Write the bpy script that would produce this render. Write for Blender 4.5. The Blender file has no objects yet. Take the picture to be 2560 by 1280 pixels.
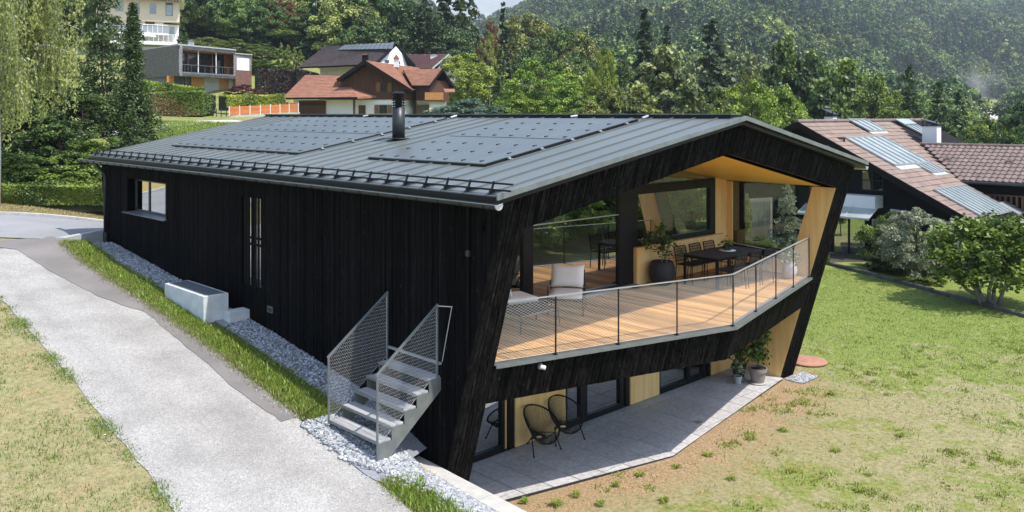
import bpy, math, random
import numpy as np
from mathutils import Vector, Matrix
R = math.radians
scene = bpy.context.scene
col = scene.collection
random.seed(7)
rng = np.random.default_rng(7)

# ------------------------------------------------------------------ camera
CAM_H = 4.12
FPX = 2178.0
cam = bpy.data.cameras.new('camera')
cam.sensor_width = 36.0
cam.lens = FPX / 2560.0 * 36.0
cam.shift_y = -(640 - 286) / 2560.0
cam.clip_start = 0.3
cam.clip_end = 12000
camo = bpy.data.objects.new('camera', cam)
camo.location = (0, 0, CAM_H)
camo.rotation_euler = (R(90), 0, 0)
col.objects.link(camo)
scene.camera = camo

# ------------------------------------------------------------------ frames
D1 = np.array([-0.6923801, 0.72153295, 0.0])      # along the house, towards the street
D2 = np.array([0.72153295, 0.6923801, 0.0])       # across the house, towards the neighbour
TH = math.atan2(D2[1], D2[0])
# light travels (per metre of drop) p along D1 and -q along D2
P_, Q_ = 0.55, 0.13
L = P_ * D1 - Q_ * D2 + np.array([0, 0, -1.0])
elev = math.atan2(1.0, math.hypot(P_, Q_))
az = math.atan2(-L[0], -L[1])

# ------------------------------------------------------------------ world, sun, exposure
world = bpy.data.worlds.new('World')
scene.world = world
world.use_nodes = True
wn = world.node_tree.nodes
sky = wn.new('ShaderNodeTexSky')
sky.sky_type = 'NISHITA'
sky.sun_disc = False
sky.sun_elevation = elev
sky.sun_rotation = az
sky.air_density = 1.0
sky.dust_density = 1.2
bg = wn['Background']
world.node_tree.links.new(sky.outputs[0], bg.inputs['Color'])
bg.inputs['Strength'].default_value = 0.15
sun = bpy.data.lights.new('sun', 'SUN')
sun.energy = 2.95
sun.angle = R(0.53)
sun.color = (1.0, 0.95, 0.87)
suno = bpy.data.objects.new('sun', sun)
suno.rotation_euler = Vector(L).to_track_quat('-Z', 'Y').to_euler()
suno.location = (30, -20, 60)
col.objects.link(suno)
scene.view_settings.view_transform = 'Standard'
scene.view_settings.look = 'None'
scene.view_settings.gamma = 1
scene.view_settings.use_curve_mapping = False
scene.view_settings.exposure = 1.08
scene.cycles.use_denoising = True
scene.cycles.max_bounces = 8
scene.cycles.transparent_max_bounces = 16
scene.cycles.volume_bounces = 0
scene.cycles.sample_clamp_indirect = 6

# ------------------------------------------------------------------ tagging
def tag(o, label=None, cat=None, group=None, kind=None):
    if label: o['label'] = label
    if cat: o['category'] = cat
    if group: o['group'] = group
    if kind: o['kind'] = kind
    return o

OFF = {}
def ab(b, a, z=0.0):
    v = b * D2 + a * D1
    return Vector((v[0], v[1], z))

def thingH(name, label, cat, b, a, z, group=None, rz=0.0):
    """an Empty standing in the house frame: children are written in (b, a, z) house coordinates"""
    o = bpy.data.objects.new(name, None)
    col.objects.link(o)
    o.location = ab(b, a, z)
    o.rotation_euler = (0, 0, TH + rz)
    o.empty_display_size = 0.2
    tag(o, label, cat, group)
    OFF[o.name] = (b, a, z)
    return o

def thingL(name, label, cat, loc, rz=0.0, group=None, scale=None):
    """an Empty whose children are written in its own local coordinates"""
    o = bpy.data.objects.new(name, None)
    col.objects.link(o)
    o.location = loc
    o.rotation_euler = (0, 0, rz)
    if scale: o.scale = scale
    o.empty_display_size = 0.2
    tag(o, label, cat, group)
    OFF[o.name] = (0, 0, 0)
    return o

def W(px, py, Y):
    """the place seen at a pixel of the 2560 frame at distance Y ahead of the camera"""
    return np.array([(px - 1280) / FPX * Y, Y, CAM_H + (286 - py) / FPX * Y])

class MB:
    def __init__(s):
        s.v = []; s.f = []; s.mi = []
    def add(s, vs, fs, mi=0):
        n = len(s.v)
        s.v += [tuple(map(float, p)) for p in vs]
        s.f += [tuple(i + n for i in f) for f in fs]
        s.mi += [mi] * len(fs)
        return s
    def hexa(s, p, mi=0):     # p: 4 bottom + 4 top
        return s.add(p, [(3, 2, 1, 0), (4, 5, 6, 7), (0, 1, 5, 4), (1, 2, 6, 5), (2, 3, 7, 6), (3, 0, 4, 7)], mi)
    def box(s, x0, x1, y0, y1, z0, z1, mi=0):
        return s.hexa([(x0, y0, z0), (x1, y0, z0), (x1, y1, z0), (x0, y1, z0), (x0, y0, z1), (x1, y0, z1), (x1, y1, z1), (x0, y1, z1)], mi)
    def slab(s, pts, vec, mi=0):
        n = len(pts)
        q = [tuple(np.add(p, vec)) for p in pts]
        return s.add(list(pts) + q, [tuple(range(n)), tuple(range(2 * n - 1, n - 1, -1))] +
                     [((i + 1) % n, i, n + i, n + (i + 1) % n) for i in range(n)], mi)
    def bar(s, p, q, w, h=None, up=(0, 0, 1), mi=0):
        h = h or w
        p = np.array(p, float); q = np.array(q, float)
        d = q - p; d /= np.linalg.norm(d) + 1e-9
        u = np.array(up, float)
        if abs(d @ u) > .95: u = np.array([1.0, 0, 0])
        x = np.cross(d, u); x /= np.linalg.norm(x); y = np.cross(x, d)
        c = [(-w / 2, -h / 2), (w / 2, -h / 2), (w / 2, h / 2), (-w / 2, h / 2)]
        return s.hexa([p + x * i + y * j for i, j in c] + [q + x * i + y * j for i, j in c], mi)
    def tube(s, pts, r, n=6, mi=0, close=False):
        pts = [np.array(p, float) for p in pts]
        rs = r if hasattr(r, '__len__') else [r] * len(pts)
        base = len(s.v); m = len(pts)
        prev = None
        for i, p in enumerate(pts):
            if close: d = pts[(i + 1) % m] - pts[i - 1]
            else: d = pts[min(i + 1, m - 1)] - pts[max(i - 1, 0)]
            d = d / (np.linalg.norm(d) + 1e-9)
            if prev is None:
                u = np.array([0, 0, 1.0]) if abs(d[2]) < .9 else np.array([1.0, 0, 0])
            else: u = prev
            x = np.cross(d, u); x /= np.linalg.norm(x) + 1e-9
            y = np.cross(x, d); prev = y
            for k in range(n):
                t = 2 * math.pi * k / n
                s.v.append(tuple(p + rs[i] * (x * math.cos(t) + y * math.sin(t))))
        for i in range(m if close else m - 1):
            for k in range(n):
                a = base + i * n + k; b = base + i * n + (k + 1) % n
                c = base + ((i + 1) % m) * n + (k + 1) % n; d_ = base + ((i + 1) % m) * n + k
                s.f.append((a, b, c, d_)); s.mi.append(mi)
        if not close:
            s.f.append(tuple(base + k for k in range(n))[::-1]); s.mi.append(mi)
            s.f.append(tuple(base + (m - 1) * n + k for k in range(n))); s.mi.append(mi)
        return s
    def lathe(s, prof, c, n=20, mi=0, cap=True):
        base = len(s.v)
        for r, z in prof:
            for k in range(n):
                t = 2 * math.pi * k / n
                s.v.append((c[0] + r * math.cos(t), c[1] + r * math.sin(t), c[2] + z))
        for i in range(len(prof) - 1):
            for k in range(n):
                s.f.append((base + i * n + k, base + i * n + (k + 1) % n, base + (i + 1) * n + (k + 1) % n, base + (i + 1) * n + k)); s.mi.append(mi)
        if cap:
            s.f.append(tuple(base + k for k in range(n))[::-1]); s.mi.append(mi)
            s.f.append(tuple(base + (len(prof) - 1) * n + k for k in range(n))); s.mi.append(mi)
        return s
    def build(s, name, mat, parent=None, smooth=False, bevel=0, **kw):
        off = (0, 0, 0); root = parent
        while root is not None and root.name not in OFF: root = root.parent
        if root is not None: off = OFF[root.name]
        me = bpy.data.meshes.new(name)
        me.from_pydata([(x - off[0], y - off[1], z - off[2]) for x, y, z in s.v], [], s.f)
        mats = mat if isinstance(mat, (list, tuple)) else [mat]
        for m in mats: me.materials.append(m)
        if len(mats) > 1: me.polygons.foreach_set('material_index', s.mi)
        if smooth: me.polygons.foreach_set('use_smooth', [True] * len(me.polygons))
        me.update()
        o = bpy.data.objects.new(name, me)
        col.objects.link(o)
        if parent is not None: o.parent = parent
        if bevel:
            b = o.modifiers.new('edge', 'BEVEL'); b.width = bevel; b.segments = 2; b.limit_method = 'ANGLE'
        tag(o, **kw)
        return o

def copy_tree(o, parent=None, loc=None, rz=None, scale=None, label=None, group=None):
    c = o.copy(); col.objects.link(c)
    if parent is not None: c.parent = parent
    if loc is not None: c.location = loc
    if rz is not None: c.rotation_euler = (0, 0, rz)
    if scale is not None: c.scale = scale
    if label: c['label'] = label
    if group: c['group'] = group
    if o.name in OFF: OFF[c.name] = OFF[o.name]
    for ch in list(o.children): copy_tree(ch, c)
    return c

def np_mesh(name, V, F, mat, parent=None, attrs=None, smooth=False, **kw):
    V = np.asarray(V, np.float32); F = np.asarray(F, np.int32)
    me = bpy.data.meshes.new(name)
    n, k = F.shape
    me.vertices.add(len(V)); me.vertices.foreach_set('co', V.ravel())
    me.loops.add(n * k); me.loops.foreach_set('vertex_index', F.ravel())
    me.polygons.add(n)
    me.polygons.foreach_set('loop_start', np.arange(0, n * k, k, dtype=np.int32))
    me.polygons.foreach_set('loop_total', np.full(n, k, np.int32))
    if smooth: me.polygons.foreach_set('use_smooth', np.ones(n, bool))
    for m in (mat if isinstance(mat, (list, tuple)) else [mat]): me.materials.append(m)
    for an, (dom, arr) in (attrs or {}).items():
        at = me.attributes.new(an, 'FLOAT', dom); at.data.foreach_set('value', np.asarray(arr, np.float32))
    me.update(); me.validate()
    o = bpy.data.objects.new(name, me)
    col.objects.link(o)
    if parent is not None: o.parent = parent
    tag(o, **kw)
    return o

# ------------------------------------------------------------------ materials
def newmat(name):
    m = bpy.data.materials.new(name); m.use_nodes = True
    nt = m.node_tree
    return m, nt, nt.nodes['Principled BSDF'], nt.nodes['Material Output']

def ramp(nt, fac, stops):
    r = nt.nodes.new('ShaderNodeValToRGB')
    e = r.color_ramp.elements
    while len(e) < len(stops): e.new(0.5)
    for i, (p, c) in enumerate(stops):
        e[i].position = p; e[i].color = tuple(c) + (1,) if len(c) == 3 else c
    nt.links.new(fac, r.inputs[0])
    return r

def coords(nt, scale=(1, 1, 1), rot=0.0):
    g = nt.nodes.new('ShaderNodeNewGeometry')
    out = g.outputs['Position']
    if rot:
        vr = nt.nodes.new('ShaderNodeVectorRotate'); vr.rotation_type = 'Z_AXIS'
        vr.inputs['Angle'].default_value = -rot
        nt.links.new(out, vr.inputs['Vector']); out = vr.outputs[0]
    mp = nt.nodes.new('ShaderNodeMapping')
    mp.inputs['Scale'].default_value = scale
    nt.links.new(out, mp.inputs['Vector'])
    return mp.outputs[0]

def noise(nt, vec, scale, detail=4, rough=.55):
    n = nt.nodes.new('ShaderNodeTexNoise')
    n.inputs['Scale'].default_value = scale; n.inputs['Detail'].default_value = detail
    n.inputs['Roughness'].default_value = rough
    nt.links.new(vec, n.inputs['Vector'])
    return n.outputs[0]

def math_(nt, op, a, b):
    n = nt.nodes.new('ShaderNodeMath'); n.operation = op
    for i, x in enumerate((a, b)):
        if hasattr(x, 'is_output'): nt.links.new(x, n.inputs[i])
        elif x is not None: n.inputs[i].default_value = x
    return n.outputs[0]

def mixc(nt, fac, a, b, mode='MIX'):
    n = nt.nodes.new('ShaderNodeMix'); n.data_type = 'RGBA'; n.blend_type = mode
    if hasattr(fac, 'is_output'): nt.links.new(fac, n.inputs[0])
    else: n.inputs[0].default_value = fac
    for i, x in ((6, a), (7, b)):
        if hasattr(x, 'is_output'): nt.links.new(x, n.inputs[i])
        else: n.inputs[i].default_value = tuple(x) + (1,) if len(x) == 3 else x
    return n.outputs[2]

def mat(name, c1, c2=None, sc=3.0, stretch=(1, 1, 1), rot=0.0, rough=.7, bump=0.0, bsc=None, metal=0.0, spec=.5,
        rnd=0.0, lo=.35, hi=.65, detail=5, rough2=None, coat=0.0):
    m, nt, p, out = newmat(name)
    v = coords(nt, stretch, rot)
    c2 = c2 or tuple(x * .8 for x in c1)
    n = noise(nt, v, sc, detail)
    c = ramp(nt, n, [(lo, c1), (hi, c2)]).outputs[0]
    if rnd:
        oi = nt.nodes.new('ShaderNodeObjectInfo')
        f = math_(nt, 'MULTIPLY_ADD', oi.outputs['Random'], 2 * rnd)
        f.node.inputs[2].default_value = 1 - rnd
        hs = nt.nodes.new('ShaderNodeHueSaturation')
        nt.links.new(f, hs.inputs['Value']); nt.links.new(c, hs.inputs['Color']); c = hs.outputs[0]
    nt.links.new(c, p.inputs['Base Color'])
    p.inputs['Roughness'].default_value = rough
    p.inputs['Metallic'].default_value = metal
    p.inputs['Specular IOR Level'].default_value = spec
    if coat: p.inputs['Coat Weight'].default_value = coat
    if rough2 is not None:
        mr = nt.nodes.new('ShaderNodeMapRange'); mr.inputs[3].default_value = rough; mr.inputs[4].default_value = rough2
        n2 = noise(nt, coords(nt), 1.7, 5); nt.links.new(n2, mr.inputs[0]); nt.links.new(mr.outputs[0], p.inputs['Roughness'])
    if bump:
        b = nt.nodes.new('ShaderNodeBump'); b.inputs['Strength'].default_value = bump
        b.inputs['Distance'].default_value = 0.02
        nb = noise(nt, v, bsc or sc * 4, 5)
        nt.links.new(nb, b.inputs['Height']); nt.links.new(b.outputs[0], p.inputs['Normal'])
    return m

def leaf_mat(name, dark, light, rnd=.18, trans=.25, hue=.02, patch=0.0):
    """leaf colour: a clump tint stored on the faces, a small change from tree to tree, fine noise"""
    m, nt, p, out = newmat(name)
    at = nt.nodes.new('ShaderNodeAttribute'); at.attribute_name = 'tint'
    c = mixc(nt, at.outputs['Fac'], dark, light)
    oi = nt.nodes.new('ShaderNodeObjectInfo')
    hs = nt.nodes.new('ShaderNodeHueSaturation')
    f = math_(nt, 'MULTIPLY_ADD', oi.outputs['Random'], 2 * rnd); f.node.inputs[2].default_value = 1 - rnd
    h = math_(nt, 'MULTIPLY_ADD', oi.outputs['Random'], -2 * hue); h.node.inputs[2].default_value = .5 + hue
    nt.links.new(f, hs.inputs['Value']); nt.links.new(h, hs.inputs['Hue']); nt.links.new(c, hs.inputs['Color'])
    if patch:
        nz = noise(nt, coords(nt), .022, 4, .6)
        pr = ramp(nt, nz, [(.36, (1 - patch, 1 - patch, 1 - patch)), (.64, (1 + patch, 1 + patch, 1 + patch * .6))]).outputs[0]
        hs2 = mixc(nt, 1.0, hs.outputs[0], pr, 'MULTIPLY'); hs = hs2.node
    hso = hs.outputs[2] if patch else hs.outputs[0]
    d = nt.nodes.new('ShaderNodeBsdfDiffuse'); t = nt.nodes.new('ShaderNodeBsdfTranslucent'); g = nt.nodes.new('ShaderNodeBsdfGlossy')
    g.inputs['Roughness'].default_value = .45; g.inputs['Color'].default_value = (.8, .85, .8, 1)
    nt.links.new(hso, d.inputs[0]); nt.links.new(hso, t.inputs[0])
    mx = nt.nodes.new('ShaderNodeMixShader'); mx.inputs[0].default_value = trans
    nt.links.new(d.outputs[0], mx.inputs[1]); nt.links.new(t.outputs[0], mx.inputs[2])
    mx2 = nt.nodes.new('ShaderNodeMixShader'); mx2.inputs[0].default_value = .035
    nt.links.new(mx.outputs[0], mx2.inputs[1]); nt.links.new(g.outputs[0], mx2.inputs[2])
    nt.links.new(mx2.outputs[0], out.inputs['Surface'])
    return m

def glass_mat(name, refl=.12, tint=(.75, .82, .80), rough=0.0):
    m, nt, p, out = newmat(name)
    fr = nt.nodes.new('ShaderNodeFresnel'); fr.inputs['IOR'].default_value = 1.52
    f = math_(nt, 'MULTIPLY_ADD', fr.outputs[0], 1.6); f.node.inputs[2].default_value = refl; f.node.use_clamp = True
    tr = nt.nodes.new('ShaderNodeBsdfTransparent'); tr.inputs[0].default_value = tint + (1,)
    gl = nt.nodes.new('ShaderNodeBsdfGlossy'); gl.inputs['Roughness'].default_value = rough
    gl.inputs['Color'].default_value = (.95, .97, .96, 1)
    mx = nt.nodes.new('ShaderNodeMixShader')
    nt.links.new(f, mx.inputs[0]); nt.links.new(tr.outputs[0], mx.inputs[1]); nt.links.new(gl.outputs[0], mx.inputs[2])
    nt.links.new(mx.outputs[0], out.inputs['Surface'])
    return m

def charred():
    m, nt, p, out = newmat('charred_wood')
    v = coords(nt, (22, 22, 1.3), TH)
    g = noise(nt, v, 1.6, 6, .65)
    c = ramp(nt, g, [(.36, (.0028, .0027, .0029)), (.58, (.0085, .0080, .0080)), (.80, (.024, .022, .021))]).outputs[0]
    bands = noise(nt, coords(nt, (10, 10, .04), TH), 1.0, 2, .9)
    c = mixc(nt, 1.0, c, ramp(nt, bands, [(.35, (.45, .45, .45)), (.65, (1.9, 1.85, 1.8))]).outputs[0], 'MULTIPLY')
    k = nt.nodes.new('ShaderNodeTexVoronoi'); k.inputs['Scale'].default_value = 1.0
    nt.links.new(coords(nt, (6.5, 6.5, 3.4), TH), k.inputs['Vector'])
    kn = ramp(nt, k.outputs['Distance'], [(.0, (1, 1, 1)), (.13, (0, 0, 0))]).outputs[0]
    c = mixc(nt, kn, c, (.05, .046, .042))
    oi = nt.nodes.new('ShaderNodeObjectInfo')
    f = math_(nt, 'MULTIPLY_ADD', oi.outputs['Random'], 1.1); f.node.inputs[2].default_value = .55
    hs = nt.nodes.new('ShaderNodeHueSaturation'); nt.links.new(f, hs.inputs['Value']); nt.links.new(c, hs.inputs['Color'])
    nt.links.new(hs.outputs[0], p.inputs['Base Color'])
    p.inputs['Roughness'].default_value = .7; p.inputs['Specular IOR Level'].default_value = .015
    b = nt.nodes.new('ShaderNodeBump'); b.inputs['Strength'].default_value = .5; b.inputs['Distance'].default_value = .006
    nt.links.new(g, b.inputs['Height']); nt.links.new(b.outputs[0], p.inputs['Normal'])
    return m

M = {}
M['char'] = charred()
M['char_body'] = mat('dark_sheathing', (.002, .002, .002), (.003, .003, .003), rough=1, spec=.0)
M['roofmetal'] = mat('anthracite_sheet', (.125, .142, .137), (.148, .162, .157), sc=.35, rough=.40, rough2=.50, metal=.1, spec=.5, rnd=.03, bump=.03, bsc=2)
M['solar'] = mat('solar_laminate', (.088, .10, .095), (.105, .116, .111), sc=.5, rough=.34, rough2=.42, metal=.0, spec=.5, rnd=.05)
M['darkmetal'] = mat('dark_metal', (.035, .040, .042), (.045, .05, .052), rough=.42, metal=.5)
M['blackmetal'] = mat('black_metal', (.006, .006, .007), (.010, .010, .010), rough=.45, spec=.25)
M['greymetal'] = mat('grey_metal', (.17, .19, .195), (.23, .245, .25), sc=5, rough=.4, metal=.5, bump=.05)
M['zinc'] = mat('light_zinc', (.40, .42, .43), (.46, .475, .48), rough=.4, metal=.5)
M['steel'] = mat('steel_rope', (.60, .60, .58), (.66, .66, .64), rough=.4, metal=.2)
M['oak'] = mat('oak_panel', (.86, .60, .27), (.74, .46, .17), sc=1.2, stretch=(7, 7, .7), rot=TH, rough=.5, bump=.06, rnd=.06, lo=.3, hi=.7)
M['oakceil'] = mat('oak_ceiling', (.92, .54, .085), (.84, .46, .065), sc=1.2, stretch=(.8, 9, 9), rot=TH, rough=.45, bump=.05, lo=.3, hi=.7)
M['deck'] = mat('larch_deck', (.55, .325, .135), (.33, .175, .065), sc=1.4, stretch=(9, .9, 9), rot=TH, rough=.7, spec=.15, bump=.15, rnd=.34, lo=.28, hi=.72)
M['tile_grey'] = mat('grey_tile', (.385, .37, .365), (.52, .50, .49), sc=11, rough=.65, rnd=.07, bump=.08)
M['concrete'] = mat('pale_concrete', (.42, .43, .42), (.34, .35, .345), sc=4, rough=.85, bump=.15, bsc=60)
M['blockstone'] = mat('light_concrete', (.62, .64, .63), (.50, .52, .515), sc=5, rough=.85, bump=.15, bsc=50)
M['slabstone'] = mat('pale_slab', (.47, .455, .42), (.39, .375, .345), sc=6, rough=.85, bump=.12, rnd=.06)
M['glass'] = glass_mat('window_glass', .36, (.62, .70, .68))
M['glass_side'] = glass_mat('side_glass', .02, (.85, .90, .88))
M['glass_dark'] = glass_mat('street_glass', .42, (.25, .27, .27))
M['white'] = mat('white_cushion', (.82, .81, .79), (.78, .77, .76), sc=30, rough=.9, bump=.1)
M['curtain'] = mat('white_curtain', (.75, .77, .76), (.6, .63, .62), sc=3, stretch=(6, 6, .3), rough=.9)
M['gravel'] = mat('blue_grey_stone', (.42, .44, .46), (.22, .24, .26), sc=24, rough=.8, rnd=.3, lo=.3, hi=.7)
M['render'] = mat('white_render', (.76, .75, .73), (.68, .67, .65), sc=.7, rough=.9)
M['beige'] = mat('cream_render', (.62, .53, .38), (.56, .48, .34), sc=.5, rough=.9)
M['brownwood'] = mat('brown_boards', (.115, .048, .020), (.060, .024, .010), sc=1.0, stretch=(6, 6, .5), rough=.75, bump=.2, lo=.3, hi=.7)
M['darkwood'] = mat('dark_boards', (.008, .006, .005), (.005, .004, .0035), sc=1.0, stretch=(6, 6, .5), rough=.85, spec=.2)
M['shutter'] = mat('shutter_wood', (.20, .10, .035), (.14, .07, .025), sc=5, rough=.7)
M['redtile'] = mat('red_clay_tile', (.36, .165, .10), (.22, .10, .065), sc=1.6, rough=.75, bump=.15, lo=.3, hi=.72, detail=7)
M['oldtile'] = mat('weathered_brown_tile', (.17, .125, .115), (.095, .07, .066), sc=1.8, rough=.85, lo=.3, hi=.7, detail=8)
M['pinktile'] = mat('faded_red_tile', (.27, .135, .115), (.20, .10, .088), sc=2.0, rough=.85, detail=7)
M['neightile'] = mat('pale_brown_tile', (.255, .182, .14), (.18, .125, .097), sc=2.5, rough=.7, bump=.1, rnd=.12, detail=7)
M['wingtile'] = mat('ribbed_brown_tile', (.205, .145, .125), (.135, .095, .085), sc=3.0, rough=.7, rnd=.12, detail=7)
M['orange'] = mat('orange_boards', (.55, .175, .055), (.44, .13, .04), sc=1.5, stretch=(1, 1, 12), rough=.6, rnd=.1)
M['larchwall'] = mat('honey_boards', (.50, .24, .075), (.38, .17, .05), sc=1.5, stretch=(1, 1, 9), rough=.7)
M['slate'] = mat('grey_shingle', (.28, .265, .29), (.11, .105, .12), sc=5, stretch=(1, 1, 3), rough=.8, lo=.38, hi=.6, detail=6, bump=.4)
M['brick'] = mat('brown_shingle', (.22, .11, .08), (.10, .05, .04), sc=5, stretch=(1, 1, 3), rough=.8, lo=.38, hi=.6, detail=6)
M['winglass'] = mat('dark_window', (.02, .024, .026), (.035, .04, .042), sc=.6, rough=.06, spec=.9)
M['paleglass'] = mat('pale_window', (.16, .19, .20), (.28, .31, .32), sc=.5, rough=.08, spec=.8)
M['collector'] = mat('collector_glass', (.27, .31, .30), (.36, .40, .385), sc=.8, rough=.3, spec=.6)
M['bark'] = mat('bark', (.085, .062, .045), (.045, .034, .026), sc=9, stretch=(1, 1, .3), rough=.95, bump=.5)
M['birchbark'] = mat('pale_bark', (.62, .60, .56), (.25, .24, .22), sc=4, stretch=(1, 1, 4), rough=.8, lo=.5, hi=.72)
M['greybark'] = mat('grey_bark', (.27, .255, .22), (.16, .15, .13), sc=6, rough=.9)
M['rust'] = mat('rusty_plate', (.40, .20, .13), (.32, .15, .095), sc=6, rough=.85)
M['fabric_dark'] = mat('black_weave', (.018, .018, .019), (.03, .03, .03), sc=60, rough=.8)
M['potblack'] = mat('black_clay', (.018, .019, .022), (.028, .029, .032), sc=40, rough=.7)
M['potgrey'] = mat('taupe_clay', (.25, .215, .20), (.20, .17, .16), sc=9, rough=.8)
M['potlilac'] = mat('lilac_clay', (.42, .38, .40), (.36, .32, .34), sc=9, rough=.7)
M['soil'] = mat('potting_soil', (.03, .022, .016), (.05, .035, .025), sc=30, rough=1)
M['car'] = mat('white_paint', (.75, .76, .77), (.72, .73, .74), rough=.3, coat=.6)
M['parasol'] = mat('white_canvas', (.80, .78, .72), (.74, .72, .66), rough=.9)
M['shell'] = mat('cream_shell', (.60, .58, .50), (.55, .53, .46), rough=.6)
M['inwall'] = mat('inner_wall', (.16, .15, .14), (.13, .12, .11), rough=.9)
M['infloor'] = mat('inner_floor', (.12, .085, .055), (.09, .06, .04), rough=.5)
# leaves
M['l_mid'] = leaf_mat('leaf_mid', (.020, .048, .007), (.25, .34, .050))
M['l_bright'] = leaf_mat('leaf_bright', (.060, .115, .010), (.36, .45, .055), .1)
M['l_olive'] = leaf_mat('leaf_olive', (.045, .066, .012), (.30, .33, .070), .14)
M['l_dark'] = leaf_mat('leaf_dark', (.011, .028, .005), (.155, .235, .045), .18)
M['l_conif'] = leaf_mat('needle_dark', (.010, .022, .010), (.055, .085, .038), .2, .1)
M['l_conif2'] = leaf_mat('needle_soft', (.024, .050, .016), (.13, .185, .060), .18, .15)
M['l_birch'] = leaf_mat('leaf_birch', (.13, .17, .045), (.42, .48, .15), .05, .35)
M['l_silver'] = leaf_mat('leaf_silver', (.11, .14, .075), (.36, .39, .25), .05, .25)
M['l_pine'] = leaf_mat('leaf_pine', (.06, .085, .028), (.34, .36, .12), .05, .2)
M['l_blue'] = leaf_mat('leaf_bluegreen', (.055, .10, .065), (.15, .22, .15), .1, .25)
M['l_thuja'] = leaf_mat('leaf_thuja', (.09, .13, .02), (.20, .25, .035), .05, .2)
M['l_red'] = leaf_mat('leaf_red', (.055, .012, .016), (.14, .032, .035), .1)
M['l_purple'] = leaf_mat('leaf_purple', (.030, .018, .016), (.085, .055, .040), .1)
M['l_autumn'] = leaf_mat('leaf_autumn', (.10, .055, .022), (.22, .12, .04), .1)
M['l_drythuja'] = leaf_mat('leaf_dry', (.17, .13, .045), (.33, .25, .11), .05)
M['l_hill'] = leaf_mat('leaf_hill', (.030, .062, .022), (.25, .34, .09), .42, .14, .04, .45)
M['l_hillc'] = leaf_mat('needle_hill', (.018, .040, .022), (.13, .20, .085), .4, .1, .02, .45)
M['grass'] = leaf_mat('grass_blade', (.10, .155, .022), (.33, .41, .075), .1, .35)
M['drygrass'] = leaf_mat('dry_grass_blade', (.17, .15, .065), (.39, .34, .17), .1, .3)

# ------------------------------------------------------------------ ground heights
def sstep(x, lo, hi):
    t = np.clip((x - lo) / (hi - lo), 0, 1)
    return t * t * (3 - 2 * t)
ZA = [2, 8, 10, 11.2, 13.7, 16.9, 20, 23.9, 26, 28, 40, 60]
ZZ = [-2.3, -1.72, -1.5, -1.27, -.95, -.52, -.17, .2, .55, .64, .66, .7]
def zl(a): return np.interp(a, ZA, ZZ)
WA = [2, 8, 9, 11, 11.9, 13.7, 16.9, 20, 21.8, 23.9, 26.3, 30]
WZ = [-2.4, -1.82, -1.78, -1.72, -1.42, -.93, -.5, -.2, -.02, .18, .40, .6]
def zw(a): return np.interp(a, WA, WZ)
RR = [-.9, -.42, -.36, -.25, -.17, -.05, .05, .15, .3, .45, .6, .9]
YY = [30, 40, 50, 60, 70, 85, 100, 125, 160, 220, 300, 400, 550, 750, 1000, 1400, 2200]
TT = np.array([
 [.7, 1.0, 2.9, 3.8, 4.6, 5.5, 7.0, 13.0, 20, 38, 60, 90, 130, 170, 210, 260, 330],
 [.7, .95, 2.6, 3.5, 4.2, 5.2, 6.6, 13.4, 20, 37, 58, 90, 130, 170, 210, 260, 330],
 [.7, .95, 2.6, 3.45, 4.0, 5.0, 6.2, 13.0, 19, 35, 55, 85, 125, 165, 205, 255, 330],
 [.5, .9, 2.5, 3.3, 3.75, 3.9, 4.8, 10.5, 17, 30, 48, 75, 110, 150, 190, 240, 320],
 [.0, .6, 1.8, 2.6, 3.2, 3.6, 4.2, 6.0, 12, 24, 40, 62, 90, 120, 150, 200, 280],
 [-1, -.2, .5, 1.2, 2.0, 2.4, 2.6, 3.2, 5.0, 8.0, 12, 18, 30, 50, 82, 135, 190],
 [-2, -1.5, -.8, 0., .6, 1.0, 1.2, 1.0, 1.0, 2.0, 10, 24, 48, 82, 120, 180, 250],
 [-2.87, -2.7, -2.4, -2., -1.5, -1., -.5, -.5, -.5, 2.0, 12, 30, 60, 98, 140, 200, 270],
 [-2.87, -2.87, -2.85, -2.8, -2.6, -2.5, -2.5, -2.5, -2.5, -1, 8, 26, 58, 100, 145, 205, 275],
 [-2.87, -2.87, -2.9, -3, -3, -3, -3.2, -3.5, -4, -4, -2, 2, 12, 76, 130, 195, 265],
 [-2.87, -2.87, -2.9, -3, -3.2, -3.5, -4, -5, -6, -7, -6, -2, 5, 50, 112, 180, 250],
 [-2.87, -2.87, -2.9, -3, -3.2, -3.5, -4, -5, -6, -7, -6, 0, 20, 70, 130, 190, 260]])
def far(X, Y):
    r = np.clip(X / np.maximum(Y, 1), RR[0], RR[-1]); y = np.clip(Y, YY[0], YY[-1])
    i = np.clip(np.searchsorted(RR, r) - 1, 0, len(RR) - 2); j = np.clip(np.searchsorted(YY, y) - 1, 0, len(YY) - 2)
    Ra = np.array(RR); Ya = np.log(np.array(YY, float))
    u = (r - Ra[i]) / (Ra[i + 1] - Ra[i]); v = (np.log(y) - Ya[j]) / (Ya[j + 1] - Ya[j])
    z = TT[i, j] * (1 - u) * (1 - v) + TT[i + 1, j] * u * (1 - v) + TT[i, j + 1] * (1 - u) * v + TT[i + 1, j + 1] * u * v
    roll = (np.sin(X * .021 + 1.3) * np.cos(Y * .017 + X * .006) + .6 * np.sin(X * .047 + Y * .031 + 2)) * 7 * sstep(Y, 260, 600) * (1 - sstep(r, .44, .52) * (1 - sstep(Y, 560, 800)))
    return z + roll
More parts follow.
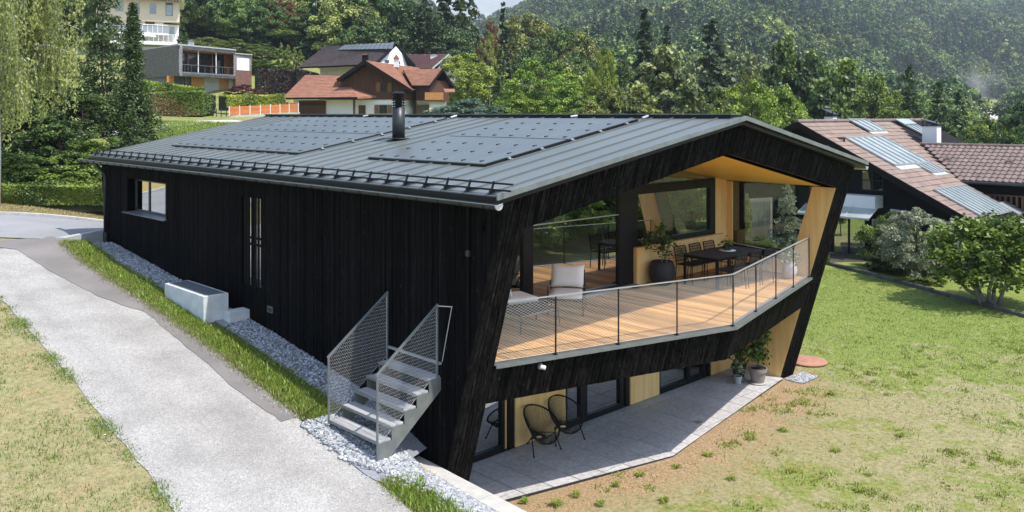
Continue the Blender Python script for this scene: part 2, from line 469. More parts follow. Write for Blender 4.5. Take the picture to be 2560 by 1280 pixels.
def ground(X, Y):
    X = np.asarray(X, float); Y = np.asarray(Y, float)
    a = X * D1[0] + Y * D1[1]; b = X * D2[0] + Y * D2[1]
    wdt = 1.0 + 16 * sstep(a, 25.5, 29)
    s = sstep(b, 7.55, 7.55 + wdt)
    low = -2.795 + .015 * np.sin(X * .5 + Y * .3)
    n = zl(a) * (1 - s) + low * s
    w = sstep(Y, 35, 45) * (Y > 0)
    return n * (1 - w) + far(X, Y) * w
def gz(x, y): return float(ground(np.array([x]), np.array([y]))[0])
def gab(b, a):
    v = b * D2 + a * D1
    return gz(v[0], v[1])

# terrain: one sheet, fine near the camera, coarse towards the horizon
rad = np.concatenate([np.arange(1.0, 30, .33), np.geomspace(30, 3600, 170)])
ang = np.concatenate([np.linspace(-42, 42, 430, endpoint=False), np.linspace(42, 318, 130, endpoint=False)])
Rg, Ag = np.meshgrid(rad, np.radians(ang), indexing='ij')
X = Rg * np.sin(Ag); Y = Rg * np.cos(Ag)
Z = ground(X, Y)
back = sstep(-Y, 10, 400) * 25
Z = Z + np.where(Y < 0, back, 0)
nr, na = X.shape
idx = np.arange(nr * na).reshape(nr, na)
q = np.stack([idx[:-1, :], np.roll(idx, -1, 1)[:-1, :], np.roll(idx, -1, 1)[1:, :], idx[1:, :]], -1).reshape(-1, 4)
q = q[:, ::-1]
V = np.stack([X, Y, Z], -1).reshape(-1, 3)
a_ = (X * D1[0] + Y * D1[1]).ravel(); b_ = (X * D2[0] + Y * D2[1]).ravel(); Yf = Y.ravel(); Xf = X.ravel()
lawn_near = (b_ > 8.9) & (Yf < 45)
prow_d = np.maximum(0, np.hypot((b_ - 15.5) * .75, a_ - 10.5) - 3.2)
rim = 10.42 + np.where(b_ < 14.5, .232 * (14.5 - b_), .17 * (b_ - 14.5))
dr_ = np.maximum(0, rim - a_) + np.maximum(0, b_ - 21.3) * 1.3
soil = np.where(lawn_near, np.exp(-(dr_ / 1.25) ** 2) * .62 + .20 * np.exp(-(dr_ / 4.2) ** 2), 0)
soil = np.maximum(soil, np.where(lawn_near, .12 * (1 - sstep(Yf + .35 * Xf, 17, 25)), 0))
green = np.where(lawn_near, .36 + .5 * sstep(Yf + .10 * Xf, 19, 33), 0)
green = np.where((b_ < 8.9) & (Yf < 31), .06, green)
green = np.where((Yf > 40), .5, green)
soil = np.where((b_ < 6) & (Yf < 26), .20, soil)
gold = np.where((Yf > 29.5) & (Yf < 37) & (Xf < 0) & (b_ < 16), 1.0, 0)

def lawn_mat():
    m, nt, p, out = newmat('lawn')
    v = coords(nt)
    def attr(n):
        at = nt.nodes.new('ShaderNodeAttribute'); at.attribute_name = n; return at.outputs['Fac']
    big = noise(nt, v, .55, 6, .6); fine = noise(nt, v, 9.0, 6, .7); mid = noise(nt, v, 2.2, 5, .6)
    dry = ramp(nt, fine, [(.3, (.19, .168, .078)), (.7, (.38, .345, .185))]).outputs[0]
    grn = ramp(nt, fine, [(.3, (.115, .150, .030)), (.7, (.265, .305, .080))]).outputs[0]
    spk = noise(nt, v, 26, 4, .75)
    sol = ramp(nt, spk, [(.30, (.15, .09, .045)), (.5, (.34, .23, .125)), (.70, (.54, .42, .28))]).outputs[0]
    gld = ramp(nt, fine, [(.3, (.30, .22, .075)), (.7, (.50, .38, .15))]).outputs[0]
    f = math_(nt, 'ADD', attr('green'), math_(nt, 'MULTIPLY', math_(nt, 'SUBTRACT', math_(nt, 'ADD', math_(nt, 'MULTIPLY', big, .6), math_(nt, 'MULTIPLY', mid, .4)), .5), 2.6))
    fg = ramp(nt, f, [(.34, (0, 0, 0)), (.56, (1, 1, 1))]).outputs[0]
    c = mixc(nt, fg, dry, grn)
    s = math_(nt, 'ADD', attr('soil'), math_(nt, 'MULTIPLY', math_(nt, 'SUBTRACT', math_(nt, 'ADD', math_(nt, 'MULTIPLY', mid, .5), math_(nt, 'MULTIPLY', fine, .5)), .5), 3.0))
    fs = ramp(nt, s, [(.22, (0, 0, 0)), (.72, (1, 1, 1))]).outputs[0]
    c = mixc(nt, fs, c, sol)
    c = mixc(nt, attr('gold'), c, gld)
    nt.links.new(c, p.inputs['Base Color'])
    p.inputs['Roughness'].default_value = .95; p.inputs['Specular IOR Level'].default_value = .1
    b = nt.nodes.new('ShaderNodeBump'); b.inputs['Strength'].default_value = .8; b.inputs['Distance'].default_value = .05
    nb = noise(nt, v, 14, 5, .7); nt.links.new(nb, b.inputs['Height']); nt.links.new(b.outputs[0], p.inputs['Normal'])
    return m
M['lawn'] = lawn_mat()
np_mesh('ground', V, q, M['lawn'], attrs={'soil': ('POINT', soil), 'green': ('POINT', green), 'gold': ('POINT', gold)}, smooth=True,
        kind='structure')

def sheet_ab(name, mt, bfun, avals, nb, zf, kind='structure', jit=0.0, seed=1):
    """a sheet in house coordinates between two edge functions of a, laid on a height function"""
    r = np.random.default_rng(seed)
    av = np.asarray(avals); V = []
    for a in av:
        b0, b1 = bfun(a)
        b0 += r.normal() * jit; b1 += r.normal() * jit
        for t in np.linspace(0, 1, nb + 1):
            b = b0 + (b1 - b0) * t
            w = b * D2 + a * D1
            V.append((w[0], w[1], zf(b, a)))
    n = nb + 1
    F = [(i * n + j, i * n + j + 1, (i + 1) * n + j + 1, (i + 1) * n + j) for i in range(len(av) - 1) for j in range(nb)]
    return np_mesh(name, V, F, mt, kind=kind, smooth=True)

# driveway gravel, asphalt strip, street
def drive_mat():
    m, nt, p, out = newmat('pale_gravel_surface')
    v = coords(nt)
    fine = noise(nt, v, 30, 4, .8); vor = nt.nodes.new('ShaderNodeTexVoronoi'); vor.inputs['Scale'].default_value = 42
    nt.links.new(v, vor.inputs['Vector'])
    c = ramp(nt, vor.outputs['Color'], [(.1, (.25, .238, .222)), (.5, (.345, .330, .310)), (.9, (.48, .462, .437))]).outputs[0]
    big = noise(nt, coords(nt, (1, 1, 1)), .8, 6, .6)
    st = ramp(nt, big, [(.42, (1.06, 1.05, 1.04)), (.66, (.70, .68, .655))]).outputs[0]
    c = mixc(nt, 1.0, c, st, 'MULTIPLY')
    sx = nt.nodes.new('ShaderNodeSeparateXYZ'); nt.links.new(coords(nt, (1, 1, 1), TH), sx.inputs[0])
    tb = math_(nt, 'MULTIPLY_ADD', sx.outputs[0], .4); tb.node.inputs[2].default_value = -2.0
    wob = math_(nt, 'MULTIPLY_ADD', big, .25); wob.node.inputs[2].default_value = -.125
    tr_ = ramp(nt, math_(nt, 'ADD', tb, wob), [(.10, (1, 1, 1)), (.26, (.83, .825, .815)), (.40, (1, 1, 1)), (.58, (1.0, 1.0, 1.0)), (.74, (.84, .835, .825)), (.88, (1, 1, 1))]).outputs[0]
    c = mixc(nt, 1.0, c, tr_, 'MULTIPLY')
    c = mixc(nt, .35, c, ramp(nt, fine, [(.3, (.27, .262, .25)), (.7, (.50, .49, .47))]).outputs[0])
    nt.links.new(c, p.inputs['Base Color']); p.inputs['Roughness'].default_value = .95
    b = nt.nodes.new('ShaderNodeBump'); b.inputs['Strength'].default_value = .7; b.inputs['Distance'].default_value = .02
    nt.links.new(vor.outputs['Distance'], b.inputs['Height']); nt.links.new(b.outputs[0], p.inputs['Normal'])
    return m
M['drive'] = drive_mat()
M['asphalt'] = mat('worn_asphalt', (.21, .194, .182), (.162, .15, .141), sc=.9, rough=.9, bump=.25, bsc=70, detail=9)
M['street'] = mat('street_asphalt', (.29, .288, .292), (.235, .234, .238), sc=.5, rough=.9, bump=.2, bsc=60, detail=9)
M['curbstone'] = mat('kerb_stone', (.50, .48, .44), (.40, .38, .35), sc=5, rough=.9)
def left_edge(a): return float(np.interp(a, [5, 9, 11.59, 12.83, 14.5, 16.4, 19.4, 20.7, 21.96, 24, 26], [4.6, 4.75, 4.82, 4.93, 4.97, 5.05, 5.14, 5.19, 5.22, 4.5, 3.6])) + .015 * math.sin(a * 5.1)
def mid_edge(a):
    return float(np.interp(a, [5, 13.5, 14.7, 15.7, 17.0, 18.4, 19.45, 19.98, 21.02, 22.77, 24.24, 25.3, 25.9, 26.1], [7.3, 7.3, 7.25, 7.31, 7.34, 7.41, 7.47, 7.24, 7.02, 6.87, 6.73, 6.6, 6.55, 6.2]))
def right_edge(a): return float(np.interp(a, [5, 9.9, 10.5, 12.5, 13.2, 15.2, 16.5, 20, 24, 26.2], [7.4, 7.5, 7.56, 7.52, 7.6, 7.64, 7.72, 7.74, 7.82, 7.82]))
av = np.concatenate([np.arange(5, 26.0, .3), [26.05]])
sheet_ab('driveway', M['drive'], lambda a: (left_edge(a), right_edge(a) if a < 13.3 else mid_edge(a) + .04), av, 10, lambda b, a: gab(min(b, 7.5), a) + .012, seed=3, jit=.008)
sheet_ab('asphalt_path', M['asphalt'], lambda a: (mid_edge(a) - .02, right_edge(a)), np.linspace(13.15, 27.2, 60), 4, lambda b, a: gab(min(b, 7.5), a) + .022, seed=4, jit=.01)
def poly_sheet(name, mt, xs, yf, ny, dz, **kw):
    V = []; 
    for x in xs:
        y0, y1 = yf(x)
        for t in np.linspace(0, 1, ny + 1):
            y = y0 + (y1 - y0) * t; V.append((x, y, gz(x, y) + dz))
    n = ny + 1
    F = [(i * n + j, (i + 1) * n + j, (i + 1) * n + j + 1, i * n + j + 1) for i in range(len(xs) - 1) for j in range(ny)]
    return np_mesh(name, V, F, mt, smooth=True, **kw)
def st_far(x): return 30.0 + .012 * max(0, -x - 18) ** 2 * .6
def st_near(x):
    return 24.55 - (.02 * (x + 14) ** 2 if x < -14 else 0) * .4
poly_sheet('street', M['street'], np.linspace(-46, -8.2, 60), lambda x: (st_near(x), st_far(x)), 12, .03, kind='structure')
# the kerb along the far side of the street: one stone per metre
kerb = thingL('street_kerb', 'pale stone kerb along the far edge of the grey street', 'kerb', (-18, 30, gz(-18, 30)))
for i in range(37):
    x0 = -45 + i * 1.0
    mb = MB(); y0 = st_far(x0) + .01; y1 = st_far(x0 + .98) + .01; z0 = gz(x0, y0); z1 = gz(x0 + .98, y1)
    o = (-18, 30, gz(-18, 30))
    mb.hexa([(x0 + 18, y0 - 30, z0 - .2 - o[2]), (x0 + .98 + 18, y1 - 30, z1 - .2 - o[2]), (x0 + .98 + 18, y1 + .16 - 30, z1 - .2 - o[2]), (x0 + 18, y0 + .16 - 30, z0 - .2 - o[2]),
             (x0 + 18, y0 - 30, z0 + .12 - o[2]), (x0 + .98 + 18, y1 - 30, z1 + .12 - o[2]), (x0 + .98 + 18, y1 + .16 - 30, z1 + .12 - o[2]), (x0 + 18, y0 + .16 - 30, z0 + .12 - o[2])])
    mb.build('kerb_stone', M['curbstone'], kerb)
# the strip between the asphalt and the wall: grass, then stones
def zside(b, a):
    t = float(sstep(np.array(b), 8.0, 9.0))
    return float(zl(a)) * (1 - t) + float(zw(a)) * t + .02
sheet_ab('grass_verge', mat('verge_soil', (.075, .09, .03), (.12, .12, .05), sc=12, rough=1), lambda a: (7.35, 8.46), np.arange(5, 26.3, .25), 8, lambda b, a: zside(b, a) - .02 - .25 * float(sstep(np.array(7.7 - b), 0, .35)))
sheet_ab('gravel_bed', mat('gravel_bed', (.30, .31, .33), (.20, .21, .23), sc=40, rough=1, bump=.6), lambda a: (8.42 - (.95 if a < 12.9 else 0) * (1 - .55 * float(sstep(np.array(11.0 - a), 0, 1.2))), 9.2 if a > 11.6 else 8.7), np.concatenate([np.arange(5, 12.9, .2), np.arange(12.9, 26.4, .3)]), 6, lambda b, a: zside(b, a) + .006)
# soil and golden verge behind the street are part of the ground sheet

# ------------------------------------------------------------------ THE BLACK HOUSE
B0, BI0, BI1, B1 = 9.126, 9.74, 20.82, 21.50
BM = 15.30
def FA(b, z): return 10.554 + .0141 * (b - B0) - .30 * z
def BA(b, z): return 26.63 + .205 * z + (b - B0) * .12
def zroof(b): return 4.06 - .18 * abs(b - BM)
def zceil(b): return 3.325 - .184 * abs(b - BM)
def prow(b): return 9.24 + (.256 * (14.9 - b) if b < 14.9 else .25 * (b - 14.9))
house = thingH('timber_house', 'black timber house with anthracite metal roof, oak lined balcony and leaning side walls', 'house', BM, 18.0, -2.8)

# body of the walls
mb = MB()
def wall_left(a0, a1, z0, z1, slant0=False, slant1=False):
    A = [(FA(B0, z) + .03 if slant0 else a0) for z in (z0, z1)]
    Bq = [(BA(B0, z) if slant1 else a1) for z in (z0, z1)]
    x0, x1 = B0 + .028, BI0 - .01
    mb.hexa([(x0, A[0], z0), (x1, A[0], z0), (x1, Bq[0], z0), (x0, Bq[0], z0), (x0, A[1], z1), (x1, A[1], z1), (x1, Bq[1], z1), (x0, Bq[1], z1)])
ZT = 2.74
wall_left(0, 17.36, -3.0, ZT, slant0=True)
wall_left(17.36, 18.16, -3.0, .36); wall_left(17.36, 18.16, 2.29, ZT)
wall_left(18.16, 22.42, -3.0, ZT)
wall_left(22.42, 25.0, -3.0, 1.40); wall_left(22.42, 25.0, 2.34, ZT)
wall_left(25.0, 0, -3.0, ZT, slant1=True)
# right wall: fin in front, sill wall under the side glass, back part
def wr(pts):   # polygon in (a, z)
    mb.slab([(BI1 + .03, a, z) for a, z in pts], (B1 - .03 - BI1 - .03, 0, 0))
wr([(FA(B1, -3.0) + .03, -3.0), (FA(B1, ZT) + .03, ZT), (FA(B1, ZT) + .62, ZT), (FA(B1, -3.0) + .62, -3.0)])
wr([(FA(B1, -3.0) + .63, -3.0), (FA(B1, .45) + .63, .45), (13.0, .56), (13.0, -3.0)])
wr([(13.0, -3.0), (13.0, .56), (13.0, ZT), (13.75, ZT), (13.75, -3.0)])
wr([(13.75, -3.0), (13.75, .9), (17.6, .9), (17.6, -3.0)])
wr([(13.75, 2.3), (13.75, ZT), (17.6, ZT), (17.6, 2.3)])
wr([(17.6, -3.0), (17.6, ZT), (BA(B1, ZT), ZT), (BA(B1, -3.0), -3.0)])
wr([(FA(B1, 2.29) + .62, 2.30), (FA(B1, ZT) + .62, ZT), (13.0, ZT), (13.0, 2.30)])
# back wall
mb.slab([(BI0, BA(BI0, -3), -3.0), (BI1, BA(BI1, -3), -3.0), (BI1, BA(BI1, ZT), ZT), (BM, BA(BM, 3.9), 3.85), (BI0, BA(BI0, ZT), ZT)], (0, -.3, 0))
mb.build('wall', M['char_body'], house)

# gable infill between the roof and the soffit
mb = MB()
pts = [(B0, 2.74), (B0, 2.29), (BI0, 2.29), (BM, zceil(BM)), (BI1, 2.29), (B1, 2.29), (B1, 2.74), (BM, zroof(BM) - .13)]
fr = [(b, FA(b, z) + .033, z) for b, z in pts]
bk = [(b, FA(b, z) + .33, z) for b, z in pts]
n = len(pts)
mb.add(fr + bk, [tuple(range(n)), tuple(range(2 * n - 1, n - 1, -1))] + [((i + 1) % n, i, n + i, n + (i + 1) % n) for i in range(n)])
mb.build('gable_core', M['char_body'], house)

# ceiling of oak over the terrace, and the roof body
mb = MB()
for s in (0, 1):
    b0 = BI0 if s == 0 else BI1
    fa = lambda b: FA(b, zceil(b)) + .02
    p = [(b0, fa(b0), zceil(b0)), (BM, fa(BM), zceil(BM)), (BM, 13.3, zceil(BM)), (b0, 13.3, zceil(b0))]
    mb.slab(p if s else p[::-1], (0, 0, .04))
mb.build('oak_ceiling', M['oakceil'], house)
mb = MB()
for s in (-1, 1):
    be = BM - s * 6.46
    p = [(be, FA(be, 2.9) - .13, zroof(be) - .14), (BM, FA(BM, 4.0) - .13, zroof(BM) - .14), (BM, BA(BM, 3.9) + .9, zroof(BM) - .14), (be, BA(be, 2.8) + .1, zroof(be) - .14)]
    mb.slab(p if s < 0 else p[::-1], (0, 0, .10))
roofp = mb.build('roof', M['blackmetal'], house)

# sheet bays of the roof: one object per bay, seam along its upper edge
def front_a(b): return FA(b, zroof(b)) - .17
def back_a(b): return 27.15 + (min(b, 2 * BM - b) - 8.85) * .21
PITCH = .54
s0 = 9.80
nbay = 36
def bay(k, side, beave, roofz):
    """bay k between a-lines, clipped by the sloping front and back edges"""
    a0 = s0 + (k - 1) * PITCH; a1 = a0 + PITCH - .032
    bs = [beave, (beave + BM) / 2, BM]
    mb = MB()
    lo, hi = [], []
    for b in bs:
        lo.append((b, min(max(a0, front_a(b)), back_a(b))))
        hi.append((b, min(max(a1, front_a(b)), back_a(b))))
    for i in range(2):
        (b0, l0), (b1, l1) = lo[i], lo[i + 1]; (_, h0), (_, h1) = hi[i], hi[i + 1]
        if h0 - l0 < .004 and h1 - l1 < .004: continue
        z0, z1 = zroof(b0), zroof(b1)
        P = [(b0, l0, z0 - .035), (b1, l1, z1 - .035), (b1, h1, z1 - .035), (b0, h0, z0 - .035),
             (b0, l0, z0), (b1, l1, z1), (b1, h1, z1), (b0, h0, z0)]
        mb.hexa(P)
    if mb.v and front_a(beave) < a1 < back_a(beave) - .02 or (mb.v and k > 5 and a1 < back_a(BM) - .1):
        pb = beave if a1 < back_a(beave) else beave + (a1 - back_a(beave)) / .21 * 1.02
        if side < 0: pass
        z0, z1 = zroof(pb), zroof(BM)
        if abs(BM - pb) > .3:
            mb.bar((pb, a1 + .024, z0 + .010), (BM, a1 + .024, z1 + .010), .015, .036)
    return mb
for k in range(0, nbay):
    m_ = bay(k, 1, 8.84, None)
    if m_.v: m_.build('roof_sheet', M['roofmetal'], roofp)
mb = MB()
be = 21.76
p = [(BM, front_a(BM), zroof(BM) - .03), (be, front_a(be), zroof(be) - .03), (be, back_a(be), zroof(be) - .03), (BM, back_a(BM), zroof(BM) - .03)]
mb.slab(p, (0, 0, .03)); mb.build('roof_sheet', M['roofmetal'], roofp, label='plain far slope of the metal roof')
# verge trim, ridge cap, eave fascia
mb = MB()
for b0, b1 in ((8.80, BM), (BM, 21.80)):
    for b_s, b_e in ((b0, b1),):
        mb.bar((b_s, front_a(b_s) - .012, zroof(b_s) - .012), (b_e, front_a(b_e) - .012, zroof(b_e) - .012), .03, .085)
mb.build('verge_trim', M['greymetal'], roofp)
mb = MB(); mb.bar((8.80, back_a(8.8) + .01, zroof(8.8) - .01), (BM, back_a(BM) + .01, zroof(BM) - .01), .03, .08)
mb.build('verge_trim', M['roofmetal'], roofp)
mb = MB()
mb.box(BM - .17, BM + .17, front_a(BM) + .22, back_a(BM) + .05, zroof(BM) + .055, zroof(BM) + .075)
mb.build('ridge_cap', M['roofmetal'], roofp)
mb = MB()
mb.box(BM - .13, BM + .13, front_a(BM) + .26, back_a(BM) + .02, zroof(BM) - .03, zroof(BM) + .052)
mb.build('ridge_vent', M['blackmetal'], roofp)
mb = MB(); mb.box(8.80, 8.838, front_a(8.84) + .03, back_a(8.84) - .05, zroof(8.84) - .16, zroof(8.84) - .012)
mb.build('eave_fascia', M['blackmetal'], roofp)
# gutter: half round, with end cap and brackets
mb = MB()
gb, gzz, gr = 8.715, 2.79, .078
na_ = 9
ys = [9.37, 27.75]
prof = [(gb + gr * math.cos(math.pi + math.pi * k / (na_ - 1)), gzz + gr * math.sin(math.pi + math.pi * k / (na_ - 1))) for k in range(na_)]
inn = [(gb + (gr - .006) * math.cos(math.pi + math.pi * k / (na_ - 1)), gzz + (gr - .006) * math.sin(math.pi + math.pi * k / (na_ - 1))) for k in range(na_)]
vs = [(x, y, z) for y in ys for x, z in prof] + [(x, y, z) for y in ys for x, z in inn]
fs = [(i, i + 1, na_ + i + 1, na_ + i) for i in range(na_ - 1)] + [(2 * na_ + i + 1, 2 * na_ + i, 3 * na_ + i, 3 * na_ + i + 1) for i in range(na_ - 1)]
fs += [(0, na_, 3 * na_, 2 * na_), (na_ - 1, 3 * na_ - 1, 4 * na_ - 1, 2 * na_ - 1)]
mb.add(vs, fs)
gut = mb.build('gutter', M['darkmetal'], roofp, smooth=False)
mb = MB(); mb.slab([(x, 9.355, z) for x, z in prof], (0, .014, 0)); mb.build('gutter_end_cap', M['zinc'], gut) if False else mb.build('gutter_end_cap', M['zinc'], roofp)
mb = MB(); mb.tube([(x - (.004 if i == 0 else 0), 9.36, z) for i, (x, z) in enumerate(prof)], .007, 4); mb.tube([(gb - gr - .01, 9.3, gzz), (gb + gr + .02, 9.38, gzz + .012)], .007, 4); mb.build('gutter_rim', M['zinc'], roofp)
mb = MB(); mb.tube([(gb - gr, 9.37, gzz), (gb - gr, 27.75, gzz)], .008, 5); mb.build('gutter_bead', M['greymetal'], roofp)
for k in range(34):
    a = 9.62 + k * PITCH
    if k == 0: 
        mb = MB(); mb.tube([(x * 1.0 + (x - gb) * .06, a, z - .004) for x, z in prof], .007, 4); gbk = mb.build('gutter_bracket', M['blackmetal'], roofp)
    else:
        c = gbk.copy(); col.objects.link(c); c.location = (0, k * PITCH, 0)
# right hand gutter end seen past the gable
mb = MB(); pr = [(21.9 + .07 * math.cos(math.pi + math.pi * k / 8), 2.79 + .085 * math.sin(math.pi + math.pi * k / 8)) for k in range(9)]
mb.slab([(x, 9.75, z) for x, z in pr], (0, 17, 0)); mb.build('gutter', M['zinc'], roofp, label='pale gutter end past the right gable corner')
# down pipe
mb = MB(); mb.tube([(8.72, 26.5, 2.74), (8.80, 26.5, 2.60), (8.98, 26.5, 2.42), (9.02, 26.5, 2.3), (9.02, 26.5, .68)], .052, 8)
mb.build('downpipe', M['darkmetal'], house, smooth=True)
mb = MB(); mb.tube([(9.02, 26.5, .70), (9.02, 26.5, .30)], .066, 8); mb.build('downpipe_foot', M['darkmetal'], house)

# snow guard: brackets on each seam with two tubes
sg = MB()
for dz, db in ((.165, .0), (.07, -.045)):
    sg.tube([(8.94 + db, 9.30, zroof(8.94) + dz), (8.94 + db, 27.05, zroof(8.94) + dz)], .0165, 6)
sgo = sg.build('snow_guard', M['blackmetal'], roofp)
mb = MB(); a = 9.72
mb.bar((8.875, a, zroof(8.88) + .01), (8.95, a, zroof(8.94) + .19), .022, .03, up=(1, 0, 0)); pass
mb.box(8.86, 9.14, a - .02, a + .02, zroof(9.0) + .02, zroof(9.0) + .045)
sb0 = mb.build('snow_guard_bracket', M['blackmetal'], roofp)
mb = MB(); mb.box(8.965, 9.05, 9.745, 9.80, zroof(9.0) + .05, zroof(9.0) + .062); sc0 = mb.build('snow_guard_clip', M['zinc'], roofp)
for k in range(1, 33):
    for o in (sb0, sc0):
        c = o.copy(); col.objects.link(c); c.location = (0, k * .5375, 0)

# solar laminates
def panel(a0, b0, w, l):
    mb = MB(); h = .062
    P = [(b0, a0, zroof(b0) + h - .018), (b0 + l, a0, zroof(b0 + l) + h - .018), (b0 + l, a0 + w, zroof(b0 + l) + h - .018), (b0, a0 + w, zroof(b0) + h - .018)]
    mb.slab(P, (0, 0, .018)); return mb
sp0 = panel(11.56, 10.40, .5125, 2.16).build('solar_panel', M['solar'], roofp)
bk = MB()
for tt in (.10, .78, 1.46):
    bb = 10.42 + tt; bk.hexa([(bb, 11.78, zroof(bb) + .0625), (bb + .10, 11.785, zroof(bb + .10) + .0625), (bb + .10, 11.815, zroof(bb + .10) + .0625), (bb, 11.815, zroof(bb) + .0625),
                          (bb, 11.785, zroof(bb) + .080), (bb + .10, 11.785, zroof(bb + .10) + .070), (bb + .10, 11.815, zroof(bb + .10) + .070), (bb, 11.815, zroof(bb) + .080)])
bk0 = bk.build('panel_brackets', M['blackmetal'], roofp, kind='stuff')
ud = MB(); ud.box(10.415, 10.44, 11.56, 12.055, zroof(10.42) + .0, zroof(10.42) + .043); ud0 = ud.build('panel_edge_rail', M['blackmetal'], roofp)
first = True
for base, cnt in ((11.56, 7), (17.94, 14)):
    for k in range(cnt):
        for row in range(2):
            dl = (row * 2.22, base - 11.56 + k * .5175, row * 2.22 * .18)
            for o in ((sp0, bk0, ud0) if row == 0 else (sp0, bk0)):
                if first and dl[1] == 0 and row == 0: continue
                c = o.copy(); col.objects.link(c); c.location = dl
    mb = MB(); a1 = base - .012      # dark side rail with clamps along the right hand edge
    mb.bar((10.4, a1, zroof(10.4) + .026), (14.8, a1, zroof(14.8) + .026), .02, .05)
    mb.build('panel_side_rail', M['blackmetal'], roofp)
    for t in (.55, 1.4, 2.25, 3.1, 3.95):
        mb = MB(); bb = 10.4 + t; mb.box(bb, bb + .05, a1 - .06, a1 + .015, zroof(bb) + .035, zroof(bb) + .07); mb.box(bb - .02, bb + .08, a1 - .11, a1 - .05, zroof(bb) + .03, zroof(bb) + .038)
        mb.build('panel_clamp', M['zinc'], roofp)
    mb = MB(); mb.tube([(14.9, base - .05, zroof(14.9) + .05), (15.1, base - .05, zroof(15.1) + .06)], .03, 6); mb.tube([(15.0, base + cnt * .30, zroof(15.0) + .06), (15.12, base + cnt * .30 - .1, zroof(15.12) + .06)], .03, 6)
    mb.build('cable_sleeve', M['zinc'], roofp)

# flue with louvred cowl
fl = MB(); fb, fa_ = 12.35, 16.75
zb = zroof(fb) - .03
fl.lathe([(.30, .0), (.30, .012)], (fb, fa_, zb + .05), 16)
fl.tube([(fb, fa_, zb), (fb, fa_, zb + .80)], .15, 28)
flue = fl.build('flue_pipe', M['darkmetal'], house, smooth=True)
cw = MB()
for k in range(5):
    z = zb + .82 + k * .062
    cw.lathe([(.165, 0), (.172, .012), (.105, .035)], (fb, fa_, z), 24)
cw.lathe([(.165, 0), (.05, .03)], (fb, fa_, zb + 1.13), 24)
for t in range(4):
    cw.box(fb + .12 * math.cos(t * 1.57 + .6) - .008, fb + .12 * math.cos(t * 1.57 + .6) + .008, fa_ + .12 * math.sin(t * 1.57 + .6) - .008, fa_ + .12 * math.sin(t * 1.57 + .6) + .008, zb + .78, zb + 1.14)
cw.tube([(fb, fa_, zb + .8), (fb, fa_, zb + 1.1)], .085, 16)
cw.build('flue_cowl', M['blackmetal'], flue)

# ---- cladding boards of the front: one object each
nb_ = 0
def board(b0, b1, z00, z01, z10, z11, af, proud):
    """z00/z01 bottom at b0/b1, z10/z11 top; af(b,z) gives the face"""
    mb = MB()
    P = [(b0, af(b0, z00) - proud, z00), (b1, af(b1, z01) - proud, z01), (b1, af(b1, z01) + .03, z01), (b0, af(b0, z00) + .03, z00),
         (b0, af(b0, z10) - proud, z10), (b1, af(b1, z11) - proud, z11), (b1, af(b1, z11) + .03, z11), (b0, af(b0, z10) + .03, z10)]
    return mb.hexa(P)
def gb_(b):   # lower edge of the gable cladding
    return zceil(b)
r_ = random.Random(3)
b = B0
while b < B1 - .03:
    w = r_.choice([.085, .095, .105, .075])
    b1 = min(b + w, B1)
    if b < BI0 <= b1: b1 = BI0
    if b < BI1 <= b1: b1 = BI1
    pr = r_.choice([0, .004, .008])
    fin = b1 <= BI0 + 1e-6 or b >= BI1 - 1e-6
    if b < BM < b1: b1 = BM
    zt0, zt1 = zroof(b) - .155, zroof(b1) - .155
    if fin:
        zb_ = -1.95 - .65 * (b - B0) if b < 12 else -2.83
        bm_ = board(b + .006, b1 - .006, zb_, zb_, zt0, zt1, FA, pr)
    else:
        bm_ = board(b + .006, b1 - .006, gb_(b), gb_(b1), zt0, zt1, FA, pr)
    bm_.build('cladding_board', M['char'], house); nb_ += 1
    b = b1
def pa(b, z): return prow(b) + .30 * (-z)
def bandz(b): return -.70 if b < 15 else -.70 - .12 * (b - 15) / 5.8
b = BI0
while b < BI1 - .03:
    b1 = min(b + r_.choice([.085, .095, .105, .075]), BI1)
    if b < 14.9 < b1: b1 = 14.9
    if nb_ < 300:
        board(b + .006, b1 - .006, bandz(b), bandz(b1), -.075, -.075, pa, r_.choice([0, .004, .008])).build('cladding_board', M['char'], house); nb_ += 1
    b = b1
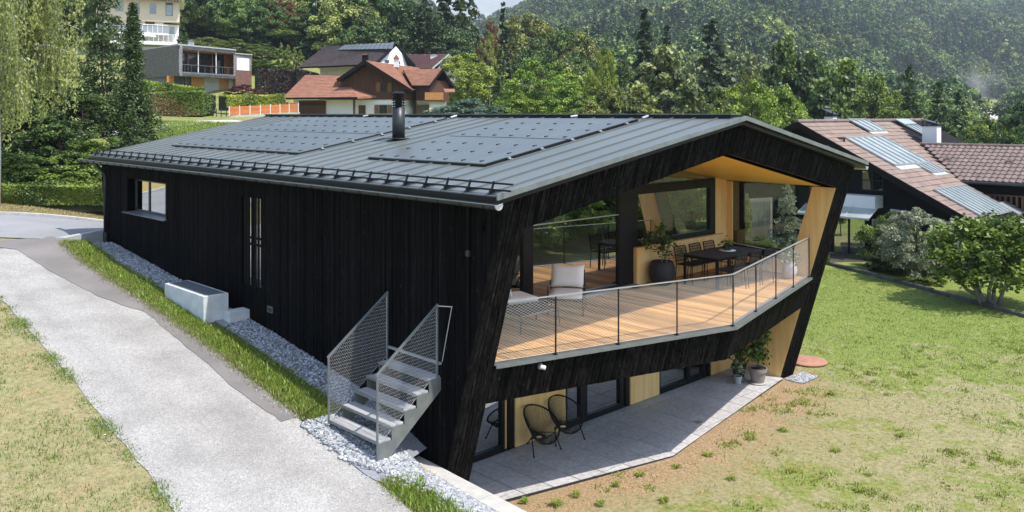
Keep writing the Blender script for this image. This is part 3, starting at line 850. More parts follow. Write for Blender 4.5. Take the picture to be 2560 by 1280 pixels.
# long side wall cladding: past three hundred boards, joined
mb = MB()
a = FA(B0, -2) ; a = 9.9
slits = [(18.126, 18.145), (17.80, 17.888), (17.690, 17.722), (17.52, 17.588), (17.372, 17.452)]
edges = []
a = 9.80
while a < 27.0:
    w = r_.choice([.07, .09, .10, .12])
    edges.append((a, a + w - .008, r_.choice([0, .005, .01]))); a += w
holes = [(17.372, 18.145, .36, 2.29), (22.42, 25.0, 1.40, 2.34)]
for a0, a1, pr in edges:
    for (h0, h1, hz0, hz1) in holes:
        if a1 > h0 and a0 < h1:
            segs = [(zw(a0) - .12, hz0), (hz1, 2.74)]; break
    else: segs = [(float(np.interp(a0, [9, 11.4, 11.9], [-1.95, -1.8, float(zw(11.9)) - .12])) if a0 < 11.9 else zw(a0) - .12, 2.74)]
    for z0, z1 in segs:
        z0 = float(z0)
        # the sloping front and back edges clip the boards
        zf = (10.554 - a0) / .30; zf1 = (10.554 - a1) / .30
        lo0, lo1 = z0, z0
        if FA(B0, z0) > a0: lo0 = max(z0, zf + .0)
        if FA(B0, z0) > a1: lo1 = max(z0, zf1)
        hi = z1
        if a1 > BA(B0, z0): 
            lo0 = max(lo0, (a0 - 26.63) / .205); lo1 = max(lo1, (a1 - 26.63) / .205)
        if lo0 >= hi - .02 and lo1 >= hi - .02: continue
        lo0 = min(lo0, hi - .01); lo1 = min(lo1, hi - .01)
        mb.hexa([(B0 - pr, a1, lo1), (B0 - pr, a0, lo0), (B0 + .026, a0, lo0), (B0 + .026, a1, lo1), (B0 - pr, a1, hi), (B0 - pr, a0, hi), (B0 + .026, a0, hi), (B0 + .026, a1, hi)])
mb.build('side_cladding', M['char'], house, kind='stuff')
# slats in front of the tall slit window
sl = [(17.372 - .01, 17.372)]
prev = 17.362
mb = MB()
for s_, e_ in sorted([(a0, a1) for a0, a1 in slits]):
    if s_ - prev > .004: mb.box(B0, B0 + .010, prev, s_, .36, 2.29)
    prev = e_
for z0, z1 in ((1.385, 1.44), (1.24, 1.30)): mb.box(B0 + .0105, B0 + .014, 17.36, 18.15, z0, z1)
mb.build('window_slats', M['char'], house)
mb = MB(); mb.box(B0 + .015, B0 + .021, 17.362, 18.155, .361, 2.289); mb.build('window', M['glass_dark'], house, label='tall narrow glass behind vertical black slats')
# street side window
wn_ = MB(); x0, x1 = 9.30, 9.36
A0, A1, Z0, Z1 = 22.44, 24.98, 1.42, 2.325
for p in ((A0, A1, Z0, Z0 + .06), (A0, A1, Z1 - .05, Z1), ): wn_.box(x0, x1, p[0], p[1], p[2], p[3])
for a0 in (A0, A0 + .38, 23.95, A1 - .06): wn_.box(x0, x1, a0, a0 + .065, Z0 + .06, Z1 - .05)
win = wn_.build('window', M['darkmetal'], house, label='three part window in the long black side wall')
g = MB(); g.box(x0 + .025, x0 + .035, A0 + .07, A1 - .06, Z0 + .061, Z1 - .051); g.build('pane', M['glass_dark'], win)
s = MB(); s.hexa([(8.99, 22.22, 1.385), (9.32, 22.42, 1.40), (9.32, 25.0, 1.40), (8.99, 25.15, 1.385), (8.99, 22.22, 1.40), (9.32, 22.42, 1.425), (9.32, 25.0, 1.425), (8.99, 25.15, 1.40)])
s.build('sill', M['greymetal'], win)
# small vent grille and switch box on the side wall
v = MB(); v.box(B0 - .03, B0 - .012, 16.80, 17.02, -.09, .04); vo = v.build('vent_grille', M['greymetal'], house)
v = MB(); v.box(B0 - .036, B0 - .031, 16.825, 16.995, -.07, .02); v.build('vent_mesh', M['darkmetal'], vo)
v = MB(); v.box(B0 - .05, B0 - .012, 10.45, 10.53, 1.86, 1.95); v.build('socket_box', M['darkmetal'], house)

# ---- terrace
mb = MB()
pts = [(BI0 + .01, prow(BI0) + .10), (14.9, 9.34), (BI1 - .01, prow(BI1) + .10), (BI1 - .01, 13.6), (BI0 + .01, 13.6)]
mb.slab([(b, a, -.05) for b, a in pts], (0, 0, -.02), 0)
for (b0, a0), (b1, a1) in zip(pts[:2], pts[1:3]):
    zb0, zb1 = bandz(b0), bandz(b1)
    mb.hexa([(b0, a0 - .3 * zb0 - .03, zb0), (b1, a1 - .3 * zb1 - .03, zb1), (b1, a1 - .3 * zb1 + .3, zb1), (b0, a0 - .3 * zb0 + .3, zb0),
             (b0, a0 - .06, -.075), (b1, a1 - .06, -.075), (b1, a1 + .5, -.075), (b0, a0 + .5, -.075)])
mb.box(BI0 + .01, BI1 - .01, 10.9, 13.6, -.5, -.30)
mb.build('terrace_slab', M['char_body'], house)
b = BI0 + .02
k = 0
while b < BI1 - .03:
    b1 = min(b + .115, BI1 - .01)
    mb = MB(); f0, f1 = prow(b) + .16, prow(b1) + .16
    zt = -.012 + r_.uniform(-.0015, .0015)
    mb.hexa([(b, f0, -.045), (b1 - .010, f1, -.045), (b1 - .010, 13.16, -.045), (b, 13.16, -.045), (b, f0, zt), (b1 - .010, f1, zt), (b1 - .010, 13.16, zt), (b, 13.16, zt)])
    mb.build('deck_board', M['deck'], house); b = b1
mb = MB()
P = [(BI0 + .0, prow(BI0)), (14.9, 9.24), (BI1 - .0, prow(BI1))]
for (b0, a0), (b1, a1) in zip(P[:2], P[1:]):
    mb.hexa([(b0, a0 - .03, -.03), (b1, a1 - .03, -.03), (b1, a1 + .145, -.02), (b0, a0 + .145, -.02), (b0, a0 - .03, -.02), (b1, a1 - .03, -.02), (b1, a1 + .145, -.008), (b0, a0 + .145, -.008)])
    mb.hexa([(b0, a0 - .045, -.07), (b1, a1 - .045, -.07), (b1, a1 - .028, -.07), (b0, a0 - .028, -.07), (b0, a0 - .045, -.018), (b1, a1 - .045, -.018), (b1, a1 - .028, -.018), (b0, a0 - .028, -.018)])
mb.build('drip_edge', M['greymetal'], house)
# railing
rail = MB(); off = .035
def rp(b): return prow(b) + off
h = 1.0
K = (14.88, rp(14.88))
rail.bar((BI0 + .02, rp(BI0), h), (K[0], K[1], h), .014, .05, up=(0, 1, 0)); rail.bar((K[0], K[1], h), (BI1 - .02, rp(BI1), h), .012, .045, up=(0, 1, 0))
ro = rail.build('balcony_railing', M['zinc'], house)
for b in (10.92, 12.21, 13.52, 14.88, 16.33, 17.8, 19.27, 20.76):
    mb = MB(); mb.bar((b, rp(b), -.01), (b, rp(b), h - .006), .030, .012, up=(0, 1, 0)); mb.box(b - .03, b + .03, rp(b) - .02, rp(b) + .05, -.012, .004)
    mb.build('railing_post', M['blackmetal'], ro)
def rope_net(p0, p1, q0, q1, cell, r, name, parent, asp=.55):
    """diamond net between a bottom line p0-p1 and a top line q0-q1"""
    p0, p1, q0, q1 = [np.array(x, float) for x in (p0, p1, q0, q1)]
    Lh = np.linalg.norm(p1 - p0); Hh = np.linalg.norm(q0 - p0)
    nu = max(2, int(Lh / cell)); nv = max(2, int(Hh / (cell * asp)))
    mb = MB()
    def P(u, v):
        u = u / nu; v = v / nv
        return (p0 * (1 - u) + p1 * u) * (1 - v) + (q0 * (1 - u) + q1 * u) * v
    for s in range(-nv, nu + 1):
        u0, v0 = (s, 0) if s >= 0 else (0, -s)
        u1 = min(nu, s + nv); v1 = u1 - s
        if u1 - u0 > 0: mb.tube([P(u0, v0), P(u1, v1)], r, 3)
    for s in range(0, nu + nv + 1):
        u0 = min(nu, s); v0 = s - u0
        v1 = min(nv, s); u1 = s - v1
        if u0 - u1 > 0: mb.tube([P(u0, v0), P(u1, v1)], r, 3)
    mb.tube([p0, p1], r * 1.5, 3)
    return mb.build(name, M['steel'], parent, kind='stuff')
rope_net((BI0 + .03, rp(BI0), .03), (K[0], K[1], .03), (BI0 + .03, rp(BI0), h - .03), (K[0], K[1], h - .03), .085, .0019, 'rope_net', ro)
rope_net((K[0], K[1], .03), (BI1 - .05, rp(BI1), .03), (K[0], K[1], h - .03), (BI1 - .05, rp(BI1), h - .03), .11, .0011, 'rope_net', ro)

# ---- glass front of the terrace
GA = 13.22
fr = MB()
def fbox(b0, b1, z0, z1, d0=GA - .05, d1=GA + .07): fr.box(b0, b1, d0, d1, z0, z1)
fbox(12.98, 13.27, 0, 2.80); fbox(16.18, 16.80, 0, 3.2)
fbox(BI0, 12.98, 0, .07); fbox(13.27, 16.18, 0, .07)
fbox(16.80, 20.25, .90, 1.03); fbox(16.80, 20.25, 2.17, 2.40); fbox(16.80, 16.88, 1.03, 2.17); fbox(20.0, 20.25, 1.03, 2.17)
fr.build('window_frame', M['blackmetal'], house)
fr = MB(); fr.box(13.27, 16.18, GA - .03, GA - .01, 1.725, 1.745); fr.build('blind_cable_rail', M['zinc'], house)
def gpane(pts, nm='pane', m='glass', **kw):
    mb = MB(); mb.slab([(b, GA + .01, z) for b, z in pts], (0, .008, 0)); return mb.build(nm, M[m], house, **kw)
gpane([(BI0, .07), (12.98, .07), (12.98, zceil(12.98)), (BI0, zceil(BI0))], 'glass_pane', label='left fixed pane behind the white sofa')
gpane([(13.27, .07), (16.18, .07), (16.18, zceil(BM) - .16), (BM, zceil(BM)), (13.27, zceil(13.27))], 'glass_pane', label='wide sliding pane mirroring the sunlit deck')
gpane([(16.88, 1.03), (20.0, 1.03), (20.0, 2.17), (16.88, 2.17)], 'glass_pane', label='window pane above the oak parapet')
gpane([(16.80, 2.40), (20.25, 2.40), (16.80, zceil(16.8))], 'glass_pane', label='triangular pane under the sloping ceiling')
tk = MB(); tk.box(14.2, 16.7, GA - .24, GA - .06, -.010, .03); tk.build('door_threshold', M['zinc'], house)
pp = MB(); pp.box(16.71, 20.50, GA - .15, GA - .052, 0, .895); pp.box(16.71, 20.50, GA - .15, GA + .2, .885, .90)
pp.build('oak_parapet', M['oak'], house)
pp = MB(); pp.slab([(20.255, GA - .05, .90), (BI1, GA - .05, .90), (BI1, GA - .05, zceil(BI1)), (20.255, GA - .05, zceil(20.255))], (0, .1, 0)); pp.box(20.50, BI1, GA - .05, GA + .05, 0, .9)
pp.build('oak_corner_panel', M['oak'], house)
# oak lining of the right wall
pl = MB()
def lin(pts): pl.slab([(BI1 - .012, a, z) for a, z in pts], (.04, 0, 0))
lin([(FA(BI1, -2.83) + .03, -2.83), (FA(BI1, 2.29) + .03, 2.29), (FA(BI1, 2.29) + .64, 2.29), (FA(BI1, -2.83) + .64, -2.83)])
lin([(FA(BI1, -.02) + .641, -.02), (FA(BI1, .33) + .641, .33), (13.0, .40), (13.0, -.02)])
lin([(FA(BI1, -2.83) + .641, -2.83), (FA(BI1, -.75) + .641, -.75), (13.1, -.75), (13.1, -2.83)])
lin([(13.0, -.02), (13.0, 2.29), (GA, 2.29), (GA, -.02)])
pl.build('oak_lining', M['oak'], house)
sf = MB()
sf.slab([(BI1 - .005, FA(BI1, .35) + .645, .345), (BI1 - .005, FA(BI1, .50) + .645, .50), (BI1 - .005, 13.0, .61), (BI1 - .005, 13.0, .405)], (.05, 0, 0))
so = sf.build('side_window_frame', M['blackmetal'], house)
sp = MB(); sp.slab([(BI1 + .02, FA(BI1, .5) + .645, .50), (BI1 + .02, FA(BI1, 2.29) + .645, 2.29), (BI1 + .02, 13.0, 2.29), (BI1 + .02, 13.0, .61)], (.008, 0, 0))
sp.build('side_window_pane', M['glass_side'], house)
sp = MB(); sp.slab([(BI1 - .03, FA(BI1, .5) + .645, .50), (BI1 + .015, FA(BI1, .5) + .645, .5), (BI1 + .015, 13.0, .61), (BI1 - .03, 13.0, .61)], (0, 0, .014)); sp.build('side_window_sill', M['zinc'], house)
# room behind
rm = MB()
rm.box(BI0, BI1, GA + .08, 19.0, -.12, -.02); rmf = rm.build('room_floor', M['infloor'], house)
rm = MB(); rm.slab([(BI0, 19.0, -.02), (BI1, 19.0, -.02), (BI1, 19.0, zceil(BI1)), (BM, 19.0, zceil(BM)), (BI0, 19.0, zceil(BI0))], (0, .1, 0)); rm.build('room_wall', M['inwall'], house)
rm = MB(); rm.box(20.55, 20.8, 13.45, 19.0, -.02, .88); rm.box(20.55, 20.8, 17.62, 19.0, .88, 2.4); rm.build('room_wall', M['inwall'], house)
rm = MB()
for s in (0, 1):
    b0 = BI0 if s == 0 else BI1
    p = [(b0, GA + .1, zceil(b0)), (BM, GA + .1, zceil(BM)), (BM, 19.0, zceil(BM)), (b0, 19.0, zceil(b0))]
    rm.slab(p if s else p[::-1], (0, 0, .04))
rm.build('room_ceiling', M['oakceil'], house)
# curtains
def curtain(b0, b1, a, z0, z1, name='curtain', amp=.05, per=.14):
    n = int((b1 - b0) / .02); V = []
    for i in range(n + 1):
        b = b0 + (b1 - b0) * i / n
        y = a + amp * math.sin(b / per * 6.28) + .02 * math.sin(b * 31)
        V += [(b, y, z0), (b, y, z1)]
    F = [(2 * i, 2 * i + 2, 2 * i + 3, 2 * i + 1) for i in range(n)]
    mb = MB(); mb.add(V, F); return mb.build(name, M['curtain'], house, smooth=True)
curtain(19.35, 19.97, GA + .28, .9, 2.30)
curtain(14.78, 15.86, 13.30, -2.70, -.6)
curtain(15.7, 16.15, GA + .25, 0, 2.9)
# side window of the room
g = MB(); g.box(BI1 + .2, BI1 + .21, 13.76, 17.59, .91, 2.29); g.build('glass_pane', M['glass_side'], house, label='pane of the room facing the neighbour')

# ---- lower storey
LA = 12.96
lw = MB()
lw.box(BI0, BI1, LA + .02, LA + .12, -.95, -.5)
lw.box(BI0, BI1, LA + .9, LA + 1.0, -2.75, -.6)
lw.build('lower_wall', M['char_body'], house)
fr = MB()
for grp in (((BI0, 9.85), (12.12, 12.20)), ((14.0, 14.08), (14.52, 14.74), (15.90, 16.02)), ((17.38, 17.46), (18.6, 18.7), (19.30, 19.40))):
    fr = MB()
    for b0, b1 in grp: fr.box(b0, b1, LA - .04, LA + .1, -2.75, -.7)
    fr.box(grp[0][1], grp[-1][0], LA - .03, LA + .08, -2.75, -2.63)
    fr.build('door_frame', M['blackmetal'], house)
for b0, b1 in ((12.34, 12.46), (16.12, 16.24), (19.52, 19.64)):
    fr = MB(); fr.box(b0, b1, LA - .04, LA + .1, -2.75, -.7); fr.build('door_jamb', M['blackmetal'], house)
for b0, b1 in ((9.86, 12.11), (14.09, 14.51), (14.75, 15.89), (17.47, 18.59), (18.71, 19.29)):
    g = MB(); g.box(b0, b1, LA + .02, LA + .03, -2.63, -.8); g.build('door_pane', M['glass'], house)
g = MB(); g.box(14.75, 15.89, LA + .30, LA + .31, -2.7, -.7)
for b0, b1 in ((12.205, 12.335), (16.025, 16.115), (19.405, 19.515)):
    g = MB(); g.box(b0, b1, LA + .05, LA + .09, -2.75, -.7); g.build('oak_reveal', M['oak'], house)
for b0, b1 in ((12.465, 13.99), (16.245, 17.37), (19.645, 20.80)):
    g = MB(); g.box(b0, b1, LA - .07, LA - .01, -2.735, -.7); g.build('oak_shutter', M['oak'], house)
g = MB(); g.box(9.9, 13.5, LA + .5, LA + .55, -2.7, -2.2); g.build('room_bench', M['inwall'], house)
lt = MB(); 
lt.tube([(10.62, pa(10.62, -.17) - .03, -.17), (10.62, pa(10.62, -.17), -.17)], .055, 16)
lo_ = lt.build('spotlight', M['greymetal'], house)
lt = MB(); lt.tube([(10.62, pa(10.62, -.17) - .03, -.17), (10.66, pa(10.62, -.17) - .10, -.19)], .035, 12); lt.build('lamp_head', M['white'], lo_)

# ---- patio of square tiles
pat = MB()
def pedge(b): return 10.42 + (.232 * (14.5 - b) if b < 14.5 else .17 * (b - 14.5))
pe = [(B0 - .02, pedge(B0)), (14.5, 10.42), (BI1, pedge(BI1)), (BI1, LA - .02), (B0 - .02, LA - .02)]
pat.slab([(b, a, -2.758) for b, a in pe], (0, 0, -.14))
patio = pat.build('patio_base', M['darkmetal'], kind='structure')
patio.location = (0, 0, 0); patio.rotation_euler = (0, 0, TH)
OFF[patio.name] = (0, 0, 0)
TP = .588; tb0 = 11.10 - 4 * TP; ta1 = 12.60 + .54
for i in range(-1, 21):
    for j in range(0, 5):
        b0 = tb0 + i * TP; b1 = b0 + TP - .018
        a1 = ta1 - j * TP * .97; a0 = a1 - TP * .97 + .018
        b0 = max(b0, B0); b1 = min(b1, BI1 - .01)
        if b1 - b0 < .03: continue
        a1 = min(a1, LA - .05)
        poly = [(b0, a0), (b1, a0), (b1, a1), (b0, a1)]
        for sg_ in (-.232, .17):      # cut by the two slanting rims
            f_ = lambda p: p[1] - (10.42 + sg_ * (p[0] - 14.5))
            out_ = []
            for k_ in range(len(poly)):
                p, q_ = poly[k_ - 1], poly[k_]
                fp_, fq_ = f_(p), f_(q_)
                if (fp_ >= 0) != (fq_ >= 0):
                    t_c = fp_ / (fp_ - fq_); out_.append((p[0] + (q_[0] - p[0]) * t_c, p[1] + (q_[1] - p[1]) * t_c))
                if fq_ >= 0: out_.append(q_)
            poly = out_
            if len(poly) < 3: break
        if len(poly) < 3: continue
        mb = MB(); mb.slab([(b, a, -2.775) for b, a in poly], (0, 0, .025)); mb.build('patio_tile', M['tile_grey'], patio)
# low pale retaining wall with slabs beside the fin
rw = thingH('retaining_wall', 'low retaining wall topped with pale slabs beside the foot of the front left fin', 'wall', 8.8, 9.5, -2.9)
mb = MB()
def rz_(a): return float(np.interp(a, [4, 8, 9, 11.9], [-1.98, -1.80, -1.76, -1.66]))
mb.hexa([(8.62, 5, -2.95), (9.06, 5, -2.95), (9.06, 11.8, -2.95), (8.62, 11.8, -2.95), (8.62, 5, rz_(5) - .05), (9.06, 5, rz_(5) - .05), (9.06, 11.8, rz_(11.8) - .05), (8.62, 11.8, rz_(11.8) - .05)])
mb.build('wall_core', M['concrete'], rw)
a = 5.0; k = 0
while a < 11.7:
    a1 = min(a + .98, 11.75)
    x0, x1 = 8.58 + r_.uniform(-.01, .01), 9.09 + r_.uniform(-.01, .01)
    mb = MB(); mb.hexa([(x0, a, rz_(a) - .05), (x1, a, rz_(a) - .05), (x1, a1 - .012, rz_(a1) - .05), (x0, a1 - .012, rz_(a1) - .05), (x0, a, rz_(a)), (x1, a, rz_(a)), (x1, a1 - .012, rz_(a1)), (x0, a1 - .012, rz_(a1))])
    mb.build('cap_slab', M['slabstone'], rw, bevel=.006); a = a1
mb = MB(); mb.hexa([(8.66, 11.75, -2.95), (9.1, 11.75, -2.95), (9.1, 12.2, -2.95), (8.66, 12.2, -2.95), (8.75, 11.75, -1.66), (9.1, 11.75, -1.66), (9.1, 12.2, -1.55), (8.75, 12.2, -1.55)])
mb.build('corner_block', M['darkmetal'], rw)
# gravel tray with steel edging at the foot of the far fin
gt = thingH('gravel_tray', 'small steel edged tray of white pebbles at the foot of the far right fin', 'gravel tray', 20.6, 11.2, -2.86)
mb = MB(); mb.box(20.86, 21.75, 10.98, 11.5, -2.95, -2.80); mb.build('stone_fill', M['gravel'], gt)
mb = MB()
for p, q in (((20.86, 10.975), (21.76, 10.975)), ((21.76, 10.98), (21.76, 11.5))):
    mb.box(min(p[0], q[0]) - .008, max(p[0], q[0]) + .008, min(p[1], q[1]) - .008, max(p[1], q[1]) + .008, -2.9, -2.80)
mb.build('edging_strip', M['darkmetal'], gt)

# ------------------------------------------------------------------ STAIRS on the long side
st = thingH('outdoor_stairs', 'galvanised steel stairs with wooden treads and mesh sides against the black wall', 'stairs', 8.4, 11.8, -1.3)
SA0, SA1 = 11.14, 12.53
for a in (SA0, SA1):
    mb = MB(); t = .02
    lo = (7.80, -1.30); hi = (9.06, -.36)
    q = [(7.80, -1.30), (8.0, -1.30), (9.07, -.42), (9.07, -.17)] + [(9.07, -.17)]
    steps = []
    for k in range(5, 0, -1):
        b_r = 7.83 + (k - 1) * .247 + .245; z_k = -1.135 + k * .19 
        steps += [(b_r, z_k), (b_r - .245, z_k)]
        if k > 1: pass
    poly = [(7.80, -1.28), (7.98, -1.28), (9.07, -.40)] + steps + [(7.81, -1.0)]
    x = a - .01
    tri = MB()
    # side plate as a strip of triangles between the stepped top and the straight bottom
    def zbot(b): return max(-1.30, -1.28 + (b - 7.98) * (.88 / 1.09))
    for k in range(5):
        b0 = 7.83 + k * .247; b1 = b0 + .247; zt_ = -.945 + k * .1935
        tri.hexa([(b0, x, zbot(b0)), (b1, x, zbot(b1)), (b1, x + .012, zbot(b1)), (b0, x + .012, zbot(b0)), (b0, x, zt_ - .03), (b1, x, zt_ - .03), (b1, x + .012, zt_ - .03), (b0, x + .012, zt_ - .03)])
    tri.build('stair_stringer', M['greymetal'], st)
M['tread'] = mat('grey_wood_tread', (.40, .395, .385), (.24, .24, .24), sc=1.4, stretch=(14, 1.2, 8), rot=TH, rough=.7, bump=.2, rnd=.1)
for k in range(5):
    b0 = 7.825 + k * .247; zt_ = -.945 + k * .1935
    for j in range(2):
        mb = MB(); mb.box(b0 + j * .127, b0 + j * .127 + .12, SA0 + .012, SA1 - .012, zt_ - .035, zt_)
        mb.build('stair_tread', M['tread'], st, bevel=.004)
    mb = MB(); mb.box(b0 - .012, b0 - .002, SA0, SA1, zt_ - .045, zt_ - .001); mb.build('tread_nosing', M['greymetal'], st)
mb = MB(); mb.box(9.055, 9.10, SA0 + .02, SA1 + .12, .0, .035); mb.build('landing_sill', M['tread'], st)
for a in (SA0, SA1):
    mb = MB()
    zb_ = -1.22 if a == SA0 else -1.0
    mb.bar((7.81, a, zb_), (7.81, a, .10), .035, .022); mb.bar((8.99, a, -.36), (8.99, a, 1.0), .035, .022)
    mb.bar((7.79, a, .085), (9.01, a, 1.005), .022, .042)
    hr = mb.build('stair_railing', M['greymetal'], st)
    rope_net((7.83, a, -1.0 if a == SA0 else -.96), (8.97, a, -.12), (7.83, a, .08), (8.97, a, .96), .10, .0012, 'rope_net', hr)
mb = MB(); mb.bar((8.99, SA0, .985), (9.08, SA0 - .28, 1.0), .012); mb.bar((9.07, SA0 - .28, 1.0), (9.08, SA0 - .02, .06), .008); mb.build('cable', M['steel'], st)

# concrete bench block against the wall
bn = thingH('concrete_block', 'pale concrete light well block beside the long black wall', 'concrete block', 8.5, 18.9, -.4)
mb = MB(); mb.box(8.19, 8.76, 18.12, 20.19, -.55, .20)
mb.build('block', M['blockstone'], bn, bevel=.012)
mb = MB(); mb.box(8.62, 9.10, 17.80, 18.11, -.6, -.16); mb.build('step', M['blockstone'], bn, bevel=.012)
mb = MB(); mb.box(8.25, 8.70, 18.18, 20.13, .2005, .204); mb.build('lid', mat('lid_plate', (.10, .115, .12), (.13, .145, .15), sc=8, rough=.6), bn)

# retaining edge of the garage ramp behind the downpipe
rp_ = thingH('ramp_wall', 'low concrete ramp wall at the far left corner of the black house', 'wall', 8.6, 27, .3)
mb = MB(); mb.hexa([(7.9, 26.3, -.3), (9.0, 26.65, -.3), (9.0, 26.85, -.3), (7.7, 26.5, -.3), (7.9, 26.3, .66), (9.0, 26.65, .74), (9.0, 26.85, .74), (7.7, 26.5, .66)]); mb.build('wall_core', M['concrete'], rp_)

# yellow field stones by the wall
for i, (b, a, s) in enumerate([(8.70, 11.72, .085), (8.74, 11.55, .075), (8.66, 11.50, .06), (8.78, 11.36, .07), (8.70, 11.28, .065), (8.76, 11.13, .06), (8.68, 11.05, .05), (8.80, 11.0, .055), (8.73, 10.88, .045)]):
    r2 = random.Random(i); mb = MB(); prof = []
    n = 8
    vs = []
    for zi, rr in ((-.6, .5), (-.2, .95), (.25, .9), (.6, .5)):
        for k in range(n):
            t = 6.283 * k / n; q_ = s * rr * r2.uniform(.85, 1.1); vs.append((b + q_ * math.cos(t) * 1.2, a + q_ * math.sin(t), rz_(a) + .045 + zi * s * .75))
    fs = [(l * n + k, l * n + (k + 1) % n, (l + 1) * n + (k + 1) % n, (l + 1) * n + k) for l in range(3) for k in range(n)] + [tuple(range(n))[::-1], tuple(range(3 * n, 4 * n))]
    mb.add(vs, fs)
    if i == 0: M['sand'] = mat('sandstone', (.62, .50, .34), (.48, .38, .26), sc=9, rough=.9, rnd=.15)
    v0 = ab(b, a, 0)
    c = MB(); c.add([tuple((x - b) * D2 + (y - a) * D1 + np.array([0, 0, z - rz_(a)])) for x, y, z in vs], fs)
    o = c.build('field_stone', M['sand'], None, smooth=True)
    o.location = (v0.x, v0.y, rz_(a))
    tag(o, ['largest sandy yellow field stone, at the upper end of the row by the black wall', 'second yellow field stone from the upper end of the row', 'third yellow field stone from the upper end of the row', 'fourth yellow field stone from the upper end of the row', 'yellow field stone in the very middle of the row beside the slabs', 'fourth yellow field stone from the lower end of the row', 'third yellow field stone from the lower end of the row', 'second yellow field stone from the lower end of the row', 'smallest yellow field stone, at the lower end of the row'][i], 'stone', 'yellow stones beside the retaining wall')

# ------------------------------------------------------------------ stones and grass of the near ground
def stones(name, pts, sizes, mt, seed=0, flat=.7, **kw):
    r = np.random.default_rng(seed); n = len(pts)
    base = np.array([(-1, -1, -1), (1, -1, -1), (1, 1, -1), (-1, 1, -1), (-.6, -.7, 1), (.7, -.6, 1), (.6, .7, 1), (-.7, .6, 1)], float) * .5
    F0 = np.array([(3, 2, 1, 0), (4, 5, 6, 7), (0, 1, 5, 4), (1, 2, 6, 5), (2, 3, 7, 6), (3, 0, 4, 7)])
    ax = r.normal(size=(n, 3)); ax /= np.linalg.norm(ax, axis=1, keepdims=True); an = r.uniform(0, 6.28, n)
    K = np.zeros((n, 3, 3)); K[:, 0, 1] = -ax[:, 2]; K[:, 0, 2] = ax[:, 1]; K[:, 1, 0] = ax[:, 2]; K[:, 1, 2] = -ax[:, 0]; K[:, 2, 0] = -ax[:, 1]; K[:, 2, 1] = ax[:, 0]
    Rm = np.eye(3) + np.sin(an)[:, None, None] * K + (1 - np.cos(an))[:, None, None] * (K @ K)
    B = base[None] * (sizes[:, None, None] * r.uniform(.6, 1.15, (n, 1, 3))) * r.uniform(.75, 1.2, (n, 8, 1))
    V = np.einsum('nij,nkj->nki', Rm, B) * np.array([1, 1, flat]) + np.asarray(pts)[:, None, :]
    F = (F0[None] + (np.arange(n) * 8)[:, None, None]).reshape(-1, 4)
    t = np.repeat(r.uniform(0, 1, n), 6)
    return np_mesh(name, V.reshape(-1, 3), F, mt, attrs={'tint': ('FACE', t)}, kind='stuff', **kw)
def stone_mat():
    m, nt, p, out = newmat('loose_stone')
    at = nt.nodes.new('ShaderNodeAttribute'); at.attribute_name = 'tint'
    c = ramp(nt, at.outputs['Fac'], [(0, (.14, .15, .165)), (.4, (.31, .33, .35)), (.8, (.42, .43, .44)), (1, (.56, .56, .55))]).outputs[0]
    nt.links.new(c, p.inputs['Base Color']); p.inputs['Roughness'].default_value = .8
    return m
M['stones'] = stone_mat()
def abv(b, a, z): return np.stack([b * D2[0] + a * D1[0], b * D2[1] + a * D1[1], z], -1)
r = np.random.default_rng(11)
n = 18000
a = r.uniform(8.2, 26.2, n) ** 1.0
a = np.where(r.random(n) < .52, r.uniform(8.2, 13.2, n), a)
e0 = np.where(a < 12.9, 7.50 + .55 * np.clip((11.4 - a) / 1.3, 0, 1) + np.clip(9.9 - a, 0, 1) * .1, 8.50) + r.normal(size=n) * .05
e1 = np.where(a > 12.1, 9.10, 8.60)
b = e0 + (e1 - e0) * r.random(n)
zz = np.array([zside(bb, aa) for bb, aa in zip(b, a)]) + .018
keep = ~((b > 8.1) & (b < 8.8) & (a > 17.7) & (a < 20.2))
stones('gravel_stones', abv(b, a, zz)[keep], r.uniform(.022, .062, n)[keep], M['stones'], 1, label='blue grey crushed stones along the foot of the long black wall')
n = 900
b = r.uniform(20.88, 21.74, n); a = r.uniform(11.0, 11.48, n)
stones('tray_pebbles', abv(b, a, np.full(n, -2.79)), r.uniform(.03, .06, n), M['stones'], 2, label='white pebbles filling the steel edged tray')
n = 900
a = r.uniform(9, 26, n); b = np.array([right_edge(x) for x in a]) + r.normal(size=n) * .10
n2 = 500; a2 = r.uniform(5, 24, n2); b2 = np.array([left_edge(x) for x in a2]) + r.normal(size=n2) * .10
A_ = np.r_[a, a2]; B_ = np.r_[b, b2]; P = abv(B_, A_, 0 * A_); P[:, 2] = [gab(min(bb, 7.5), aa) + .02 for bb, aa in zip(B_, A_)]
stones('path_grit', P, r.uniform(.01, .03, n + n2), M['stones'], 3, label='loose grit along the edges of the driveway')

def blades(name, P, h, mt, nb=5, spread=.05, w=.006, seed=0, lean=.5, **kw):
    """tufts of single triangle blades"""
    r = np.random.default_rng(seed); n = len(P)
    P = np.repeat(np.asarray(P), nb, 0); h = np.repeat(h, nb) * r.uniform(.5, 1.1, n * nb)
    P = P + np.c_[r.normal(size=(n * nb, 2)) * spread, np.zeros(n * nb)]
    t = r.uniform(0, 6.28, n * nb); d = np.c_[np.cos(t), np.sin(t), np.zeros(n * nb)]; s = np.c_[-np.sin(t), np.cos(t), np.zeros(n * nb)]
    w = w * r.uniform(.7, 1.4, n * nb)[:, None]
    tip = P + d * (h * r.uniform(.1, lean, n * nb))[:, None] + np.c_[np.zeros((n * nb, 2)), h]
    V = np.stack([P - s * w, P + s * w, tip], 1).reshape(-1, 3)
    F = np.arange(len(V)).reshape(-1, 3)
    return np_mesh(name, V, F, mt, attrs={'tint': ('FACE', r.uniform(0, 1, len(F)))}, kind='stuff', **kw)
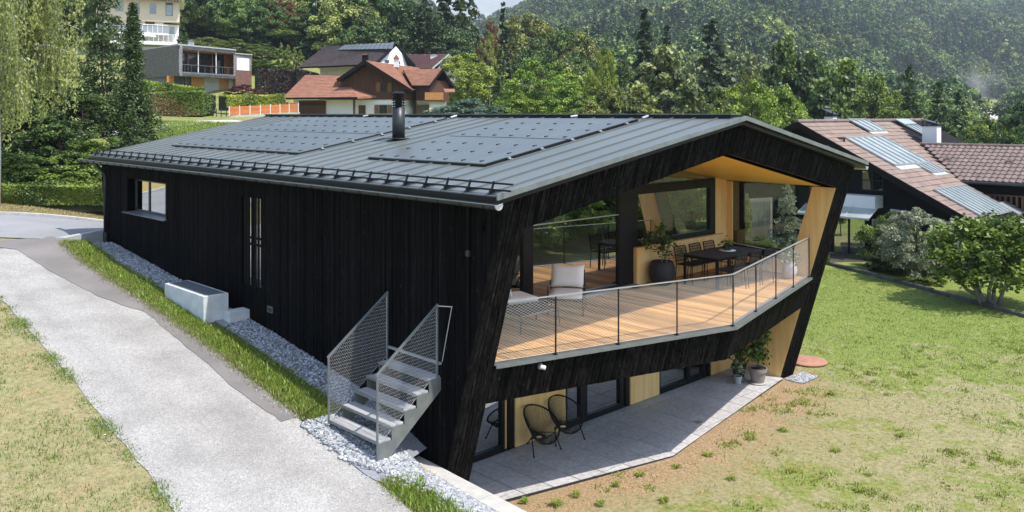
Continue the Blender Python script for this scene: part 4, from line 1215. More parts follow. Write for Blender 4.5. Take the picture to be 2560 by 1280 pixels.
# green verge strip
n = 17000
a = 5 + 21.2 * r.random(n) ** 1.3; b = 7.66 + (8.46 - 7.66) * r.random(n) ** .9 + r.normal(size=n) * .03
b = np.where(a < 11.6, 7.55 + r.random(n) * np.clip(.18 + (11.0 - a) * .5, 0, .55), b)
keep = ((a > 12.9) | (a < 10.7)) & ~((b > 8.15) & (a > 17.7) & (a < 20.3))
a, b = a[keep], b[keep]
zz = np.array([zside(bb, aa) for bb, aa in zip(b, a)]) - .01
P = abv(b, a, zz)
blades('verge_grass', P, r.uniform(.015, .085, len(P)) * (.6 + .6 * (np.sin(P[:, 0] * 5.1) * np.cos(P[:, 1] * 4.3) > 0)), M['grass'], 7, .05, .0055, 5, label='lush green grass strip between the driveway and the long wall')
n = 3500; a = 8 + 18 * r.random(n); b = r.normal(7.72, .09, n); kk = (a > 13) | (a < 10.7); a, b = a[kk], b[kk]
blades('verge_straw_grass', abv(b, a, np.array([zside(bb, aa) for bb, aa in zip(b, a)]) - .01), r.uniform(.02, .10, len(a)), M['drygrass'], 5, .05, .005, 55, 1.3, label='dry bleached grass fringe where the verge meets the path')
n = 3200; a = 8 + 14 * r.random(n); kk = (np.sin(a * 2.3) + np.sin(a * 5.7 + 1) + r.normal(size=n) * .7) > .5; a = a[kk]; n = len(a); b = np.array([left_edge(x) for x in a]) + np.abs(r.normal(size=n)) * -.16 + .08
P = abv(b, a, 0 * a); P[:, 2] = [gab(bb, aa) for bb, aa in zip(b, a)]
blades('path_edge_grass', P, r.uniform(.02, .09, n), M['grass'], 6, .05, .006, 57, 1.2, label='grass creeping over the left edge of the driveway')
n = 5500; a = 8 + 18 * r.random(n) ** 1.2; b = r.uniform(7.72, 8.2, n); kk = (a > 13) | (a < 10.7); a, b = a[kk], np.where(a[kk] < 11, b[kk] - .12, b[kk])
blades('verge_sunlit_grass', abv(b, a, np.array([zside(bb, aa) for bb, aa in zip(b, a)])), r.uniform(.03, .09, len(a)), M['l_bright'], 6, .05, .006, 58, .9, label='bright green grass with painted sunlight along the outer half of the verge')  # lighter blades paint sunlight onto the outer half of the strip
# broad leaves of weeds in the verge
n = 420; a = np.where(r.random(n) < .4, r.uniform(8, 10.5, n), r.uniform(13, 26, n)); b = np.where(a < 11, r.uniform(7.6, 8.1, n), r.uniform(7.7, 8.35, n))
P = abv(b, a, np.array([zside(bb, aa) for bb, aa in zip(b, a)]) + .02)
blades('verge_weeds', P, r.uniform(.05, .12, n), M['l_bright'], 6, .04, .012, 6, 1.2, label='broad leaved weeds growing in the verge')
# lawns: tufts over the driveway lawn and the garden lawn
n = 26000
X_ = r.uniform(-12, -1.0, n); Y_ = 9.5 + 14 * r.random(n)
aa = X_ * D1[0] + Y_ * D1[1]; bb = X_ * D2[0] + Y_ * D2[1]
k = (bb < np.array([left_edge(x) for x in aa]) + .02 + .06 * r.normal(size=n)) & (aa < 25.0)
X_, Y_ = X_[k], Y_[k]; Pl = np.c_[X_, Y_, ground(X_, Y_)]
patch = np.sin(X_ * 1.9 + np.sin(Y_ * 1.3)) * np.cos(Y_ * 1.6 + 1) + .5 * r.normal(size=len(X_))
blades('driveway_lawn_grass', Pl[patch > .15], r.uniform(.02, .085, (patch > .15).sum()), M['grass'], 5, .06, .006, 8, 1.0, label='green tufts in the dry lawn left of the driveway')
thin = (patch <= .15) & (r.random(len(patch)) < np.clip(.25 + .5 * np.sin(X_ * .9 + 2) * np.cos(Y_ * 1.1), .05, 1))
blades('driveway_lawn_straw', Pl[thin], r.uniform(.02, .06, thin.sum()), M['drygrass'], 5, .06, .006, 9, 1.2, label='dry straw coloured grass left of the driveway')
n = 60000
X_ = r.uniform(.3, 24, n); Y_ = 11 + 28 * r.random(n) ** 1.2
aa = X_ * D1[0] + Y_ * D1[1]; bb = X_ * D2[0] + Y_ * D2[1]
k = (X_ / Y_ < .60) & (bb > 9.15) & ((aa < np.array([pedge(min(x, BI1)) for x in bb]) - .04) | (bb > 21.85)) & ~((bb > 20.1) & (bb < 21.8) & (aa > 10.95)) & (aa < 26)
kl = (Y_ - 40.3) * (29.7 - 40.3) * 0 
# nothing beyond the neighbour's kerb
kx = 14.6 + (Y_ - 40.3) * (17.5 - 14.6) / (29.7 - 40.3)
k &= X_ < kx - .1
X_, Y_, bb, aa = X_[k], Y_[k], bb[k], aa[k]
Pl = np.c_[X_, Y_, ground(X_, Y_)]
gr = Y_ + .10 * X_ + 1.5 * np.sin(X_ * .8) > 25.4
nd = np.hypot((bb - 15.5) * .75, aa - 10.5) - 3.2
sparse = r.random(len(X_)) < np.clip(.10 + nd * .12, .1, .9)
patch = np.sin(X_ * 1.1 + 1.5 * np.sin(Y_ * .7)) * np.cos(Y_ * .9 + 1) + .6 * r.normal(size=len(X_)) + .5
g1 = (gr | (patch > .1)) & sparse; g2 = (~gr & (patch <= .1)) & sparse
blades('garden_lawn_grass', Pl[g1], r.uniform(.03, .075, g1.sum()), M['grass'], 4, .08, .008, 10, .9, label='green grass tufts of the garden lawn')
blades('garden_lawn_straw', Pl[g2], r.uniform(.02, .06, g2.sum()), M['drygrass'], 4, .08, .008, 12, 1.2, label='dry grass tufts of the garden lawn near the patio')
# individual weeds on the bare soil near the patio: rosettes
WEEDS = {1880: 'large weed rosette on the bare soil right of the sunlit patio corner', 1440: 'weed rosette at the bottom edge just right of the pale slab wall', 1390: 'leafy weed rosette at the bottom edge touching the pale patio rim', 1540: 'small weed near the bottom edge, third from the pale slab wall',
 1600: 'weed rosette in the soil below the middle of the patio rim', 1690: 'weed rosette just below the kink of the patio rim', 1770: 'weed right of the kink of the patio rim', 1960: 'weed in the dry lawn straight below the gravel tray', 2090: 'weed in the dry lawn below and right of the gravel tray',
 1830: 'weed low in the dry lawn below the sunlit patio wedge', 2010: 'weed just in front of the steel edged gravel tray', 2080: 'wide weed in the lawn right of the gravel tray', 1310: 'leafy weed at the inner corner of slab wall and patio rim', 1500: 'weed at the very bottom edge, second from the slab wall',
 1980: 'weed in the middle of the dry lawn, well below the rusty disc', 2250: 'lone weed farthest right in the dry lawn', 815: 'green weed tuft growing in the gravel beside the stairs', 1745: 'small weed against the sunlit patio rim', 1660: 'weed at the bottom edge below the patio kink', 2150: 'weed near the bottom edge of the dry lawn, farthest right of that row'}
for (px, py, s) in [(1880, 1100, .3), (1440, 1240, .25), (1390, 1262, .3), (1540, 1215, .2), (1600, 1190, .22), (1690, 1170, .2), (1770, 1140, .25), (1960, 1080, .28), (2090, 1130, .25), (1830, 1200, .22), (2010, 1010, .2), (2080, 985, .3), (1310, 1255, .22), (1500, 1262, .2), (1980, 1180, .25), (2250, 1090, .25), (815, 1090, .22), (1745, 1060, .18), (1660, 1255, .25), (2150, 1230, .25)]:
    if px == 815: base = W(px, py, (CAM_H + 1.2) * FPX / (py - 286))
    else: base = W(px, py, (CAM_H + 2.795) * FPX / (py - 286))
    s *= .72; m_ = 46; t = r.uniform(0, 6.28, m_); rad_ = s * r.uniform(.4, 1, m_); up = s * r.uniform(.1, .5, m_)
    d = np.c_[np.cos(t), np.sin(t), 0 * t]; sd = np.c_[-np.sin(t), np.cos(t), 0 * t] * .010
    c0 = np.zeros((m_, 3)); mid_ = d * rad_[:, None] * .55 + np.c_[0 * t, 0 * t, up]; tp = d * rad_[:, None] + np.c_[0 * t, 0 * t, up * .6]
    V = np.stack([c0, mid_ + sd, tp, mid_ - sd], 1).reshape(-1, 3); F = np.arange(len(V)).reshape(-1, 4)
    o = np_mesh('weed_tuft', V, F, M['grass'], attrs={'tint': ('FACE', r.uniform(.1, 1, m_))})
    o.location = (base[0], base[1], base[2] + .01)
    tag(o, WEEDS[px], 'weed', None if px == 815 else 'weeds in the dry lawn by the patio')
n = 900
X_ = r.uniform(.5, 17, n); Y_ = r.uniform(11.5, 27, n)
aa = X_ * D1[0] + Y_ * D1[1]; bb = X_ * D2[0] + Y_ * D2[1]
k = (X_ / Y_ < .60) & (bb > 9.3) & ((aa < np.array([pedge(min(x, BI1)) for x in bb]) - .1) | (bb > 22)) & ((np.sin(X_ * 1.7 + Y_) + np.cos(Y_ * 1.1 - X_ * .6) + r.normal(size=n) * .6) > .2)
Pw = np.c_[X_[k], Y_[k], ground(X_[k], Y_[k])]; Pw = np.repeat(Pw, 9, 0) + np.c_[r.normal(size=(9 * k.sum(), 2)) * .10, np.zeros(9 * k.sum())]
blades('lawn_clumps', Pw, r.uniform(.03, .10, len(Pw)), M['grass'], 5, .04, .012, 31, 1.1, label='scattered darker clover and grass clumps in the dry lawn')
# rusty round plate on the lawn
rd = MB(); rd.lathe([(.52, 0), (.55, .02), (.50, .05), (.12, .075)], (0, 0, 0), 36)
o = rd.build('fire_bowl_cover', M['rust'], None, smooth=True)
pz = W(2018, 904, (CAM_H + 2.795) * FPX / (904 - 286)); o.location = tuple(pz)
tag(o, 'flat round rusty disc lying on the lawn behind the right fin', 'disc')

# ------------------------------------------------------------------ TERRACE FURNITURE
def cushion(mb, x0, x1, y0, y1, z0, z1, puff=.03, n=6, mi=0):
    """pillow like slab: rounded toward its edges"""
    vs = []
    for side in (0, 1):
        for i in range(n + 1):
            for j in range(n + 1):
                u, v = i / n, j / n
                f = (1 - (2 * u - 1) ** 6) * (1 - (2 * v - 1) ** 6)
                z = (z1 - puff + puff * f) if side else (z0 + puff - puff * f)
                vs.append((x0 + (x1 - x0) * u, y0 + (y1 - y0) * v, z))
    m = (n + 1) ** 2; fs = []
    for i in range(n):
        for j in range(n):
            a = i * (n + 1) + j
            fs += [(a, a + 1, a + n + 2, a + n + 1), (m + a, m + a + n + 1, m + a + n + 2, m + a + 1)]
    ring = [i * (n + 1) for i in range(n + 1)] + [n * (n + 1) + j for j in range(1, n + 1)] + [i * (n + 1) + n for i in range(n - 1, -1, -1)] + [j for j in range(n - 1, 0, -1)]
    for k in range(len(ring)):
        a, b = ring[k], ring[(k + 1) % len(ring)]
        fs.append((a, b, m + b, m + a))
    mb.add(vs, fs, mi)
def T3(mb, M4):
    mb.v = [tuple(M4 @ Vector(p)) for p in mb.v]; return mb

# armchair: local x right, y back, seat faces -y
ac = thingH('lounge_chair', 'black framed lounge armchair with puffy white cushions behind the balcony railing', 'armchair', 13.38, 12.30, 0, rz=R(-52))
OFF[ac.name] = (0, 0, 0)
mb = MB()
for sx in (-.36, .36):
    mb.tube([(sx, -.33, 0), (sx, -.33, .58), (sx, .30, .62), (sx, .40, 0)], .012, 6)
    mb.tube([(sx * .96, .2, .36), (sx * .96, .42, .82)], .012, 6)
mb.tube([(-.36, -.33, .30), (.36, -.33, .30)], .012, 6); mb.tube([(-.36, .38, .32), (.36, .38, .32)], .012, 6)
for z in (.6, .7, .8): mb.tube([(-.345, .24 + (z - .36) * .47, z), (.345, .24 + (z - .36) * .47, z)], .009, 6)
mb.box(-.34, .34, -.32, .34, .30, .325); mb.build('frame', M['blackmetal'], ac, smooth=False)
mb = MB(); cushion(mb, -.34, .34, -.37, .30, .325, .47, .035); mb.build('seat_cushion', M['white'], ac, smooth=True)
mb = MB(); cushion(mb, -.34, .34, -.24, .24, -.10, .10, .08, 10)
for i, p in enumerate(mb.v):
    u = abs(p[0]) / .34; w_ = abs(p[1]) / .24
    mb.v[i] = (p[0] * (1 + .05 * (w_ > .9) - .03 * (1 - u)), p[1] * (1 - .10 * (1 - u ** 2)), p[2])
T3(mb, Matrix.Translation((0, .22, .72)) @ Matrix.Rotation(R(68), 4, 'X')); mb.build('back_cushion', M['white'], ac, smooth=True)
# sofa by the left fin
so_ = thingH('lounge_sofa', 'black framed lounge seat with white cushions beside the front left fin', 'sofa', 12.21, 12.74, 0, rz=R(76))
OFF[so_.name] = (0, 0, 0)
mb = MB(); W2 = .36
for sx in (-W2, W2):
    mb.tube([(sx, -.36, 0), (sx, -.36, .34), (sx, .40, .34), (sx, .42, 0)], .012, 6); mb.tube([(sx, .28, .34), (sx, .46, .80)], .012, 6)
mb.tube([(-W2, .46, .80), (W2, .46, .80)], .012, 6)
for z in (.5, .62, .72): mb.tube([(-W2, .28 + (z - .34) * .4, z), (W2, .28 + (z - .34) * .4, z)], .008, 5)
mb.box(-W2, W2, -.36, .38, .30, .325); mb.build('frame', M['blackmetal'], so_)
mb = MB(); cushion(mb, -W2 + .01, W2 - .01, -.42, .32, .325, .47, .03, 8); mb.build('seat_cushion', M['white'], so_, smooth=True)
for x in (0,):
    mb = MB(); cushion(mb, -.34, .34, -.25, .25, -.09, .09, .07, 8); T3(mb, Matrix.Translation((x, .27, .72)) @ Matrix.Rotation(R(70), 4, 'X')); mb.build('back_cushion', M['white'], so_, smooth=True)
# low coffee table
ct = thingH('coffee_table', 'low dark coffee table with slanted thin legs between the white seats', 'table', 11.95, 11.98, 0, rz=R(2))
OFF[ct.name] = (0, 0, 0)
mb = MB(); mb.box(-.55, .55, -.32, .32, .315, .335); mb.build('table_top', M['fabric_dark'], ct, bevel=.004)
mb = MB(); mb.bar((-.55, -.325, .33), (.55, -.325, .33), .006, .02); mb.build('edge_band', M['greymetal'], ct)
for sx in (-1, 1):
    for sy in (-1, 1):
        mb = MB(); mb.tube([(sx * .52, sy * .29, .315), (sx * .56, sy * .31, 0)], .009, 6); mb.build('leg', M['blackmetal'], ct)
# round dark side shape: ottoman mat by the door
# planter with citrus tree
def leafcard(C, size, rg, up=.35, elong=1.7, outward=None):
    """leaf quads: C centres (n,3); returns V,F"""
    n = len(C)
    nrm = rg.normal(size=(n, 3)); nrm[:, 2] = np.abs(nrm[:, 2]) + up
    if outward is not None: nrm += outward
    nrm /= np.linalg.norm(nrm, axis=1, keepdims=True)
    t = rg.normal(size=(n, 3)); t -= (t * nrm).sum(1, keepdims=True) * nrm; t /= np.linalg.norm(t, axis=1, keepdims=True)
    u = np.cross(nrm, t)
    s = (np.asarray(size) * rg.uniform(.6, 1.25, n))[:, None]
    V = np.stack([C - t * s * elong * .5, C + u * s * .45 - t * s * .05, C + t * s * elong * .5, C - u * s * .45 - t * s * .05], 1).reshape(-1, 3)
    return V, np.arange(len(V)).reshape(-1, 4)
pl_ = thingH('potted_citrus', 'small leafy tree in a round black clay pot before the oak parapet', 'potted tree', 17.25, 12.72, 0)
OFF[pl_.name] = (0, 0, 0)
mb = MB(); mb.lathe([(.20, 0), (.27, .08), (.315, .25), (.31, .42), (.26, .56), (.235, .57), (.22, .50)], (0, 0, 0), 28); mb.build('pot', M['potblack'], pl_, smooth=True)
mb = MB(); mb.lathe([(.225, .5), (.0, .51)], (0, 0, 0), 16, cap=False); mb.build('soil', M['soil'], pl_)
mb = MB(); mb.tube([(0, 0, .5), (.01, 0, .8), (0, .01, 1.1)], [.013, .010, .006], 6)
for k in range(9):
    t = k * 2.4; mb.tube([(0, 0, .8 + k * .04), (.16 * math.cos(t), .16 * math.sin(t), .92 + k * .05)], .004, 4)
mb.build('trunk', M['greybark'], pl_)
rg = np.random.default_rng(5)
C = []
for k in range(24):
    c = rg.normal(size=3) * np.array([.18, .18, .15]) + np.array([0, 0, 1.02]); C.append(c + rg.normal(size=(18, 3)) * .06)
C.append(np.c_[rg.normal(size=(40, 2)) * .04, rg.uniform(1.15, 1.48, 40)])
C = np.concatenate(C)
V, F = leafcard(C, .062, rg, .2)
np_mesh('foliage', V, F, M['l_dark'], pl_, {'tint': ('FACE', rg.uniform(0, 1, len(F)))})
# dining table
dt = thingH('dining_table', 'long dark dining table with thin legs on the terrace', 'table', 18.6, 11.87, 0)
OFF[dt.name] = (0, 0, 0)
mb = MB(); mb.box(-1.0, 1.0, -.50, .50, .725, .745); mb.build('table_top', M['fabric_dark'], dt, bevel=.004)
mb = MB(); mb.box(-.96, .96, -.46, -.44, .66, .724); mb.box(-.96, .96, .44, .46, .66, .724); mb.box(-.96, -.94, -.44, .44, .66, .724); mb.box(.94, .96, -.44, .44, .66, .724); mb.build('table_frame', M['blackmetal'], dt)
for sx in (-.96, .96):
    for sy in (-.46, .46):
        mb = MB(); mb.box(sx - .025, sx + .025, sy - .025, sy + .025, 0, .724); mb.build('leg', M['blackmetal'], dt)
def dining_chair(label, b, a, rz):
    t = thingH('dining_chair', label, 'chair', b, a, 0, rz=rz, group='black woven chairs round the dining table')
    OFF[t.name] = (0, 0, 0)
    mb = MB(); mb.box(-.24, .24, -.24, .22, .43, .465); mb.build('seat', M['fabric_dark'], t, bevel=.008)
    for sx in (-.255, .255):
        mb = MB(); mb.tube([(sx, -.24, 0), (sx, -.24, .63), (sx, -.19, .665), (sx, .22, .665)], .012, 6); mb.build('leg', M['blackmetal'], t)
        mb = MB(); mb.tube([(sx, .26, 0), (sx, .22, .44), (sx * .94, .31, .84)], .012, 6); mb.build('leg', M['blackmetal'], t)
    mb = MB(); mb.tube([(-.24, .30, .80), (-.22, .315, .85), (.22, .315, .85), (.24, .30, .80)], .014, 6)
    mb.tube([(-.24, .235, .50), (.24, .235, .50)], .010, 6); mb.build('back_frame', M['blackmetal'], t)
    mb = MB()
    for i in range(9): x = -.21 + i * .0525; mb.tube([(x, .24, .50), (x, .305, .84)], .010, 4)
    for i in range(5): z = .53 + i * .065; mb.tube([(-.235, .247 + (z - .5) * .18, z), (.235, .247 + (z - .5) * .18, z)], .009, 4)
    mb.build('woven_back', M['fabric_dark'], t)
    return t
for i, b in enumerate((17.98, 18.62, 19.24)):
    dining_chair(['black woven chair on the parapet side of the dining table, nearest the black clay pot', 'middle black woven chair on the parapet side of the dining table', 'black woven chair on the parapet side, at the far end of the dining table'][i], b, 12.42, 0)
    dining_chair(['black woven chair on the railing side of the dining table, closest to the camera', 'middle black woven chair on the railing side of the dining table', 'black woven chair on the railing side, at the far end of the dining table'][i], b, 11.28, R(180))
tp = thingH('table_plant', 'dark bushy plant in a black bowl on a white plate on the dining table', 'plant', 18.75, 11.85, .745)
OFF[tp.name] = (0, 0, 0)
mb = MB(); mb.lathe([(.12, 0), (.20, .012), (.21, .022), (.0, .018)], (0, 0, 0), 28, cap=False); mb.build('plate', M['white'], tp, smooth=True)
mb = MB(); mb.lathe([(.07, .02), (.12, .06), (.125, .11), (.11, .112)], (0, 0, 0), 20); mb.build('bowl', M['potblack'], tp, smooth=True)
C = rg.normal(size=(160, 3)) * np.array([.07, .07, .05]) + np.array([0, 0, .18]); V, F = leafcard(C, .045, rg)
np_mesh('foliage', V, F, M['l_dark'], tp, {'tint': ('FACE', rg.uniform(0, .8, len(F)))})
vs_ = thingH('grey_vase', 'lilac grey vase with a pale leafy plant by the right end of the balcony railing', 'potted plant', 20.22, 10.98, 0)
OFF[vs_.name] = (0, 0, 0)
mb = MB(); mb.lathe([(.10, 0), (.17, .10), (.19, .22), (.15, .36), (.11, .40), (.12, .43), (.10, .40)], (0, 0, 0), 24); mb.build('pot', M['potlilac'], vs_, smooth=True)
C = rg.normal(size=(200, 3)) * np.array([.11, .11, .08]) + np.array([0, 0, .52]); V, F = leafcard(C, .07, rg)
np_mesh('foliage', V, F, M['l_silver'], vs_, {'tint': ('FACE', rg.uniform(0, 1, len(F)))})
# dark folded cloth beside the door threshold
cl = MB(); cushion(cl, -.14, .14, -.09, .09, 0, .07, .035)
o = cl.build('doormat_cloth', M['fabric_dark'], None, smooth=True); o.location = ab(16.5, 12.95, -.012); o.rotation_euler = (0, 0, TH)
tag(o, 'small dark folded cloth on the deck at the foot of the black column', 'cloth')

# inside: shell chairs, table, pendant lamps
def shell_chair(b, a, rz, label):
    t = thingH('shell_chair', label, 'chair', b, a, -.02, rz=rz, group='cream shell chairs behind the terrace glass')
    OFF[t.name] = (0, 0, 0); mb = MB(); n = 10; vs = []
    for i in range(n + 1):
        for j in range(n + 1):
            u = -1 + 2 * i / n; v = j / n
            y = -.24 + .48 * min(v * 1.6, 1); z = .45 + max(0, v - .5) * .74 + .12 * u * u * (1 - .3 * v); w_ = .26 * (1 - .25 * max(0, v - .7) / .3)
            vs.append((u * w_, y + .05 * max(0, v - .5) - .10 * u * u * max(0, v - .4), z))
    fs = [(i * (n + 1) + j, (i + 1) * (n + 1) + j, (i + 1) * (n + 1) + j + 1, i * (n + 1) + j + 1) for i in range(n) for j in range(n)]
    mb.add(vs, fs); mb.build('seat_shell', M['shell'], t, smooth=True)
    for sx in (-.2, .2):
        for sy in (-.2, .2): mb = MB(); mb.tube([(sx * .5, sy * .5, .44), (sx, sy, 0)], .012, 5); mb.build('leg', M['brownwood'], t)
shell_chair(15.0, 14.5, R(180), 'cream shell chair behind the sliding pane, left of the pair')
shell_chair(15.75, 14.9, R(160), 'cream shell chair behind the sliding pane, right of the pair')
shell_chair(14.9, 13.9, R(200), 'cream shell chair nearest the sliding pane')
tt = thingH('indoor_table', 'white topped indoor table behind the window above the parapet', 'table', 17.6, 14.4, -.02); OFF[tt.name] = (0, 0, 0)
mb = MB(); mb.box(-1.2, 1.0, -.45, .45, .93, .96); mb.build('table_top', M['white'], tt)
mb = MB(); mb.box(-1.1, .9, -.35, .35, 0, .93); mb.build('table_base', M['inwall'], tt)
for i, (b, a, z) in enumerate(((15.95, 14.1, 1.86), (17.3, 14.1, 1.78), (18.0, 14.4, 1.83))):
    t = thingH('pendant_lamp', ['flat black disc pendant lamp left of the black column', 'flat black disc pendant lamp in the left of the parapet window', 'flat black disc pendant lamp in the middle of the parapet window'][i], 'lamp', b, a, z, group='disc pendant lamps in the room'); OFF[t.name] = (0, 0, 0)
    mb = MB(); mb.lathe([(.26, 0), (.27, .02), (.20, .05), (.03, .07)], (0, 0, 0), 24); mb.build('shade', M['blackmetal'], t, smooth=True)
    mb = MB(); mb.tube([(0, 0, .06), (0, 0, 3.0 - z)], .004, 4); mb.build('cord', M['blackmetal'], t)

# ------------------------------------------------------------------ PATIO: wire chairs and pots
def wire_chair(b, a, rz, label):
    t = thingH('wire_chair', label, 'chair', b, a, -2.75, rz=rz, group='black string chairs on the patio'); OFF[t.name] = (0, 0, 0)
    Mx = Matrix.Translation((0, 0, .53)) @ Matrix.Rotation(R(40), 4, 'X')
    def ring(t_):   # egg shaped rim in its own plane: y up the back
        w_ = .37 * math.sin(t_); l_ = .46 * math.cos(t_)
        return Vector((w_ * (1 - .12 * math.cos(t_)), l_, .10 * math.sin(t_) ** 2))
    pts = [Mx @ ring(2 * math.pi * k / 36) for k in range(36)]
    mb = MB(); mb.tube(pts, .017, 6, close=True); mb.build('rim', M['blackmetal'], t, smooth=True)
    cen = Mx @ Vector((0, -.16, -.22))
    ht = [cen + Matrix.Rotation(R(20), 4, 'X') @ Vector((.085 * math.cos(2 * math.pi * k / 20), .05 * math.sin(2 * math.pi * k / 20), 0)) for k in range(20)]
    mb = MB(); mb.tube(ht, .010, 5, close=True); mb.build('seat_ring', M['blackmetal'], t)
    mb = MB()
    n = 74
    for k in range(n):
        th = 2 * math.pi * k / n
        p = Mx @ ring(th); q = cen + Matrix.Rotation(R(20), 4, 'X') @ Vector((.085 * math.sin(th), .05 * math.cos(th), 0))
        m_ = (p + q) / 2 + Vector((0, 0, -.07))
        mb.tube([p, m_, q], .0048, 3)
    mb.build('strings', M['fabric_dark'], t, kind='stuff')
    for (x0, y0, z0, x1, y1) in ((-.30, -.12, .33, -.36, -.26), (.30, -.12, .33, .36, -.26), (0, .12, .36, 0, .40)):
        mb = MB(); mb.tube([(x0, y0, z0), (x1, y1, 0)], .013, 6); mb.tube([(x1, y1, .03), (x1, y1, 0)], .016, 8); mb.build('leg', M['blackmetal'], t)
    mb = MB(); mb.tube([(-.30, -.12, .33), (0, .12, .33), (.30, -.12, .33), (0, -.22, .30), (-.30, -.12, .33)], .010, 6); mb.build('base_frame', M['blackmetal'], t)
wire_chair(12.76, 12.48, R(-6), 'black string lounge chair standing nearer the left fin on the patio')
wire_chair(13.56, 12.55, R(-14), 'black string lounge chair half before the oak panel, farther from the left fin')
def tapered_pot(b, a, label, r_, h_, mt, cat='potted plant'):
    t = thingH('potted_shrub', label, cat, b, a, -2.75); OFF[t.name] = (0, 0, 0)
    mb = MB(); mb.lathe([(r_ * .95, 0), (r_ * 1.05, .03), (r_ * .95, .035)], (0, 0, 0), 28); mb.build('saucer', M['concrete'], t, smooth=False)
    mb = MB(); mb.lathe([(r_ * .72, .03), (r_ * .98, h_ * .78), (r_ * 1.08, h_ * .78), (r_ * 1.10, h_), (r_ * .98, h_), (r_ * .95, h_ * .9)], (0, 0, 0), 28); mb.build('pot', mt, t, smooth=False)
    mb = MB(); mb.lathe([(r_ * .95, h_ * .9), (0.001, h_ * .92)], (0, 0, 0), 16, cap=False); mb.build('soil', M['soil'], t)
    return t
t = tapered_pot(19.95, 11.72, 'tall leafy shrub in a taupe clay pot with a saucer against the lower oak wall', .22, .40, M['potgrey'])
mb = MB()
for k in range(5): mb.tube([(.03 * k - .06, 0, .35), (.05 * math.sin(k * 2), .05 * math.cos(k * 2), .9), (.1 * math.sin(k * 2), .1 * math.cos(k * 2), 1.4)], .008, 5)
mb.build('trunk', M['bark'], t)
C = np.concatenate([rg.normal(size=(16, 3)) * .06 + np.array([rg.normal() * .13, rg.normal() * .13, rg.uniform(.62, 1.62)]) for k in range(52)])
V, F = leafcard(C, .075, rg, .1); np_mesh('foliage', V, F, M['l_mid'], t, {'tint': ('FACE', rg.uniform(0, 1, len(F)))})
t = tapered_pot(20.0, 12.30, 'shaded bushy shrub in a dark pot at the back corner of the patio', .18, .34, M['potblack'])
C = np.concatenate([rg.normal(size=(14, 3)) * .07 + np.array([rg.normal() * .17, rg.normal() * .17, rg.uniform(.5, 1.5)]) for k in range(50)])
V, F = leafcard(C, .075, rg, .1); np_mesh('foliage', V, F, M['l_dark'], t, {'tint': ('FACE', rg.uniform(0, 1, len(F)))})
t = tapered_pot(19.55, 12.05, 'small pale pot with a pale green sprig in the shade beside the taupe pot', .10, .20, M['concrete'])
C = rg.normal(size=(90, 3)) * np.array([.07, .07, .10]) + np.array([0, 0, .38]); V, F = leafcard(C, .06, rg, .1)
np_mesh('foliage', V, F, M['l_silver'], t, {'tint': ('FACE', rg.uniform(0, 1, len(F)))})

# ------------------------------------------------------------------ BUILDINGS BEYOND
def thingW(name, label, cat, loc, group=None):
    o = bpy.data.objects.new(name, None); col.objects.link(o)
    o.location = tuple(map(float, loc)); o.empty_display_size = .3
    OFF[o.name] = tuple(map(float, loc)); tag(o, label, cat, group); return o
def tiles_np(name, p00, p10, p11, p01, nr, nc, th, mt, parent, lift=.045, profile=False, hint=None, **kw):
    """rows of overlapping tiles on a quad: p00-p10 eave, p01-p11 ridge"""
    p00, p10, p11, p01 = [np.array(p, float) for p in (p00, p10, p11, p01)]
    nrm = np.cross(p10 - p00, p01 - p00); nrm /= np.linalg.norm(nrm)
    if nrm[2] < 0: nrm = -nrm
    if hint is not None and nrm @ np.array(hint, float) < 0: nrm = -nrm
    rg = np.random.default_rng(nr * 100 + nc)
    u = (np.arange(nc)[None, :] / nc); v = (np.arange(nr)[:, None] / nr)
    def P(u, v):
        u = u[..., None]; v = v[..., None]
        return (p00 * (1 - u) + p10 * u) * (1 - v) + (p01 * (1 - u) + p11 * u) * v
    uu = np.broadcast_to(u, (nr, nc)); vv = np.broadcast_to(v, (nr, nc))
    j = rg.uniform(-.012, .012, (nr, nc, 1)) * nrm
    V = []
    w = 1 / nc * .97; hgt = 1.06 / nr
    cols = [(0, .012), (.35, .055), (.65, .055), (1, .012)] if profile else [(0, .03), (1, .045)]
    for (cu, cz) in cols:
        V.append(P(uu + w * cu, vv) + nrm * (lift + cz) + j); V.append(P(uu + w * cu, np.minimum(vv + hgt, 1)) + nrm * (cz * .6) + j)
    for (cu, cz) in cols: V.append(P(uu + w * cu, vv) + nrm * .0 + j)
    k = len(cols); V = np.stack(V, 2).reshape(-1, 3)
    F = []
    for i in range(k - 1): F.append((2 * i, 2 * i + 2, 2 * i + 3, 2 * i + 1)); F.append((2 * k + i, 2 * k + i + 1, 2 * i + 2, 2 * i))
    n = 3 * k
    F = (np.array(F)[None] + (np.arange(nr * nc) * n)[:, None, None]).reshape(-1, 4)
    off = np.array(OFF[parent.name] if parent.name in OFF else OFF[parent.parent.name])
    return np_mesh(name, V - off, F, mt, parent, kind='stuff', **kw)

